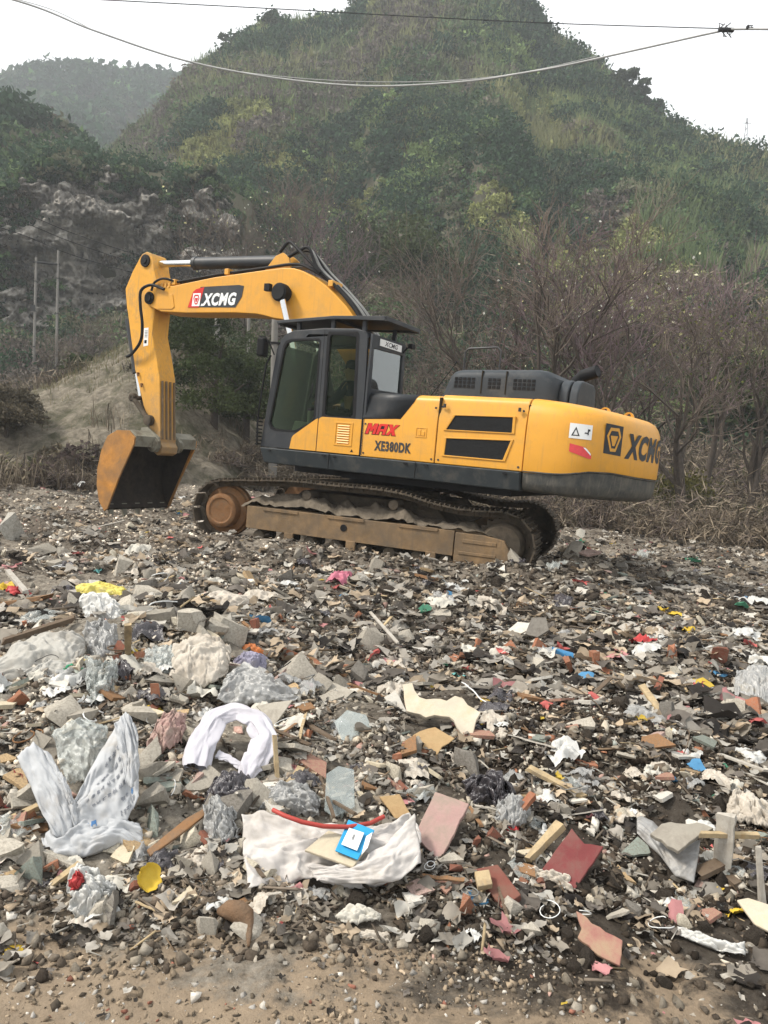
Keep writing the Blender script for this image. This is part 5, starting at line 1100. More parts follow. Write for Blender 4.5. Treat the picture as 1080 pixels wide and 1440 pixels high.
for px, d, h, w, lab, pal in ((300, 25, 3.2, 3.2, 'dark evergreen bush behind the stick of the excavator', GR), (345, 27, 3.4, 3.4, 'dense evergreen bush left of the cab mirror', GR), (268, 30, 2.2, 2.0, 'low evergreen bush just behind the stick', GR), (330, 35, 3.6, 3.2, 'tall dark bush behind the pole', GR),
                              (560, 60, 6, 6, 'large dark green tree on the slope above the cab roof', GR), (515, 64, 5, 5, 'dark green tree on the slope above the boom pipes', GR), (150, 40, 2.6, 2.4, 'dark shrub at the top of the gravel mound', GR), (8, 24, 1.2, 1.8, 'brown shrub at the left end of the dump', [(.10, .085, .06), (.08, .07, .05)]), (1020, 24, 2.2, 2.6, 'olive shrub behind the end of the counterweight', [(.10, .10, .04), (.13, .12, .05), (.07, .07, .035)]), (960, 27, 2.8, 2.4, 'yellowish shrub left of the olive shrub', [(.13, .12, .04), (.10, .10, .045)]),
                              (850, 30, 3.4, 3.6, 'olive green shrub behind the exhaust pipe', [(.10, .115, .045), (.13, .13, .05)]), (600, 34, 3.2, 3.4, 'green shrub behind the rear of the cab', [(.06, .08, .035), (.08, .10, .04)]), (470, 36, 3.2, 3.4, 'green shrub behind the boom pipes', [(.06, .08, .035), (.08, .10, .04)]), (1065, 42, 5, 5.5, 'dark leafy tree on the slope at the right edge', GR), (840, 55, 5, 6, 'dark leafy tree on the slope above the yellow leaved tree', GR)):
    p = tz(px, d); root = leafy('shrub' if h < 3.5 else 'leafy_tree', 540, 640, 10, h, w, lab, 'shrub' if h < 3.5 else 'tree', pal, 1900 if d < 36 else 700, .062 if d < 36 else .20, 'shrubs beyond the dump' if h < 3.5 else 'leafy trees on the slope', trunk=h >= 3.5)
    root.matrix_world = Matrix.Translation((p[0], p[1], p[2] - .1))

# ------------------------------------------------------------------ poles and cables
M['pole'] = pmat('concrete_pole', (.20, .19, .172), .85, .15, 3, streak=(.2, .19, .17))
M['cable'] = pmat('cable', (.035, .035, .035), .5, .2, 3)
M['cable_grey'] = pmat('pale_cable', (.42, .42, .41), .5, .15, 3)
def pole(px, d, top_py, r, label, arm=None):
    b0 = tz(px, d); t = at_dist(px + 3, top_py, d); q = MB(); q.tube([(b0[0], b0[1], b0[2] - .4), tuple(t)], [r * 1.2, r * .8], 12)
    root = empty('utility_pole', Matrix.Identity(4)); tag(root, label, 'pole', 'poles beyond the dump'); q.build('shaft', M['pole'], root, smooth_deg=60)
    q = MB()
    for z in (.25, .55, .8): p = Vector((b0[0], b0[1], b0[2])).lerp(Vector(t), z); q.cyl(p - Vector((0, 0, .03)), p + Vector((0, 0, .03)), r * 1.15, 12)
    if arm: q.box((t[0], t[1], t[2] - .25), (1.0, .08, .08)); [q.cyl((t[0] + k, t[1], t[2] - .2), (t[0] + k, t[1], t[2] - .02), .04, 8) for k in (-.4, 0, .4)]
    q.build('pole_fitting', M['cable'], root)
pole(303, 26, 424, .10, 'concrete pole standing between the stick and the cab')
pole(384, 24, 430, .12, 'concrete pole close in front of the cab mirror'); pole(347, 40, 436, .09, 'thin far pole under the boom lettering')
pole(48, 56, 362, .085, 'left one of the paired poles below the cliff'); pole(79, 56, 352, .085, 'right one of the paired poles below the cliff')
q = MB(); a, b2 = at_dist(46, 368, 56), at_dist(84, 372, 56); q.tube([a, b2], .07, 8); q.box(tuple(at_dist(46, 433, 56)), (.35, .1, .4)); tag(q.build('cross_beam', M['cable'], None), 'dark beam joining the paired poles below the cliff', 'beam')
def cable(pts, r, mat, label, n=40, sag=0, grp=None):
    P = [Vector(at_dist(*p)) for p in pts]; out = []
    for i in range(len(P) - 1):
        a, b, c_, d = P[max(i - 1, 0)], P[i], P[i + 1], P[min(i + 2, len(P) - 1)]
        for k in range(10):
            t_ = k / 10; out.append(.5 * ((2 * b) + (c_ - a) * t_ + (2 * a - 5 * b + 4 * c_ - d) * t_ ** 2 + (3 * b - a - 3 * c_ + d) * t_ ** 3))
    out.append(P[-1]); q = MB(); q.tube(out, r, 6); o = q.build('cable', M[mat], None, smooth_deg=180, recalc=False); tag(o, label, 'cable', grp); return o
cable([(-260, -70, 26), (20, 0, 25.5), (130, 42, 25), (260, 85, 24.5), (390, 110, 24), (520, 121, 23.6), (650, 115, 23.4), (740, 102, 23.2), (800, 91, 23), (900, 69, 23), (1008, 45, 23), (1040, 41, 23), (1200, 42, 23)], .026, 'cable_grey', 'pale grey cable sagging in a wide curve across the hill')
cable([(-200, -50, 27), (50, 6, 26.5), (150, 50, 26), (290, 92, 25.5), (400, 108, 25), (520, 115, 24.6), (640, 113, 24.4), (740, 101, 24.2), (840, 79, 24)], .011, 'cable_grey', 'thin dark cable running just above the sagging pale cable')
cable([(-200, -18, 30), (130, -1, 30), (400, 13, 30), (560, 22, 30), (760, 32, 30), (940, 38, 30), (1300, 48, 30)], .017, 'cable', 'dark cable crossing straight in front of the peak')
for y0, y1, lab in ((289, 352, 'topmost of the three black power lines reaching the boom'), (302, 364, 'middle one of the three black power lines reaching the boom'), (320, 379, 'lowest of the three black power lines reaching the boom')):
    cable([(-250, y0 - 62, 30), (0, y0, 32), (100, y0 + 38, 34), (190, y1 + 5, 36), (300, y1 + 30, 38), (384, y1 + 38, 24.5)], .016, 'cable', lab, grp='three power lines')
def splice(px, py, d, s, lab):
    c = Vector(at_dist(px, py, d)); q = MB(); q.tube([c - Vector((.20 * s, 0, 0)), c + Vector((.20 * s, 0, 0))], .06 * s, 8)
    for k in range(int(9)): a = random.uniform(0, 6.28); x = random.uniform(-.18, .18) * s; q.tube([c + Vector((x, 0, 0)), c + Vector((x + random.uniform(-.06, .06) * s, .1 * math.cos(a) * s, .16 * s * math.sin(a))), c + Vector((x + .08 * s, .04 * math.cos(a), .22 * s * math.sin(a + .5)))], .014, 5)
    tag(q.build('cable_splice', M['cable'], None, smooth_deg=60), lab, 'cable splice')
splice(1021, 42, 23, 1.0, 'large tangled splice hanging on the pale cable against the sky'); splice(1054, 40, 23, .45, 'small splice on the pale cable at the sky edge')
# far lattice mast on the right skyline
c = at_dist(1048, 202, 140); q = MB()
for dx in (-.35, .35): q.tube([(c[0] + dx, c[1], c[2] - 2), (c[0] + dx * .2, c[1], c[2] + 4)], .05, 5)
for k in range(4): q.tube([(c[0] - .3 + .06 * k, c[1], c[2] + k), (c[0] + .3 - .06 * k, c[1], c[2] + k + .6)], .035, 4)
q.tube([(c[0] - .7, c[1], c[2] + 3.2), (c[0] + .7, c[1], c[2] + 3.2)], .05, 4); tag(q.build('lattice_mast', M['cable'], None), 'tiny power mast on the right skyline', 'mast')

# ------------------------------------------------------------------ rubbish: large single pieces
UP = np.array([0, 0, 1.0])
def project(P):
    P = np.atleast_2d(P) - np.array([0, 0, CAM_H]); z = P @ cf; return 540 + FPX * (P @ cx) / z, 720 - FPX * (P @ cu) / z, z
def plane_at(px, py, tilt, side_=0, lift=.03):
    """plane through the ground under a pixel, leaning up away from the viewer by tilt degrees"""
    o = ground_hit(px, py, lift); d = ray(px, py); hz = -np.array([d[0], d[1], 0]); hz /= np.linalg.norm(hz); rt = np.cross(UP, hz)
    n = UP * math.cos(R_(tilt)) + hz * math.sin(R_(tilt)); n = n * math.cos(R_(side_)) + rt * math.sin(R_(side_)); return o, n / np.linalg.norm(n)
def on_plane(px, py, pl):
    o, n = pl; d = ray(px, py); t = ((o - np.array([0, 0, CAM_H])) @ n) / (d @ n); return np.array([0, 0, CAM_H]) + d * t
def slab(name, label, cat, poly, tilt, thick, mat, side_=0, anchor=None, lift=.03, group=None, bevel=.004, rag=0, warp=0):
    a = anchor or max(poly, key=lambda p: p[1]); pl = plane_at(*a, tilt, side_, lift); pts = []
    k = len(poly)
    for i in range(k):
        p, q = np.array(poly[i], float), np.array(poly[(i + 1) % k], float)
        m = max(1, int(np.linalg.norm(q - p) / 9)) if rag else 1
        for j in range(m): pts.append(p + (q - p) * j / m + (rng.normal(size=2) * rag if j else 0))
    P = [on_plane(u, v, pl) for u, v in pts]; n = pl[1]; c = np.mean(P, 0)
    q = MB(); m = len(P); q.add(P + [p - n * thick for p in P], [tuple(range(m)), tuple(range(2 * m - 1, m - 1, -1))] + [(i, i + m, (i + 1) % m + m, (i + 1) % m) for i in range(m)])
    q.v = [tuple(np.array(v) - c) for v in q.v]
    o = q.build(name, M[mat] if isinstance(mat, str) else mat, None, smooth_deg=30, bevel=bevel); o.location = c; tag(o, label, cat, group); o['_px'] = 0; del o['_px']; return o
def poly_interp(pts, u):
    pts = np.array(pts, float); L = np.concatenate([[0], np.cumsum(np.linalg.norm(np.diff(pts, axis=0), axis=1))]); L /= L[-1]
    return np.stack([np.interp(u, L, pts[:, 0]), np.interp(u, L, pts[:, 1])], -1)
def sheet(name, label, cat, top, bot, tilt, mat, bulge=.03, fold=.02, ffreq=4, side_=0, anchor=None, lift=.02, nu=84, nv=56, seed=1, group=None, thick=.003, sharp=1.0, edge=.0, parent=None, extra=None):
    """cloth or film between an upper and a lower outline (pixel polylines, left to right)"""
    a = anchor or max(list(top) + list(bot), key=lambda p: p[1]); pl = plane_at(*a, tilt, side_, lift)
    U = np.linspace(0, 1, nu); T = poly_interp(top, U); B2 = poly_interp(bot, U); Vv = np.linspace(0, 1, nv); P = np.zeros((nu, nv, 3)); n = pl[1]
    for i in range(nu):
        for j in range(nv):
            q = T[i] * (1 - Vv[j]) + B2[i] * Vv[j]; P[i, j] = on_plane(q[0], q[1], pl)
    UU, VV = np.meshgrid(U, Vv, indexing='ij'); sp = np.linalg.norm(P[-1].mean(0) - P[0].mean(0)); 
    x = UU * ffreq; y = VV * ffreq * .8
    w = fbm(x * .7 + 3, y * .7, seed + 7, 2); f1 = fbm(x + 1.6 * w, y + 1.2 * w, seed, 4); ridge = 1 - 2.2 * np.abs(f1) ** sharp
    cr2 = 1 - 2.6 * np.abs(fbm(x * 2.7 + 2 * f1, y * 2.7, seed + 31, 3)); d = fold * .13 * (cr2 - .5) + bulge * (np.clip(np.sin(np.pi * UU), 0, 1) ** .6 * np.clip(np.sin(np.pi * VV), 0, 1) ** .6) + fold * (ridge - .5) + fold * .8 * fbm(x * 2.3, y * 2.3, seed + 3, 3)
    if extra is not None: d = d + extra(UU, VV)
    P = P + n[None, None] * d[..., None]
    lat = np.cross(n, UP); lat = lat / (np.linalg.norm(lat) + 1e-9); P = P + lat * (fold * .6 * fbm(x * 1.3 + 9, y * 1.3, seed + 11, 3))[..., None]
    if edge:
        e = edge * fbm(x * 3 + 5, y * 3, seed + 21, 3) * (1 - np.clip(np.minimum(np.minimum(UU, 1 - UU), np.minimum(VV, 1 - VV)) * 6, 0, 1)); P = P + np.cross(lat, n) * e[..., None]
    # nothing sinks under the soil
    gz = base_z(P[..., 0], P[..., 1]) + .008; P[..., 2] = np.maximum(P[..., 2], gz)
    c = P.reshape(-1, 3).mean(0); i = (np.arange(nu - 1)[:, None] * nv + np.arange(nv - 1)[None]).ravel(); F = np.stack([i, i + 1, i + nv + 1, i + nv], -1)
    o = raw_mesh(name, P.reshape(-1, 3) - c, F, M[mat] if isinstance(mat, str) else mat, None, True, parent); o.location = c
    if thick: md = o.modifiers.new('solid', 'SOLIDIFY'); md.thickness = thick; md.offset = 0
    if parent is None: tag(o, label, cat, group)
    return o, P
def bar(name, label, cat, p0, p1, w, t, mat, l0=.02, l1=.05, group=None, taper=1.0, bow=0, rnd=0):
    a = Vector(ground_hit(*p0, l0)); b = Vector(ground_hit(*p1, l1)); d = (b - a); L = d.length; d.normalize(); up = Vector((0, 0, 1)); s = d.cross(up).normalized(); u = s.cross(d)
    n = 9; q = MB(); vs = []; tw = rng.normal() * .25
    for k in range(n):
        f = k / (n - 1); p = a + d * L * f + u * (bow * math.sin(math.pi * f)); ww = w * (1 + (taper - 1) * f) * (1 + .05 * rng.normal()); ang = tw * f + rnd
        s2 = s * math.cos(ang) + u * math.sin(ang); u2 = u * math.cos(ang) - s * math.sin(ang)
        for x, y in ((-1, -1), (1, -1), (1, 1), (-1, 1)): vs.append(p + s2 * x * ww / 2 + u2 * y * t / 2)
    for k in (0, 1, 2, 3): vs[k] += d * abs(rng.normal()) * w * .5; vs[-1 - k] -= d * abs(rng.normal()) * w * .5
    fs = [(i * 4 + j, i * 4 + (j + 1) % 4, i * 4 + 4 + (j + 1) % 4, i * 4 + 4 + j) for i in range(n - 1) for j in range(4)] + [(3, 2, 1, 0), tuple(range(4 * n - 4, 4 * n))]
    c = (a + b) / 2; q.add([v - c for v in vs], fs); o = q.build(name, M[mat] if isinstance(mat, str) else mat, None, smooth_deg=25, bevel=.0015); o.location = c; return tag(o, label, cat, group)

DIRT = (.13, .105, .08)
def dmat(k, col, **kw):
    d = dict(rough=.85, var=.16, scale=7, dirt=DIRT, dirt_lo=.44, dirt_hi=.76, dscale=9, bump=.25, bscale=60); d.update(kw); M[k] = pmat(k, col, **d)
def cloth_mat(k, col, weave=260, transl=.0, **kw):
    d = dict(rough=.85, var=.06, scale=9, dirt=(.30, .27, .23), dirt_lo=.52, dirt_hi=.82, dscale=6, bump=.12, bscale=weave, spec=.15); d.update(kw); M[k] = pmat(k, col, **d)
dmat('root', (.20, .125, .075), bump=.8)
cloth_mat('sack_white', (.46, .435, .41), dirt=(.27, .235, .19), dirt_lo=.50, dirt_hi=.80); cloth_mat('cloth_white', (.45, .44, .475), dirt=(.42, .40, .42)); cloth_mat('sack_print', (.385, .395, .405)); cloth_mat('sack_grey', (.36, .35, .32), dirt=(.2, .18, .15), dirt_lo=.45)
cloth_mat('bag_white', (.45, .45, .43), rough=.45, spec=.5); cloth_mat('bag_yellow', (.58, .50, .13), rough=.5); cloth_mat('lilac', (.26, .25, .32)); cloth_mat('paper', (.46, .44, .385)); cloth_mat('wet_paper', (.46, .42, .36), dirt=(.2, .16, .12), dirt_lo=.42)
M['film_clear'] = filmmat('clear_film', (.46, .49, .47), .42, .18); M['film_grey'] = filmmat('grey_film', (.34, .34, .33), .7, .25); M['film_dark'] = filmmat('dark_film', (.055, .05, .055), .93, .22)
M['pane_shard'] = filmmat('glass_shard', (.42, .47, .46), .42, .05)
dmat('pink_board', (.37, .235, .215), dirt=(.27, .215, .175), dirt_lo=.38, dirt_hi=.66, dscale=9, var=.2); dmat('red_board', (.155, .042, .042), var=.16, dirt=(.15, .085, .07), dirt_lo=.44, dirt_hi=.74); dmat('brown_board', (.165, .062, .048), dirt=(.13, .09, .065)); dmat('torn_board', (.27, .125, .105), dirt=(.29, .20, .135), dirt_lo=.40, dirt_hi=.6, dscale=9)
dmat('plywood', (.36, .25, .13), dirt=(.28, .18, .09)); dmat('cream_board', (.46, .41, .325), dirt=(.45, .37, .25)); dmat('beige_tile', (.47, .41, .30), dirt=(.36, .32, .25)); dmat('wood_pale', (.40, .31, .185), streak=(.36, .24, .11)); dmat('wood_brown', (.23, .125, .06), streak=(.14, .075, .04)); dmat('wood_grey', (.40, .375, .33), streak=(.20, .18, .15), dirt=(.25, .22, .18))
dmat('wood_dark', (.11, .08, .055), streak=(.06, .045, .035)); dmat('concrete', (.335, .308, .258), dirt=(.17, .15, .125), orand=.28); dmat('concrete_dark', (.15, .138, .12), orand=.3, dirt=(.07, .06, .05)); dmat('cream_stone', (.46, .42, .335), orand=.2); dmat('stone_big', (.34, .325, .285), dirt=(.17, .15, .12)); dmat('brick', (.28, .11, .06), orand=.3, dirt=(.26, .19, .14)); dmat('brick_dark', (.20, .075, .05), orand=.25)
dmat('clod', (.040, .032, .025), var=.35, bump=.9, bscale=30, orand=.3, dirt=(.10, .085, .068)); dmat('white_chip', (.50, .48, .43), orand=.15, dirt=(.36, .32, .27)); dmat('pink_tile', (.33, .235, .205), orand=.15); dmat('green_tile', (.205, .235, .205), orand=.2); dmat('tan_board', (.38, .27, .15), orand=.25); dmat('sheet_metal', (.30, .30, .295), rough=.45, dirt=(.14, .12, .095), dirt_lo=.42, dscale=5, metal=.2)
for k, c_ in {'plastic_red': (.38, .05, .05), 'plastic_blue': (.05, .18, .34), 'plastic_yellow': (.50, .34, .04), 'plastic_pink': (.40, .13, .18), 'plastic_green': (.04, .24, .13), 'plastic_orange': (.40, .14, .05), 'plastic_black': (.02, .02, .022), 'plastic_white': (.64, .65, .64), 'plastic_teal': (.10, .28, .27), 'hose_red': (.33, .055, .045), 'print_blue': (.06, .17, .36), 'print_grey': (.17, .18, .20), 'pack_blue': (.03, .26, .50)}.items(): M[k] = pmat(k, c_, rough=.4, var=.12, scale=9, dirt=DIRT, dirt_lo=.6, dirt_hi=.85, dscale=11, bump=.08)

# white woven sack with the things lying on it
sack, SP = sheet('woven_sack', 'white woven sack spread flat in the foreground with a red hose across it', 'sack', [(340, 1142), (362, 1143), (385, 1150), (425, 1154), (460, 1160), (500, 1164), (548, 1158), (575, 1144), (590, 1160)], [(346, 1250), (372, 1246), (400, 1239), (440, 1236), (480, 1241), (530, 1244), (560, 1233), (592, 1211)], 22, 'sack_white', bulge=.035, fold=.026, ffreq=3.3, lift=.03, nu=120, nv=64, seed=901, edge=.02, sharp=.7)
lip, _ = sheet('sack_lip', None, None, [(432, 1216), (470, 1220), (505, 1213), (540, 1190), (566, 1160), (582, 1143)], [(446, 1238), (490, 1243), (530, 1245), (562, 1234), (580, 1222), (593, 1210)], 30, 'sack_white', bulge=.03, fold=.014, ffreq=3, lift=.085, nu=70, nv=36, seed=903, edge=.01, sharp=.75, parent=sack); lip.location = Vector(lip.location) - sack.location
slab('tile', 'beige tile fragment resting on the white woven sack', 'tile', [(428, 1195), (462, 1167), (520, 1186), (497, 1219)], 20, .012, 'beige_tile', anchor=(497, 1219), lift=.125)
pk = slab('packet', 'flat blue and white packet lying on the beige tile', 'packet', [(471, 1196), (490, 1152), (527, 1167), (503, 1209)], 22, .006, 'pack_blue', anchor=(503, 1209), lift=.145)
pl_ = plane_at(503, 1209, 22, 0, .1475)
def decal(name, poly, mat, parent, pl):
    q = MB(); c = np.array(parent.location); P = [on_plane(u, v, pl) - c for u, v in poly]; q.add(P + [p - pl[1] * .002 for p in P], [tuple(range(len(P)))] + [(i, i + len(P), (i + 1) % len(P) + len(P), (i + 1) % len(P)) for i in range(len(P))]); return q.build(name, M[mat], parent, smooth_deg=0)
decal('packet_label', [(480, 1187), (491, 1164), (512, 1171), (502, 1196)], 'plastic_white', pk, pl_); decal('packet_label', [(515, 1176), (524, 1170), (517, 1192), (508, 1202)], 'plastic_white', pk, pl_)
pl2 = plane_at(503, 1209, 22, 0, .1505); decal('packet_print', [(494, 1180), (497, 1173), (500, 1174), (497, 1182)], 'print_grey', pk, pl2)
q = MB(); hp = [Vector(ground_hit(u, v, l)) for u, v, l in ((384, 1139, .20), (400, 1147, .205), (425, 1156, .20), (455, 1162, .19), (490, 1163, .185), (520, 1158, .18), (540, 1148, .19))]
q.tube(hp, .0085, 12); hs = q.build('rubber_hose', M['hose_red'], None, smooth_deg=60); tag(hs, 'red rubber hose curving across the top of the white woven sack', 'hose')
slab('board', 'pale pink slab leaning upright to the right of the white woven sack', 'board', [(583, 1175), (612, 1113), (660, 1130), (618, 1212)], 34, .028, 'pink_board', rag=.6)
slab('board', 'dark red board with chipped top corner lying on black soil', 'board', [(762, 1222), (804, 1164), (822, 1186), (849, 1190), (808, 1252)], 30, .016, 'red_board', rag=.5)
slab('brick', 'reddish brown brick with a wooden block stuck to its end', 'brick', [(666, 1222), (700, 1215), (733, 1258), (705, 1277)], 26, .05, 'brown_board', side_=-8)
slab('wood_block', 'small tan wooden block stuck on the reddish brown brick', 'wood block', [(667, 1225), (688, 1222), (693, 1243), (672, 1247)], 26, .03, 'wood_pale', anchor=(705, 1277), lift=.05)
slab('board', 'broken pinkish board with a torn tan edge in the right foreground', 'board', [(810, 1280), (826, 1290), (852, 1310), (876, 1322), (872, 1358), (840, 1342), (812, 1318), (818, 1305)], 26, .014, 'torn_board', rag=1.2)
slab('board', 'tan cardboard piece folded below the torn cream board', 'cardboard', [(569, 1046), (590, 1028), (612, 1022), (640, 1038), (622, 1050), (606, 1070)], 26, .008, 'plywood', rag=1.0)
slab('board', 'torn cream board with a frayed right end', 'board', [(566, 962), (580, 960), (590, 980), (628, 985), (640, 978), (676, 1002), (660, 1040), (648, 1030), (632, 1008), (590, 1004), (572, 1000)], 30, .02, 'cream_board', rag=1.4, lift=.06)
slab('board', 'white flat board piece left of the torn cream board', 'board', [(540, 980), (556, 970), (572, 1000), (560, 1004)], 24, .012, 'white_chip', rag=.8)
slab('board', 'square tan board piece behind the right end of the sack', 'board', [(533, 1120), (562, 1116), (577, 1143), (556, 1152)], 38, .012, 'plywood', rag=.5, lift=.05)
slab('board', 'narrow brown board sloping down to the left beside the crumpled cloth', 'board', [(206, 1195), (262, 1150), (293, 1133), (296, 1140), (255, 1172), (212, 1203)], 18, .012, 'wood_brown', lift=.05)
slab('board', 'beige board at the right edge of the picture', 'board', [(1036, 1265), (1052, 1262), (1090, 1274), (1098, 1318), (1062, 1300)], 20, .012, 'cream_board')
# cloth ring
def ring_cloth(name, label, pts, wid, mat, seed, tilt=26, anchor=None, hgt=.04):
    a = anchor or max(pts, key=lambda p: p[1]); pl = plane_at(*a, tilt, 0, .03); n = pl[1]; C = [on_plane(u, v, pl) for u, v in pts]; k = 80
    f = np.linspace(0, 1, len(C)); t = np.linspace(0, 1, k); C = np.stack([np.interp(t, f, [c[i] for c in C]) for i in range(3)], -1)
    for _ in range(3): C[1:-1] = (C[:-2] + 2 * C[1:-1] + C[2:]) / 4
    w = np.interp(t, np.linspace(0, 1, len(wid)), wid) / FPX * np.linalg.norm(C - np.array([0, 0, CAM_H]), axis=1); m = 44; P = np.zeros((k, m, 3))
    for i in range(k):
        tg = C[min(i + 1, k - 1)] - C[max(i - 1, 0)]; tg /= np.linalg.norm(tg); s = np.cross(n, tg); s /= np.linalg.norm(s)
        for j in range(m):
            a_ = 2 * math.pi * j / m; ca, sa = math.cos(a_), math.sin(a_)
            r = 1 + .5 * float(fbm(np.array(ca * 1.6 + 5), np.array(t[i] * 5 + sa * 1.2), seed, 3)) - .34 * abs(math.sin(2.5 * a_ + 7 * t[i] + 2.2 * float(fbm(np.array(t[i] * 7), np.array(ca), seed + 2, 2)))) ** .5 - .25 * abs(float(fbm(np.array(t[i] * 16), np.array(ca * 2 + sa), seed + 4, 2)))
            P[i, j] = C[i] + s * ca * w[i] * .5 * r + n * (sa * hgt * r * min(1, w[i] / .08) + hgt * .5)
    V = P.reshape(-1, 3); c = V.mean(0); ii = np.arange(k - 1)[:, None] * m; jj = np.arange(m)[None]; F = np.stack([(ii + jj), (ii + (jj + 1) % m), (ii + m + (jj + 1) % m), (ii + m + jj)], -1).reshape(-1, 4)
    V[:, 2] = np.maximum(V[:, 2], base_z(V[:, 0], V[:, 1]) + .006)
    o = raw_mesh(name, V - c, F, M[mat], None, True); o.location = c; md = o.modifiers.new('s', 'SUBSURF'); md.levels = md.render_levels = 1; return tag(o, label, 'cloth')
ring_cloth('cloth', 'crumpled white cloth bent into an arch over a dark hollow', [(272, 1085), (283, 1045), (303, 1010), (335, 1004), (362, 1015), (377, 1042), (366, 1066), (352, 1084), (346, 1108)], [46, 48, 38, 34, 40, 40, 44, 40, 14], 'cloth_white', 911)
ring_cloth('cloth', 'narrow white cloth strip crossing inside the arched cloth', [(305, 1062), (322, 1068), (340, 1080), (348, 1090)], [16, 14, 16, 20], 'cloth_white', 915, hgt=.015)
# printed sack, three panels
ps = empty('printed_sack', Matrix.Translation(ground_hit(120, 1195))); tag(ps, 'torn white plastic sack printed in blue, standing open at left', 'sack')
def panel(nm, top, bot, tilt, seed, bulge=.03, fold=.02, mat='sack_print', anchor=(120, 1208), lift=.02, side_=0):
    o, P = sheet(nm, None, None, top, bot, tilt, mat, bulge, fold, 3.2, side_, anchor, lift, 56, 46, seed, None, .003, parent=ps, edge=.012); o.location = Vector(o.location) - ps.location; return o, P
panel('side_panel', [(24, 1066), (48, 1044), (72, 1062), (92, 1100)], [(74, 1176), (90, 1178), (104, 1172), (114, 1150)], 38, 921, .03, .016)
fp, FP = panel('front_panel', [(104, 1130), (124, 1088), (144, 1050), (172, 1008), (192, 1022)], [(94, 1168), (118, 1168), (150, 1164), (178, 1154), (196, 1122)], 38, 923, .02, .016)
panel('bottom_panel', [(92, 1155), (130, 1150), (160, 1148), (196, 1160)], [(58, 1180), (64, 1205), (120, 1206), (168, 1186), (202, 1198)], 24, 925, .05, .02)
panel('rolled_rim', [(78, 1088), (84, 1086), (92, 1094)], [(98, 1130), (100, 1130), (104, 1128)], 46, 927, .012, .006, lift=.05)
panel('torn_flap', [(160, 1020), (168, 1012), (176, 1000), (192, 1020)], [(176, 1100), (180, 1104), (186, 1110), (196, 1080)], 46, 929, .015, .012, lift=.045)
def sheet_uv(P, u, v):
    nu, nv = P.shape[:2]; a, b = u * (nu - 1), v * (nv - 1); i, j = int(min(a, nu - 2)), int(min(b, nv - 2)); f, g_ = a - i, b - j
    p = P[i, j] * (1 - f) * (1 - g_) + P[i + 1, j] * f * (1 - g_) + P[i, j + 1] * (1 - f) * g_ + P[i + 1, j + 1] * f * g_
    n = np.cross(P[i + 1, j] - P[i, j], P[i, j + 1] - P[i, j]); n /= np.linalg.norm(n) + 1e-12
    if n @ (np.array([0, 0, CAM_H]) - p) < 0: n = -n
    return p + n * .0045 - np.array(ps.location)
def print_marks(box, n, mat, rows=3):
    """blurred rows of small printed characters that cannot be read in the photograph"""
    u0, v0, u1, v1 = box; q = MB(); w = (u1 - u0) / n; f = lambda u, v: sheet_uv(FP, min(max(u, .01), .99), min(max(1 - v, .01), .99))
    for k in range(n):
        a_ = u0 + k * w; 
        for r in range(rows):
            if random.random() < .85: y = v0 + (v1 - v0) * (r + .3) / rows; x0 = a_ + w * random.uniform(.05, .3); x1 = a_ + w * random.uniform(.6, .85); h = (v1 - v0) * .16; q.add([f(x0, y - h / 2), f(x1, y - h / 2), f(x1, y + h), f(x0, y + h)], [(0, 1, 2, 3)])
        for r in range(2):
            x0 = a_ + w * random.uniform(.1, .7); q.add([f(x0, v0), f(x0 + w * .14, v0), f(x0 + w * .14, v1), f(x0, v1)], [(0, 1, 2, 3)])
    q.build('printed_text', M[mat], ps, smooth_deg=0, recalc=False)
for k, n in enumerate((4, 6, 8, 7, 2)): print_marks((.80 - .07 * n, .72 - .13 * k, .80, .76 - .13 * k), n, 'print_grey')
for k in range(6): print_marks((.85, .72 - .115 * k, .92, .785 - .115 * k), 1, 'print_blue', 4)
print_marks((.08, .03, .36, .13), 3, 'print_blue', 4); print_marks((.62, .05, .92, .11), 6, 'print_grey', 3)
# more bags and cloths
sheet('sack', 'large grey woven sack collapsed on the rubble at the left edge', 'sack', [(-12, 935), (20, 910), (60, 893), (100, 890), (118, 900)], [(-12, 965), (30, 962), (70, 950), (100, 968), (122, 918)], 24, 'sack_grey', .09, .03, 3.4, seed=931, nu=80, nv=50)
sheet('sack', 'smaller grey sack fold hanging below the large grey sack', 'sack', [(30, 948), (70, 928), (112, 918)], [(36, 960), (70, 968), (102, 972)], 30, 'sack_grey', .05, .02, 3, seed=933, anchor=(90, 975))
sheet('plastic_bag', 'puffed white plastic bag lying on the heap above the grey sack', 'plastic bag', [(112, 842), (130, 834), (152, 842), (180, 866)], [(118, 868), (140, 876), (160, 880), (182, 884)], 24, 'bag_white', .08, .035, 4.5, seed=935, edge=.03, lift=.06)
sheet('plastic_sheet', 'clear plastic film hanging down beside the yellow wooden stake', 'plastic sheet', [(118, 925), (140, 932), (168, 930)], [(124, 992), (138, 1003), (150, 985), (164, 968)], 34, 'film_clear', .05, .04, 4.5, seed=936, edge=.03, lift=.03)
sheet('plastic_sheet', 'grey plastic bag crumpled against the grey sack', 'plastic bag', [(118, 880), (140, 872), (165, 880)], [(122, 925), (145, 940), (168, 925)], 36, 'film_grey', .06, .04, 4, seed=937)
sheet('bag', 'white paper bag lying flat among the far rubble', 'bag', [(186, 852), (215, 840), (268, 842)], [(205, 868), (240, 872), (276, 866)], 16, 'bag_white', .05, .02, 3, seed=939, lift=.09)
sheet('bag', 'pale yellow plastic bag behind the white paper bag', 'bag', [(106, 826), (135, 823), (176, 828)], [(110, 836), (140, 838), (172, 840)], 14, 'bag_yellow', .05, .03, 3, seed=941, lift=.10)
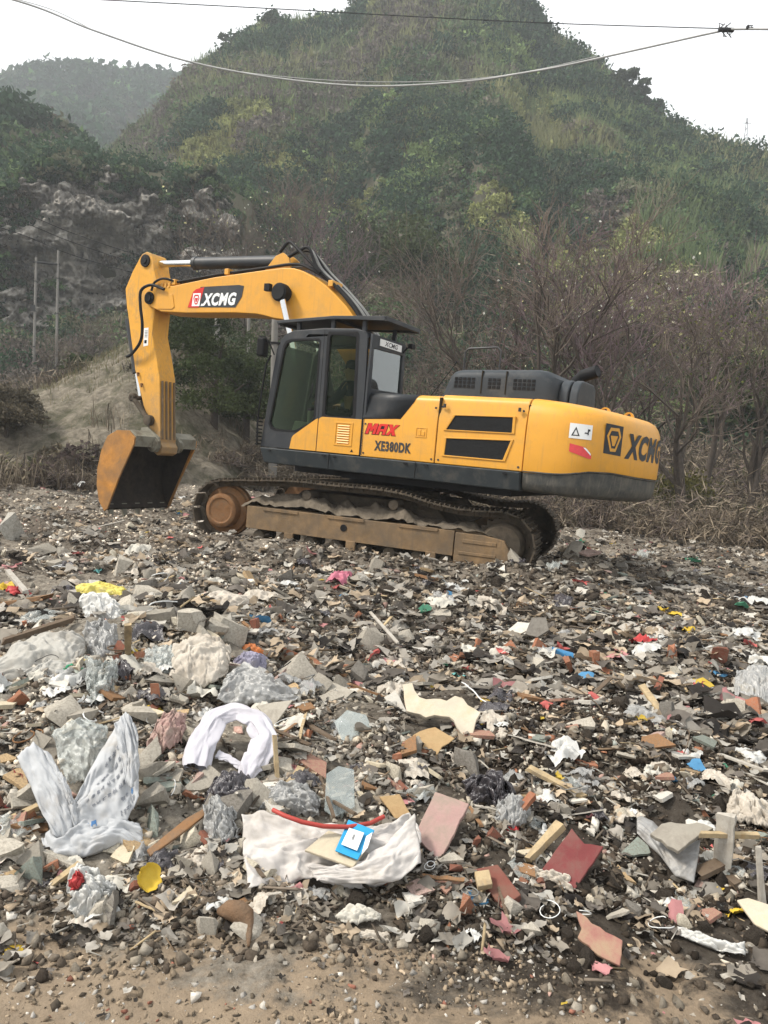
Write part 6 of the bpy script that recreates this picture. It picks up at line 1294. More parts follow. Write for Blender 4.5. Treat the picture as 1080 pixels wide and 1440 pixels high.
sheet('bag', 'off white flattened bag to the right of the white paper bag', 'bag', [(268, 838), (310, 836), (352, 842)], [(285, 855), (318, 858), (350, 850)], 16, 'wet_paper', .06, .03, 3, seed=943, lift=.08)
sheet('sack', 'lilac grey bundled sack beside the red and orange wrapper', 'sack', [(328, 930), (350, 920), (378, 926)], [(330, 942), (352, 950), (372, 942)], 30, 'lilac', .08, .025, 4, seed=945)
sheet('plastic_sheet', 'black plastic bag crumpled behind the pink slab', 'plastic bag', [(652, 1100), (676, 1088), (704, 1088), (722, 1115)], [(662, 1140), (684, 1132), (704, 1150), (718, 1140)], 34, 'film_dark', .07, .045, 4, seed=947, edge=.02)
sheet('plastic_sheet', 'pale crumpled plastic strip in front of the dark red board', 'plastic scrap', [(733, 1228), (745, 1218), (770, 1226), (800, 1232)], [(732, 1242), (752, 1250), (780, 1248), (806, 1256)], 24, 'wet_paper', .03, .022, 4, seed=949)
sheet('plastic_sheet', 'clear plastic sheet folded against the brown board', 'plastic sheet', [(285, 1130), (310, 1122), (330, 1140)], [(290, 1185), (312, 1195), (334, 1180)], 34, 'film_grey', .05, .03, 4, seed=951)
sheet('paper_scrap', 'crumpled white paper in the foreground below the sack', 'paper', [(470, 1288), (490, 1275), (512, 1276), (536, 1288)], [(480, 1298), (500, 1302), (520, 1296), (532, 1294)], 16, 'paper', .02, .018, 4, seed=953, nu=40, nv=24)
sheet('paper_scrap', 'smaller torn paper curl just below the crumpled white paper', 'paper', [(496, 1314), (520, 1310), (545, 1312)], [(500, 1322), (525, 1322), (558, 1331)], 16, 'wet_paper', .015, .012, 4, seed=955, nu=40, nv=20)
sheet('plastic_scrap', 'long white plastic scrap in the right foreground below the grey sheet metal', 'plastic scrap', [(950, 1306), (975, 1312), (1010, 1326), (1048, 1328)], [(955, 1316), (985, 1330), (1015, 1340), (1046, 1344)], 18, 'bag_white', .02, .02, 4, seed=957, nu=50, nv=24)
sheet('wrapper', 'red and white snack wrapper crumpled beside the yellow cup', 'wrapper', [(92, 1248), (110, 1218), (128, 1222), (158, 1250)], [(104, 1288), (120, 1290), (140, 1280), (160, 1262)], 28, 'bag_white', .05, .04, 4, seed=959)
sheet('wrapper', 'red stripe of wrapper folded over the snack wrapper', 'wrapper', [(98, 1240), (112, 1222), (120, 1226)], [(100, 1252), (110, 1250), (118, 1240)], 34, 'plastic_red', .02, .02, 4, seed=961, anchor=(110, 1285), nu=24, nv=20, lift=.05)
sheet('wrapper', 'red and orange wrapper half buried beside the lilac sack', 'wrapper', [(340, 910), (352, 906), (372, 916)], [(345, 922), (360, 924), (378, 922)], 24, 'plastic_orange', .03, .02, 4, seed=963, nu=24, nv=20)
sm, _ = sheet('sheet_metal', 'bent grey sheet of metal in the right foreground', 'sheet metal', [(896, 1150), (902, 1146), (918, 1150), (942, 1172), (965, 1180), (985, 1182)], [(896, 1172), (912, 1188), (930, 1205), (950, 1232), (965, 1238), (976, 1242)], 40, 'sheet_metal', .03, .008, 2, seed=965, extra=lambda U, V: -.05 * np.sin(math.pi * U) * (1 - V))
slab('stone_plate', 'crusted stone plate lying over the bent sheet of metal', 'stone', [(914, 1172), (930, 1158), (990, 1158), (1004, 1164), (976, 1180), (954, 1197)], 20, .02, 'concrete', anchor=(954, 1197), lift=.13, rag=1.6)
slab('glass_shard', 'cracked pale glass pane standing behind the sack', 'glass', [(459, 1088), (476, 1077), (498, 1082), (499, 1135), (470, 1150), (456, 1140)], 58, .006, 'pane_shard', lift=.04)
slab('glass_shard', 'rounded greenish glass plate half buried behind the pane', 'glass', [(470, 1015), (488, 998), (515, 1005), (528, 1035), (505, 1052), (480, 1040)], 40, .006, 'pane_shard')
slab('tile', 'pale grey tile leaning beside the arched cloth', 'tile', [(360, 992), (386, 987), (412, 984), (386, 1020)], 34, .012, 'concrete', lift=.04)
slab('tile', 'white plate lying flat far behind the bricks', 'plate', [(714, 886), (728, 874), (746, 876), (740, 892)], 18, .015, 'white_chip'); slab('tile', 'dark grey plate propped beside the white plate', 'plate', [(738, 892), (748, 868), (768, 868), (772, 886), (756, 896)], 46, .03, 'concrete_dark')
for k, (nm, lab, T_, B_, tl, mt) in enumerate((
    ('plastic_sheet', 'pale greenish clear plastic hanging behind the printed sack', [(72, 1034), (108, 1010), (150, 1026)], [(92, 1104), (122, 1098), (150, 1060)], 34, 'film_clear'),
    ('paper_sheet', 'large crumpled beige cement paper on the heap behind the arched cloth', [(245, 905), (275, 893), (310, 898), (325, 912)], [(238, 950), (270, 965), (300, 962), (322, 945)], 30, 'wet_paper'),
    ('plastic_sheet', 'crinkled pale plastic mass above the arched cloth', [(318, 950), (345, 938), (375, 950), (400, 962)], [(305, 985), (340, 992), (380, 990), (420, 985)], 28, 'film_grey'),
    ('plastic_sheet', 'clear plastic film caught on the rubble right of the yellow stake', [(205, 915), (235, 908), (262, 915)], [(200, 945), (232, 952), (258, 940)], 26, 'film_clear'),
    ('paper_sheet', 'pinkish peeling wallpaper scrap beside the printed sack', [(222, 1010), (245, 1000), (262, 1008)], [(205, 1050), (232, 1058), (258, 1040)], 30, 'pink_board'),
    ('plastic_sheet', 'dark grey plastic sheet under the arched cloth', [(300, 1095), (330, 1085), (352, 1095)], [(285, 1125), (325, 1130), (360, 1122)], 20, 'film_dark'),
    ('plastic_sheet', 'pale plastic bag bunched left of the red hose', [(370, 1112), (395, 1100), (430, 1108), (450, 1120)], [(362, 1140), (395, 1144), (425, 1146), (448, 1150)], 30, 'film_grey'),
    ('plastic_sheet', 'torn grey film lying between the pink slab and the red board', [(700, 1130), (722, 1118), (748, 1132)], [(695, 1160), (722, 1168), (742, 1155)], 24, 'film_grey'),
    ('cloth', 'grey beige rag twisted beside the weathered plank', [(1030, 1110), (1055, 1118), (1085, 1135)], [(1020, 1150), (1048, 1160), (1088, 1165)], 24, 'wet_paper'),
    ('plastic_sheet', 'greyish bag draped over rubble at the right edge', [(1035, 945), (1060, 935), (1090, 940)], [(1030, 985), (1060, 992), (1090, 985)], 26, 'film_grey'),
    ('paper_sheet', 'pale paper sheet crumpled in front of the lilac sack', [(330, 960), (352, 952), (380, 958)], [(340, 985), (362, 990), (388, 980)], 26, 'paper'))):
    sheet(nm, lab, nm.replace('_', ' '), T_, B_, tl, mt, .05, .024, 4, seed=981 + 2 * k, edge=.025, lift=.05)
# timber
bar('stake', 'short yellow wooden stake standing upright behind the clear sheet', 'stake', (180, 937), (180, 876), .035, .02, 'wood_pale', .02, .42)
bar('stick', 'thin pale stick leaning beside the arched cloth', 'stick', (391, 1112), (386, 1032), .02, .012, 'wood_pale', .02, .22)
bar('plank', 'pale wooden lath lying between the dark hollow and the far rubble', 'lath', (937, 1013), (900, 960), .045, .02, 'wood_pale', .03, .14)
bar('plank', 'pale split plank behind the dark red board', 'plank', (740, 1078), (828, 1124), .045, .02, 'wood_pale', .10, .06, taper=.55)
bar('plank', 'weathered grey plank standing at the right behind the bent metal', 'plank', (1015, 1226), (1022, 1138), .07, .02, 'wood_grey', .03, .30)
bar('plank', 'narrow weathered grey plank at the right edge', 'plank', (1072, 1272), (1066, 1186), .035, .02, 'wood_grey', .02, .26, taper=.7)
bar('stick', 'brown stick lying across the weathered grey plank', 'stick', (980, 1173), (1068, 1175), .022, .02, 'wood_pale', .19, .20)
bar('plank', 'dark broken plank below the bent sheet of metal', 'plank', (975, 1232), (1018, 1212), .06, .02, 'wood_dark', .03, .08); bar('plank', 'second dark plank beside the broken dark plank', 'plank', (1010, 1222), (1042, 1248), .04, .02, 'wood_dark', .04, .03)
bar('stick', 'tan stick lying at the left edge below the printed sack', 'stick', (-8, 1163), (56, 1133), .03, .02, 'wood_pale', .04, .06); bar('stick', 'short tan stick in front of the printed sack', 'stick', (70, 1247), (113, 1214), .025, .016, 'wood_pale', .02, .04)
bar('plank', 'orange brown split wood behind the red board', 'plank', (722, 1150), (752, 1115), .04, .02, 'brick', .08, .16); bar('stick', 'tan wedge of wood leaning on the dark red board', 'stick', (740, 1212), (790, 1158), .02, .03, 'wood_pale', .05, .14, taper=2.4)
bar('plank', 'grey plank lying flat behind the torn cream board', 'plank', (450, 960), (498, 982), .09, .02, 'concrete', .05, .04); bar('plank', 'brown plank among rubble at the far left', 'plank', (0, 850), (75, 838), .08, .03, 'wood_brown', .1, .16); bar('plank', 'dark grey plank under the brown plank at the far left', 'plank', (-5, 905), (110, 868), .05, .03, 'wood_dark', .1, .16); bar('plank', 'pale plank end sticking up at the far left', 'plank', (38, 835), (10, 802), .05, .03, 'wood_grey', .06, .2)
for a, b_, lab in (((448, 1086), (470, 1150), 'thin twig leaning on the cracked glass pane'), ((440, 1110), (500, 1145), 'second thin twig crossing behind the red hose'), ((820, 990), (860, 952), 'grey root sticking out of the dark hollow'), ((415, 1008), (470, 1040), 'dark twig lying beside the greenish glass plate'), ((1010, 1060), (1080, 1085), 'grey branch lying near the right edge'), ((560, 905), (520, 860), 'grey weathered board end leaning on the rubble heap'), ((120, 745), (175, 732), 'grey stick lying in front of the bucket')):
    bar('twig', lab, 'twig', a, b_, .012 if 'thin' in lab else .03, .012, 'wood_dark' if 'thin' in lab or 'dark' in lab else 'wood_grey', .03, .14)
# yellow cup
c = ground_hit(206, 1248, .02); q = MB(); ax = Vector((.55, -.35, .5)).normalized(); q.lathe((0, 0, 0), ax, [(0, .012), (.003, .030), (.012, .038), (.020, .042), (.021, .046), (.019, .041), (.011, .036), (.006, .028), (.005, .01)], 26); q.v = [(x + .006 * math.sin(9 * y / .04), y * (1 + .12 * math.sin(40 * x)), z + .005 * math.sin(50 * x + 30 * y)) for x, y, z in q.v]
o = q.build('cup', M['plastic_yellow'], None, smooth_deg=60); o.location = c + np.array([0, 0, .03]); tag(o, 'yellow plastic cup tipped on its side in front of the brown board', 'cup')
c = ground_hit(848, 902, .03); q = MB(); q.lathe((0, 0, 0), (.5, -.3, .35), [(0, .06), (.1, .085), (.2, .09), (.202, .08), (.1, .075), (.01, .05)], 24); o = q.build('cup', M['cream_stone'], None, smooth_deg=60); o.location = c; tag(o, 'cream paper cup lying behind the blue can', 'cup')
c = ground_hit(790, 918, .05); q = MB(); q.lathe((-.1, 0, 0), (.9, -.1, -.2), [(0, .03), (.01, .05), (.2, .05), (.21, .03)], 20); o = q.build('can', M['plastic_blue'], None, smooth_deg=50); o.location = c; tag(o, 'blue can lying among the orange bricks', 'can')
# gourd-like root
c = ground_hit(328, 1300, .02); q = MB(); q.tube([(-.05, .02, .03), (-.02, .01, .045), (.02, 0, .045), (.045, -.01, .035), (.06, -.03, .02), (.065, -.07, .01), (.07, -.11, .0)], [.012, .030, .036, .030, .016, .009, .005], 16); q.v = [(x + .008 * float(vn(x * 40, y * 40, 3)), y + .008 * float(vn(z * 50, y * 40, 4)), z + .008 * float(vn(x * 40, z * 40, 5))) for x, y, z in q.v]; o = q.build('root', M['root'], None, smooth_deg=180); o.location = c; tag(o, 'brown gourd shaped root in the foreground soil', 'root')

# ------------------------------------------------------------------ rubbish: loose pieces one could count
def hull_mesh(kind, seed):
    r_ = np.random.default_rng(seed); b = bmesh.new()
    if kind == 'chunk': P = r_.uniform(-1, 1, (13, 3)) * np.array([1, .8, .62]); P = np.sign(P) * np.abs(P) ** .7
    elif kind == 'flat': P = r_.uniform(-1, 1, (7, 2)); P = np.sign(P) * np.abs(P) ** .6; P = np.concatenate([np.c_[P * [1, .75], np.full(7, .10)], np.c_[P * [1, .75] * r_.uniform(.9, 1.0, (7, 1)), np.full(7, -.10)]])
    elif kind == 'brick':
        P = np.array([(x, y * .5, z * .28) for x in (-1, 1) for y in (-1, 1) for z in (-1, 1)]); P[r_.integers(0, 8)] *= r_.uniform(.4, .7); P[r_.integers(0, 8)] *= r_.uniform(.5, .8); P = np.concatenate([P, P * r_.uniform(.6, 1, (8, 3))]) + r_.normal(size=(16, 3)) * .03
    else: P = r_.normal(size=(26, 3)); P /= np.linalg.norm(P, axis=1)[:, None]; P *= np.array([1, .85, .7]) * r_.uniform(.75, 1.1, (26, 1))
    vs = [b.verts.new(p) for p in P]; bmesh.ops.convex_hull(b, input=vs)
    for v in [v for v in b.verts if not v.link_faces]: b.verts.remove(v)
    bmesh.ops.dissolve_limit(b, angle_limit=R_(6), verts=b.verts, edges=b.edges)
    if kind in ('chunk', 'brick', 'clod', 'flat'):
        bmesh.ops.subdivide_edges(b, edges=b.edges, cuts=1 if kind == 'flat' else 2, use_grid_fill=True); bmesh.ops.triangulate(b, faces=b.faces)
        for v in b.verts:
            c = np.array(v.co); k = (.10 if kind == 'clod' else .05 if kind != 'flat' else .025); v.co += Vector((float(vn(c[0] * 3 + seed, c[1] * 3 + c[2] * 2, 3)), float(vn(c[1] * 3 + seed, c[2] * 3 - c[0] * 2, 5)), float(vn(c[2] * 3 + seed, c[0] * 3 + c[1], 7)))) * k * 2
    me = bpy.data.meshes.new(kind); b.to_mesh(me); b.free()
    me.polygons.foreach_set('use_smooth', np.ones(len(me.polygons), dtype=bool)); me.set_sharp_from_angle(angle=R_(28)); return me
def crumple_mesh(seed):
    r_ = np.random.default_rng(seed); n = 16; u = np.linspace(-1, 1, n); U, V = np.meshgrid(u, u * r_.uniform(.5, .9), indexing='ij'); f = fbm(U * 1.5 + seed, V * 1.5, seed, 4); g_ = fbm(U * 1.3 - seed, V * 1.7, seed + 5, 3)
    Z = .55 * (.5 - np.abs(f) * 2) + .3 * g_; X = U * (1 - .25 * np.abs(g_)) + .25 * f; Y = V + .28 * fbm(U * 2, V * 2, seed + 9, 3); Z -= .25 * (X ** 2 + Y ** 2) - .25
    i = (np.arange(n - 1)[:, None] * n + np.arange(n - 1)[None]).ravel(); F = np.stack([i, i + n, i + n + 1, i + 1], -1)
    o = raw_mesh('plastic_scrap', np.stack([X, Y, Z], -1).reshape(-1, 3), F, [], None, True); me = o.data; bpy.data.objects.remove(o); return me
def splint_mesh(seed):
    r_ = np.random.default_rng(seed); q = MB(); n = 6; vs = []
    for k in range(n):
        x = -1 + 2 * k / (n - 1); w, t = .075 * r_.uniform(.8, 1.1), .03 * r_.uniform(.8, 1.1); y, z = .02 * r_.normal(), .012 * r_.normal()
        for a, b2 in ((-1, -1), (1, -1), (1, 1), (-1, 1)): vs.append((x + (.1 * r_.normal() if k in (0, n - 1) else 0), y + a * w, z + b2 * t))
    q.add(vs, [(i * 4 + j, i * 4 + (j + 1) % 4, i * 4 + 4 + (j + 1) % 4, i * 4 + 4 + j) for i in range(n - 1) for j in range(4)] + [(3, 2, 1, 0), tuple(range(4 * n - 4, 4 * n))])
    o = q.build('wood_scrap', [], None, 25); me = o.data; bpy.data.objects.remove(o); return me
def curl_mesh(seed):
    r_ = np.random.default_rng(seed); p = Vector((0, 0, .1)); d = Vector((1, 0, .05)); pts = [p]; w = r_.normal() * .25
    for k in range(16): d = (d + Vector((-d.y * w, d.x * w, r_.normal() * .10 - .02))).normalized(); w += r_.normal() * .12; p = p + d * .12; pts.append(p)
    c = sum(pts, Vector()) / len(pts); q = MB(); q.tube([p - c for p in pts], .016, 5); o = q.build('wire_scrap', [], None, 180); me = o.data; bpy.data.objects.remove(o); return me
LIB = {'curl': [curl_mesh(260 + k) for k in range(10)], 'chunk': [hull_mesh('chunk', 60 + k) for k in range(9)], 'flat': [hull_mesh('flat', 90 + k) for k in range(9)], 'brick': [hull_mesh('brick', 120 + k) for k in range(6)], 'clod': [hull_mesh('clod', 150 + k) for k in range(6)], 'crumple': [crumple_mesh(180 + 13 * k) for k in range(12)], 'splint': [splint_mesh(220 + k) for k in range(6)]}
_seen = {}
def lib_mesh(kind, k, mat):
    key = (kind, k % len(LIB[kind]), mat)
    if key not in _seen: me = LIB[kind][k % len(LIB[kind])].copy(); me.materials.clear(); me.materials.append(M[mat]); _seen[key] = me
    return _seen[key]
LAND = [((465, 1200), 'white woven sack'), ((120, 1110), 'printed sack'), ((322, 1055), 'arched white cloth'), ((620, 1160), 'pink slab'), ((805, 1208), 'dark red board'), ((698, 1245), 'reddish brown brick'), ((843, 1320), 'torn pinkish board'), ((60, 930), 'large grey sack'), ((228, 855), 'white paper bag'), ((140, 855), 'puffed white bag'), ((180, 905), 'yellow stake'), ((620, 1000), 'torn cream board'), ((605, 1048), 'tan cardboard'), ((685, 1115), 'black plastic bag'), ((940, 1190), 'bent sheet metal'), ((1020, 1185), 'weathered grey plank'), ((1065, 1285), 'beige board'), ((495, 1290), 'crumpled white paper'), ((1000, 1325), 'long plastic scrap'), ((206, 1240), 'yellow cup'), ((125, 1255), 'snack wrapper'), ((480, 1110), 'cracked glass pane'), ((500, 1025), 'greenish glass plate'), ((352, 932), 'lilac sack'), ((140, 830), 'yellow bag'), ((790, 916), 'blue can'), ((850, 970), 'dark hollow'), ((920, 985), 'wooden lath'), ((328, 1295), 'gourd shaped root'), ((784, 1100), 'split plank'), ((205, 665), 'bucket'), ((308, 718), 'track idler'), ((703, 765), 'track sprocket'), ((520, 770), 'track rollers'), ((840, 745), 'pale boulder'), ((255, 1168), 'brown board'), ((30, 845), 'brown plank'), ((742, 884), 'white plate')]
ITEMS = []
def put(kind, mname, mat, cat, px, py, size, col, flat=0, sink=.25, tilt=None, lift=0, name=None, group=None, label=None, aspect=1):
    g_ = ground_hit(px, py, 0); z = float(ground_z(np.array([g_[0]]), np.array([g_[1]]))[0])
    k = int(rng.integers(0, 99)); o = bpy.data.objects.new(name or mname, lib_mesh(kind, k, mat)); COL.objects.link(o)
    tl = (rng.uniform(-.35, .35), rng.uniform(-.35, .35)) if flat else (rng.uniform(-3, 3), rng.uniform(-3, 3))
    if tilt is not None: tl = (tilt + rng.normal() * .15, rng.normal() * .25)
    o.rotation_euler = (tl[0], tl[1], rng.uniform(0, 6.28)); o.scale = (size, size * aspect * rng.uniform(.75, 1.1), size * rng.uniform(.8, 1.1))
    o.location = (g_[0], g_[1], z + size * (sink if not flat else .12) + lift)
    ITEMS.append((o, px, py, size * FPX / math.hypot(*g_[:2]), col, cat, group or cat, label)); return o
def in_spot(px, py, k=1.0):
    for a, b, rx, ry in SPOTS:
        if ((px - a) / (rx * k)) ** 2 + ((py - b) / (ry * k)) ** 2 < 1: return True
    return False
# pieces seen in the photo, by where they lie
for px, py, s_, m_, lab in ((670, 905, .10, 'brick', 'orange brick piece lying among rubble left of the white plate'), (650, 920, .085, 'brick', 'orange brick piece with a white flake beside it'), (640, 918, .07, 'brick', None), (756, 918, .12, 'brick', 'ribbed orange brick half lying left of the blue can'), (722, 915, .10, 'brick', 'thin orange brick shard standing left of the ribbed brick'), (800, 943, .10, 'brick', 'orange brick in front of the blue can'), (838, 935, .12, 'brick', 'darker orange brick right of the black gap'), (852, 945, .08, 'brick', None), (812, 938, .06, 'brick', None), (944, 945, .10, 'brick', 'orange brown brick behind the wooden lath'), (1008, 950, .11, 'brick_dark', 'dark red brick lying right of the wooden lath'), (1062, 1020, .10, 'brick', 'orange brick at the right edge of the dump'), (1076, 1030, .07, 'brick', None), (410, 932, .10, 'brick', 'reddish brick piece right of the red and orange wrapper'), (430, 1050, .045, 'brick', 'small orange brown brick beside the twig and glass plate'), (360, 905, .09, 'brick_dark', None), (450, 935, .08, 'brick', None), (488, 925, .05, 'brick', None), (700, 1195, .05, 'brick_dark', None), (655, 1290, .05, 'brick', None)):
    put('brick', 'brick', m_, 'brick', px, py, s_, 'orange' if m_ == 'brick' else 'dark red', sink=.2, label=lab, group='bricks in the rubble', name='brick')
for px, py, s_, m_, lab in ((840, 742, .30, 'stone_big', 'pale boulder lying behind the track sprocket'), (815, 755, .16, 'stone_big', 'pale stone leaning against the boulder by the sprocket'), (805, 790, .14, 'concrete', None), (14, 756, .26, 'stone_big', 'large pale boulder at the left edge of the dump'), (60, 772, .16, 'concrete', None), (90, 785, .12, 'concrete', None), (182, 740, .09, 'cream_stone', 'rounded pale stone in front of the bucket'), (268, 1188, .055, 'cream_stone', 'cream concrete block between the brown board and the sack'), (162, 1190, .05, 'cream_stone', 'cream triangular stone resting against the printed sack'), (215, 1165, .06, 'green_tile', None), (320, 915, .13, 'concrete', 'grey rounded lump left of the lilac sack'), (318, 1150, .10, 'concrete_dark', 'dark grey concrete slab between brown board and white sack'), (300, 1165, .09, 'concrete_dark', None), (570, 890, .14, 'concrete', 'large grey concrete block at the crest of the heap'), (515, 900, .15, 'concrete', None), (50, 1220, .06, 'concrete', None), (45, 1245, .055, 'green_tile', None), (20, 1260, .05, 'concrete', None), (780, 1150, .045, 'concrete_dark', 'dark oval stone behind the dark red board'), (100, 1040, .05, 'cream_stone', None), (30, 1140, .07, 'concrete', None), (470, 1260, .02, 'white_chip', None)):
    put('chunk', 'stone', m_, 'stone', px, py, s_, {'stone_big': 'pale', 'concrete': 'grey', 'cream_stone': 'cream', 'green_tile': 'greenish grey', 'concrete_dark': 'dark grey', 'white_chip': 'white'}[m_], sink=.3, label=lab, group='stones in the rubble', name='concrete_chunk')
for px, py, s_, m_, lab in ((110, 690, .26, 'bag_white', 'white plastic bag lying left of the excavator bucket'), (28, 684, .25, 'wet_paper', 'cream plastic bag at the left edge of the dump'), (258, 698, .16, 'bag_white', 'white plastic heap between bucket and track'), (905, 918, .12, 'plastic_red', 'red plastic scrap tangled with a white bag'), (925, 912, .13, 'bag_white', 'white bag tangled with the red plastic scrap'), (946, 874, .10, 'plastic_yellow', 'yellow plastic scrap on the far right rubble'), (945, 962, .08, 'plastic_blue', 'blue plastic scrap behind the wooden lath'), (928, 958, .06, 'plastic_yellow', 'yellow plastic scrap next to the blue scrap'), (1042, 850, .11, 'plastic_blue', 'bright blue plastic scrap far right below the track'), (1066, 866, .20, 'bag_white', 'large grey white bag at the far right edge'), (1070, 950, .14, 'bag_white', 'white crumpled bag at the right edge above the orange brick'), (1045, 975, .08, 'plastic_yellow', 'yellow wrapper near the right edge'), (690, 965, .09, 'plastic_pink', 'pink plastic scrap right of the torn cream board'), (683, 992, .05, 'plastic_yellow', 'small yellow scrap below the pink scrap'), (707, 990, .14, 'film_dark', 'tangled dark purple film right of the torn cream board'), (925, 1005, .06, 'plastic_pink', 'pink plastic strip beside the wooden lath'), (995, 992, .06, 'plastic_teal', 'teal plastic scrap right of the lath'), (478, 842, .14, 'plastic_pink', 'pinkish red scrap at the back of the heap'), (505, 940, .05, 'plastic_pink', None), (216, 1012, .05, 'plastic_yellow', 'yellow ribbon scrap behind the printed sack'), (432, 980, .04, 'plastic_pink', 'small pink ribbon near the arched cloth'), (10, 832, .12, 'plastic_yellow', 'yellow scrap at the left edge'), (25, 842, .12, 'plastic_red', 'red folded scrap at the left edge'), (105, 975, .06, 'plastic_green', 'green net scrap behind the printed sack'), (345, 955, .12, 'bag_white', None), (340, 970, .14, 'film_grey', 'grey crumpled film above the arched cloth'), (400, 990, .13, 'film_grey', None), (640, 940, .08, 'plastic_teal', 'blue grey scrap between two orange bricks'), (1040, 1288, .05, 'plastic_yellow', 'yellow and white scrap in front of the beige board'), (1012, 1252, .03, 'plastic_yellow', 'tiny yellow packet below the dark plank'), (18, 1342, .03, 'plastic_yellow', 'yellow scrap at the lower left edge'), (1072, 1105, .06, 'plastic_green', 'green and white scrap at the right edge'), (790, 1085, .10, 'bag_white', 'white plastic bag behind the pale split plank'), (820, 1120, .08, 'film_grey', 'grey film scrap at the end of the split plank'), (690, 860, .18, 'wet_paper', 'grey paper sheet lying in front of the track'), (640, 832, .2, 'bag_white', 'white and black bag in front of the track frame'), (1070, 1000, .06, 'plastic_orange', None), (885, 1150, .05, 'plastic_white', None), (720, 1178, .05, 'plastic_red', None), (985, 1010, .1, 'film_grey', None), (1000, 935, .1, 'bag_white', None)):
    put('crumple', 'plastic_scrap', m_, 'plastic scrap', px, py, s_, m_.split('_')[1] if m_.startswith('plastic') else {'bag_white': 'white', 'wet_paper': 'off white', 'film_grey': 'grey', 'film_dark': 'dark'}[m_], flat=1, label=lab, group='plastic scraps in the rubble')
# everything else of a countable size
def region(n, y0, y1, x0=-20, x1=1100, dens=None):
    out = []
    while len(out) < n:
        px, py = rng.uniform(x0, x1), y0 + (y1 - y0) * rng.uniform(0, 1) ** 1.0
        if py < 745 + (px - 540) * .06 or in_spot(px, py, .85): continue
        if dens is None or rng.uniform() < dens(px, py): out.append((px, py))
    return out
left = lambda x, y: .25 + .75 * smooth(640, 300, np.array(x)) * smooth(1330, 1150, np.array(y)) + .0
heap = lambda x, y: float(smooth(1370, 1220, np.array(y)) * (1 if y > 800 else .5))
right = lambda x, y: float(smooth(350, 800, np.array(x)) * smooth(1420, 1300, np.array(y)))
for px, py in region(95, 760, 1330, dens=left): dark = rng.uniform() < .15; put('chunk', 'concrete_chunk', 'concrete_dark' if dark else 'concrete', 'concrete chunk', px, py, float(rng.choice([.03, .04, .055, .075]) * np.interp(py, [800, 1100, 1400], [1.9, 1.15, .6])), 'dark grey' if dark else 'grey', group='concrete chunks in the rubble')
for px, py in region(44, 880, 1240, x1=470, dens=left): put('flat' if rng.uniform() < .5 else 'chunk', 'concrete_chunk', 'concrete', 'concrete slab', px, py, float(rng.uniform(.05, .10) * np.interp(py, [850, 1100, 1250], [1.5, 1.1, .8])), 'grey', tilt=rng.uniform(.0, .55), sink=.25, group='concrete slabs in the rubble')
for px, py in region(70, 790, 1300, dens=left): put('chunk', 'plaster_chunk', 'cream_stone', 'plaster chunk', px, py, float(rng.choice([.02, .03, .045]) * np.interp(py, [800, 1100, 1400], [1.8, 1.1, .7])), 'cream', group='plaster chunks in the rubble')
for px, py in region(135, 790, 1300, dens=heap):
    m_, c_ = [('pink_tile', 'pinkish'), ('green_tile', 'greenish grey'), ('beige_tile', 'beige'), ('white_chip', 'white'), ('concrete', 'grey')][rng.integers(0, 5)]; put('flat', 'tile_shard', m_, 'tile shard', px, py, float(rng.choice([.04, .06, .085]) * np.interp(py, [800, 1100, 1400], [1.8, 1.0, .5])), c_, tilt=rng.uniform(-.1, .5), sink=.3, group='tile shards in the rubble')
for px, py in region(84, 770, 1310, dens=heap):
    m_, c_ = [('wood_pale', 'pale'), ('wood_brown', 'brown'), ('wood_grey', 'grey'), ('wood_dark', 'dark'), ('wood_grey', 'grey'), ('wood_dark', 'dark')][rng.integers(0, 6)]; put('splint', 'wood_scrap', m_, 'wood scrap', px, py, float(rng.uniform(.04, .13) * np.interp(py, [800, 1100, 1400], [1.8, 1.0, .45])), c_, tilt=rng.normal() * .15, sink=.12, lift=.02, group='wood scraps in the rubble', aspect=rng.uniform(.6, 1.8))
for px, py in region(235, 765, 1330, dens=heap):
    m_, c_ = [('bag_white', 'white'), ('wet_paper', 'off white'), ('film_grey', 'grey'), ('film_clear', 'clear'), ('film_dark', 'dark'), ('wet_paper', 'off white'), ('paper', 'cream')][rng.integers(0, 7)]; put('crumple', 'plastic_scrap', m_, 'plastic scrap', px, py, float(rng.choice([.03, .045, .065, .09]) * np.interp(py, [800, 1100, 1400], [1.9, 1.0, .45])), c_, flat=1, group='plastic scraps in the rubble')
for px, py in region(18, 800, 1250, dens=heap):
    m_, c_ = [('plastic_red', 'red'), ('plastic_blue', 'blue'), ('plastic_pink', 'pink'), ('plastic_yellow', 'yellow'), ('plastic_teal', 'teal'), ('plastic_black', 'black')][rng.integers(0, 6)]; put('crumple', 'plastic_scrap', m_, 'plastic scrap', px, py, float(rng.choice([.02, .03, .04]) * np.interp(py, [800, 1100, 1400], [1.8, 1.0, .5])), c_, flat=1, group='plastic scraps in the rubble')
for px, py in region(90, 790, 1300, dens=heap): put('flat', 'board_scrap', ['tan_board', 'torn_board', 'wood_brown', 'tan_board'][int(rng.integers(0, 4))], 'board scrap', px, py, float(rng.choice([.04, .06, .09]) * np.interp(py, [800, 1100, 1400], [1.7, 1.0, .5])), 'brownish', tilt=rng.uniform(-.1, .4), sink=.3, group='board scraps in the rubble')
for px, py in region(44, 850, 1290, dens=left): put('brick', 'brick_fragment', 'brick' if rng.uniform() < .6 else 'brick_dark', 'brick fragment', px, py, float(rng.choice([.03, .04, .055]) * np.interp(py, [800, 1100, 1400], [1.7, 1.0, .6])), 'reddish', sink=.2, group='brick fragments in the rubble')
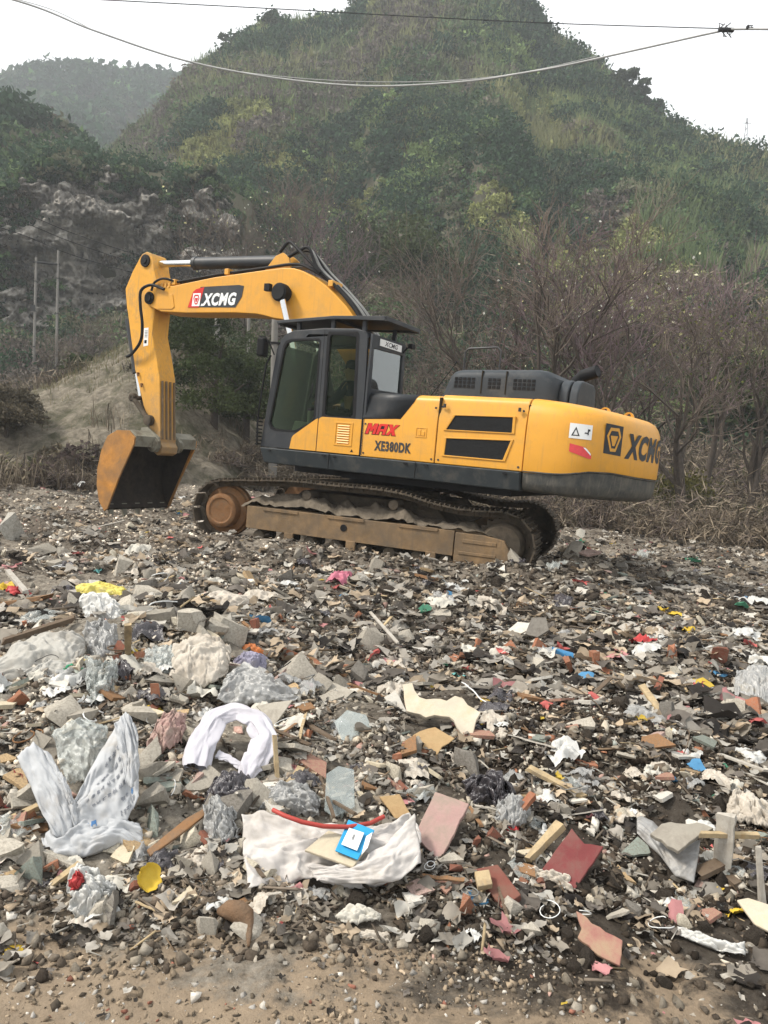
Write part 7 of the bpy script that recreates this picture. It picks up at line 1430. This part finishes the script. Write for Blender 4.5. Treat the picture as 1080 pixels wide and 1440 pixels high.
for px, py in region(170, 800, 1400, dens=right): put('clod', 'soil_clod', 'clod', 'soil clod', px, py, float(rng.choice([.02, .03, .045, .06]) * np.interp(py, [800, 1100, 1400], [1.9, 1.0, .7])), 'dark', sink=.15, group='dark soil clods')
for px, py in region(70, 800, 1320, dens=heap):
    m_, c_ = [('plastic_white', 'white'), ('plastic_black', 'black'), ('rust', 'rusty'), ('steelhose', 'grey'), ('wood_dark', 'dark brown')][rng.integers(0, 5)]; put('curl', 'wire_scrap', m_, 'wire', px, py, float(rng.uniform(.10, .24) * np.interp(py, [800, 1100, 1400], [1.6, 1.0, .5])), c_, tilt=rng.normal() * .3, sink=.06, lift=.03, group='bent wires in the rubble')
# labels that point each piece out by the larger things around it
def auto_labels():
    used = {}
    for it in sorted(ITEMS, key=lambda i: -i[3]):
        o, px, py, sp, col, cat, grp, lab = it
        if not lab:
            ds = sorted((math.hypot((px - a) * .8, (py - b) * 1.2), n, a, b) for (a, b), n in LAND); (d1, n1, a1, b1), (d2, n2, a2, b2) = ds[0], ds[1]
            size = 'large' if sp > 34 else 'small' if sp < 15 else 'medium'
            rel = 'beside' if d1 < 55 else 'behind' if py < b1 - 25 and abs(px - a1) < 120 else 'in front of' if py > b1 + 25 and abs(px - a1) < 120 else 'to the right of' if px > a1 else 'to the left of'
            opts = [f'{size} {col} {cat} {rel} the {n1}', f'{size} {col} {cat} {rel} the {n1} near the {n2}', f'{size} {col} {cat} between the {n1} and the {n2}', f'{size} {col} {cat} half sunk between the {n1} and the {n2}']
            lab = next((x for x in opts if x not in used and len(x.split()) <= 16), opts[0])
        used[lab] = used.get(lab, 0) + 1; tag(o, lab, cat, grp)
auto_labels()

# ------------------------------------------------------------------ rubbish: what nobody could count
def base_shapes(kind, n, seed):
    out = []
    for k in range(n):
        r_ = np.random.default_rng(seed + k); b = bmesh.new()
        if kind == 'stone': P = r_.uniform(-1, 1, (9, 3)) * [1, .8, .65]; P = np.sign(P) * np.abs(P) ** .75
        elif kind == 'clod': P = r_.normal(size=(16, 3)); P /= np.linalg.norm(P, axis=1)[:, None]; P *= np.array([1, .85, .7]) * r_.uniform(.7, 1.1, (16, 1))
        elif kind == 'flake': Q = r_.uniform(-1, 1, (5, 2)) ; P = np.concatenate([np.c_[Q, np.full(5, .09)], np.c_[Q, np.full(5, -.09)]])
        else: P = np.array([(x * (1 + .15 * r_.normal()), y * .09, z * .045) for x in (-1, 1) for y in (-1, 1) for z in (-1, 1)])
        vs = [b.verts.new(p) for p in P]; bmesh.ops.convex_hull(b, input=vs)
        for v in [v for v in b.verts if not v.link_faces]: b.verts.remove(v)
        bmesh.ops.triangulate(b, faces=b.faces); b.verts.index_update(); b.verts.ensure_lookup_table()
        out.append((np.array([v.co[:] for v in b.verts]), np.array([[v.index for v in f.verts] for f in b.faces]))); b.free()
    return out
def rand_rot(n, tilt=None):
    if tilt is None:
        q = rng.normal(size=(n, 4)); q /= np.linalg.norm(q, axis=1)[:, None]; w, x, y, z = q.T
        return np.stack([np.stack([1 - 2 * (y * y + z * z), 2 * (x * y - z * w), 2 * (x * z + y * w)], -1), np.stack([2 * (x * y + z * w), 1 - 2 * (x * x + z * z), 2 * (y * z - x * w)], -1), np.stack([2 * (x * z - y * w), 2 * (y * z + x * w), 1 - 2 * (x * x + y * y)], -1)], 1)
    a = rng.uniform(0, 6.283, n); ca, sa = np.cos(a), np.sin(a); Z = np.zeros(n); O = np.ones(n); Rz = np.stack([np.stack([ca, -sa, Z], -1), np.stack([sa, ca, Z], -1), np.stack([Z, Z, O], -1)], 1)
    t = rng.normal(size=n) * tilt; ct, st = np.cos(t), np.sin(t); Rx = np.stack([np.stack([O, Z, Z], -1), np.stack([Z, ct, -st], -1), np.stack([Z, st, ct], -1)], 1)
    b = rng.uniform(0, 6.283, n); cb, sb = np.cos(b), np.sin(b); R2 = np.stack([np.stack([cb, -sb, Z], -1), np.stack([sb, cb, Z], -1), np.stack([Z, Z, O], -1)], 1); return Rz @ Rx @ R2
def scatter_pos(n, r0, r1, az=52, pw=1.0):
    n = int(n * az / 36); a = np.radians(rng.uniform(-az, az, n)); r = r0 * (r1 / r0) ** (rng.uniform(0, 1, n) ** pw); return np.sin(a) * r, np.cos(a) * r, r
def keep_mask(x, y, dens, k=.92):
    z = base_z(x, y); px, py, _ = project(np.stack([x, y, z], -1)); m = rng.uniform(size=len(x)) < dens(px, py, x, y)
    for a, b, rx, ry in SPOTS: m &= ~((((px - a) / (rx * k)) ** 2 + ((py + 4 - b) / (ry * k)) ** 2 < 1) & (rng.uniform(size=len(x)) < .94))
    u = (x - EX_T[0]) * TR_R[0, 0] + (y - EX_T[1]) * TR_R[1, 0]; v = (x - EX_T[0]) * TR_R[0, 1] + (y - EX_T[1]) * TR_R[1, 1]
    m &= ~((np.abs(u) < 2.75) & (np.abs(v) < 1.66)); m &= np.hypot(x, y) < edge_r(np.degrees(np.arctan2(x, y))) + .6
    return m, px, py
def bits(name, kind, n, r0, r1, size, pal, dens, tilt=None, nb=14, mat='rubble', sink=.25, seed=0, szpow=1.6, flat=1.0, lift=0):
    x, y, r = scatter_pos(n, r0, r1); m, px, py = keep_mask(x, y, dens); x, y, r, px, py = x[m], y[m], r[m], px[m], py[m]; n = len(x)
    z = ground_z(x, y); s = (size[0] + (size[1] - size[0]) * rng.uniform(0, 1, n) ** szpow); col = pal(px, py, x, y, n); R = rand_rot(n, tilt); sh = base_shapes(kind, nb, 700 + seed); w = rng.integers(0, nb, n); Vs, Fs, Cs, o = [], [], [], 0
    for k in range(nb):
        i = np.where(w == k)[0]; bv, bf = sh[k]; sc3 = s[i][:, None] * rng.uniform(.7, 1.15, (len(i), 3)) * np.array([1, 1, flat])
        V = np.einsum('nij,nvj->nvi', R[i], bv[None] * sc3[:, None]) + np.stack([x[i], y[i], z[i] + s[i] * (sink - rng.uniform(0, .55, len(i))) + lift * rng.uniform(0, 1, len(i))], -1)[:, None]; Vs.append(V.reshape(-1, 3)); nv = len(bv)
        Fs.append((bf[None] + (np.arange(len(i)) * nv)[:, None, None] + o).reshape(-1, 3)); Cs.append(np.repeat(col[i], nv, 0)); o += len(i) * nv
    return tag(raw_mesh(name, np.concatenate(Vs), np.concatenate(Fs), M[mat], np.concatenate(Cs)), kind='stuff')
M['rubble'] = amat('rubble_bits', .92, .3, 60, .6, 110); M['litter'] = amat('litter_bits', .5, .15, 20, .2, 40, transl=.25); M['splinters'] = amat('wood_splinters', .85, .25, 30, 0)
def pick(tab, wts):
    tab = np.array(tab); wts = np.array(wts, float); return lambda n: tab[rng.choice(len(tab), n, p=wts / wts.sum())] * rng.uniform(.65, 1.3, (n, 1))
GREYS = pick([(.40, .37, .315), (.32, .29, .24), (.22, .195, .155), (.44, .39, .31), (.56, .52, .45), (.36, .235, .195), (.05, .043, .036), (.26, .28, .25)], [5, 5, 4, 4, 2, 1.4, 3, 1]); DARKS = pick([(.035, .027, .020), (.062, .048, .036), (.125, .10, .075), (.25, .215, .165), (.52, .475, .40), (.26, .12, .07)], [7, 6, 4, 1.8, .8, .35]); TANS = pick([(.30, .235, .165), (.22, .175, .125), (.14, .115, .085), (.46, .43, .38), (.33, .31, .28), (.07, .058, .045), (.22, .10, .07)], [4, 4, 3, 1.2, 2, 2.5, .3])
def zonepal(px, py, x, y, n):
    lw = smooth(720, 330, px + 60 * fbm(x * 2, y * 2, 71, 2)) * smooth(1330, 1210, py + 0 * px) + .06 * smooth(1000, 840, py); tw = smooth(1250, 1400, py - .10 * (px - 540) + 90 * fbm(x * 3, y * 3, 73, 2)); u = rng.uniform(size=n)
    lw = lw * (1 - .75 * smooth(110, 60, np.abs(px - 560) * .22 + np.abs(py - 790))); c = DARKS(n); k = u < np.clip(lw + .24 - .10 * smooth(900, 800, py) + .5 * fbm(x * 1.1, y * 1.1, 95, 3), .03, .95); c[k] = GREYS(int(k.sum())); k = rng.uniform(size=n) < tw; c[k] = TANS(int(k.sum())); return c  # fewer pale stones around the track: the machine's shadow put into their colours
full = lambda px, py, x, y: np.interp(py, [740, 800, 1250, 1340, 1440], [.7, 1, 1, .75, .42])
heapd = lambda px, py, x, y: np.interp(py, [740, 800, 1240, 1300, 1400], [.6, 1, 1, .35, .08])
clump = lambda px, py, x, y: full(px, py, x, y) * np.clip(.55 + 1.5 * fbm(x * 2.2, y * 2.2, 91, 3) + .35 * smooth(1330, 1240, py), .06, 1)
bits('rubble', 'stone', 90000, 1.6, 5.5, (.002, .016), zonepal, clump, seed=0, szpow=2.6); bits('rubble', 'stone', 9000, 1.6, 3.2, (.003, .02), lambda px, py, x, y, n: TANS(n), lambda px, py, x, y: clump(px, py, x, y) * smooth(700, 200, px) * smooth(1250, 1330, py), seed=10, szpow=2.2); bits('rubble', 'stone', 52000, 2.8, 9.5, (.005, .038), zonepal, heapd, seed=20, szpow=2.4); bits('rubble', 'stone', 56000, 7.0, 21, (.007, .05), zonepal, lambda px, py, x, y: full(px, py, x, y) * np.clip(.6 + 1.5 * fbm(x * .9, y * .9, 93, 3), .1, 1), seed=40, szpow=3.0)
bits('rubble', 'flake', 4500, 2.4, 6.5, (.010, .045), zonepal, heapd, tilt=.28, seed=60, lift=.015); bits('rubble', 'flake', 5200, 5, 19, (.02, .075), zonepal, heapd, tilt=.26, seed=70, lift=.03)
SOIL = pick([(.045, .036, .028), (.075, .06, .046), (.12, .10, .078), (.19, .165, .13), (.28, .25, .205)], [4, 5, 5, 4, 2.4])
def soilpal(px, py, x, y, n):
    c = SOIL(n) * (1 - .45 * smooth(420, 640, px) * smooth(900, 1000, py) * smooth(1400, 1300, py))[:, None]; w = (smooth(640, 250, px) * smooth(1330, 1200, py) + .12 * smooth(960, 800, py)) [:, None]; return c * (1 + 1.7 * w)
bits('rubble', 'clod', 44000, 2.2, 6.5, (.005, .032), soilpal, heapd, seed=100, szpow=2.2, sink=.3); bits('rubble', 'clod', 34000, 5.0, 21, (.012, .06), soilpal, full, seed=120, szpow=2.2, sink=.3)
WOODP = pick([(.36, .28, .17), (.18, .13, .085), (.32, .30, .26), (.08, .065, .05), (.14, .115, .09)], [1, 1.6, 3, 5, 5]); bits('wood_splinters', 'splint', 4200, 2.3, 6, (.015, .065), lambda px, py, x, y, n: WOODP(n), heapd, tilt=.35, nb=6, mat='splinters', seed=80, lift=.025); bits('wood_splinters', 'splint', 3600, 5, 19, (.04, .14), lambda px, py, x, y, n: WOODP(n), heapd, tilt=.3, nb=6, mat='splinters', seed=90, lift=.04)
def litter(n, r0, r1, size, pal, dens, szpow=1.8, lift=.015):
    x, y, r = scatter_pos(n, r0, r1); m, px, py = keep_mask(x, y, dens); x, y = x[m], y[m]; n = len(x); z = ground_z(x, y); s = size[0] + (size[1] - size[0]) * rng.uniform(0, 1, n) ** szpow; g_ = 5; u = np.linspace(-1, 1, g_); U, W = np.meshgrid(u, u, indexing='ij'); U, W = U.ravel(), W.ravel()
    a = rng.uniform(-1, 1, (n, 6)); ph = rng.uniform(0, 6.28, (n, 3)); Z = .35 * a[:, :1] * np.sin(2.2 * U + ph[:, :1]) + .35 * a[:, 1:2] * np.sin(2.6 * W + ph[:, 1:2]) + .45 * np.abs(U * a[:, 2:3] + W * a[:, 3:4] + .3 * a[:, 4:5]) + .12 * rng.normal(size=(n, g_ * g_)); X = U * (1 - .2 * np.abs(a[:, :1])) + .15 * rng.normal(size=(n, g_ * g_)); Y = W * (.35 + .5 * np.abs(a[:, 5:6])) + .12 * rng.normal(size=(n, g_ * g_))
    V = np.einsum('nij,nvj->nvi', rand_rot(n, .22), np.stack([X, Y, Z * .75], -1) * s[:, None, None]) + np.stack([x, y, z + lift * rng.uniform(.3, 1.5, n)], -1)[:, None]; i = (np.arange(g_ - 1)[:, None] * g_ + np.arange(g_ - 1)[None]).ravel(); bf = np.stack([i, i + g_, i + g_ + 1, i + 1], -1)
    F = (bf[None] + (np.arange(n) * g_ * g_)[:, None, None]).reshape(-1, 4); return tag(raw_mesh('litter', V.reshape(-1, 3), F, M['litter'], np.repeat(pal(n), g_ * g_, 0), True), kind='stuff')
LIT = pick([(.46, .44, .395), (.35, .325, .285), (.24, .215, .18), (.13, .115, .10), (.035, .031, .028), (.40, .32, .23), (.45, .12, .11), (.08, .22, .38), (.50, .36, .06), (.42, .20, .20), (.07, .22, .14)], [4, 7, 8, 7, 4, 5, .16, .10, .10, .35, .08])
litter(9500, 2.3, 6, (.006, .045), LIT, heapd, szpow=2.4); litter(15000, 4.8, 20, (.015, .11), LIT, heapd, lift=.03, szpow=2.4); litter(500, 1.7, 3, (.004, .014), LIT, full)

# ------------------------------------------------------------------ haze
HAZE = 0.0009
b_ = MB(); b_.box((0, 190, 70), (760, 520, 150)); hz = b_.build('haze', pmat('haze_tmp', (1, 1, 1)), None, 0); tag(hz, kind='stuff')
hm = bpy.data.materials.new('haze'); hm.use_nodes = True; hn = hm.node_tree.nodes; hn.remove(hn['Principled BSDF']); pv = hn.new('ShaderNodeVolumePrincipled'); pv.inputs['Color'].default_value = (.90, .95, 1.0, 1); pv.inputs['Density'].default_value = HAZE; pv.inputs['Anisotropy'].default_value = .2
hm.node_tree.links.new(pv.outputs[0], hn['Material Output'].inputs['Volume']); hz.data.materials.clear(); hz.data.materials.append(hm)
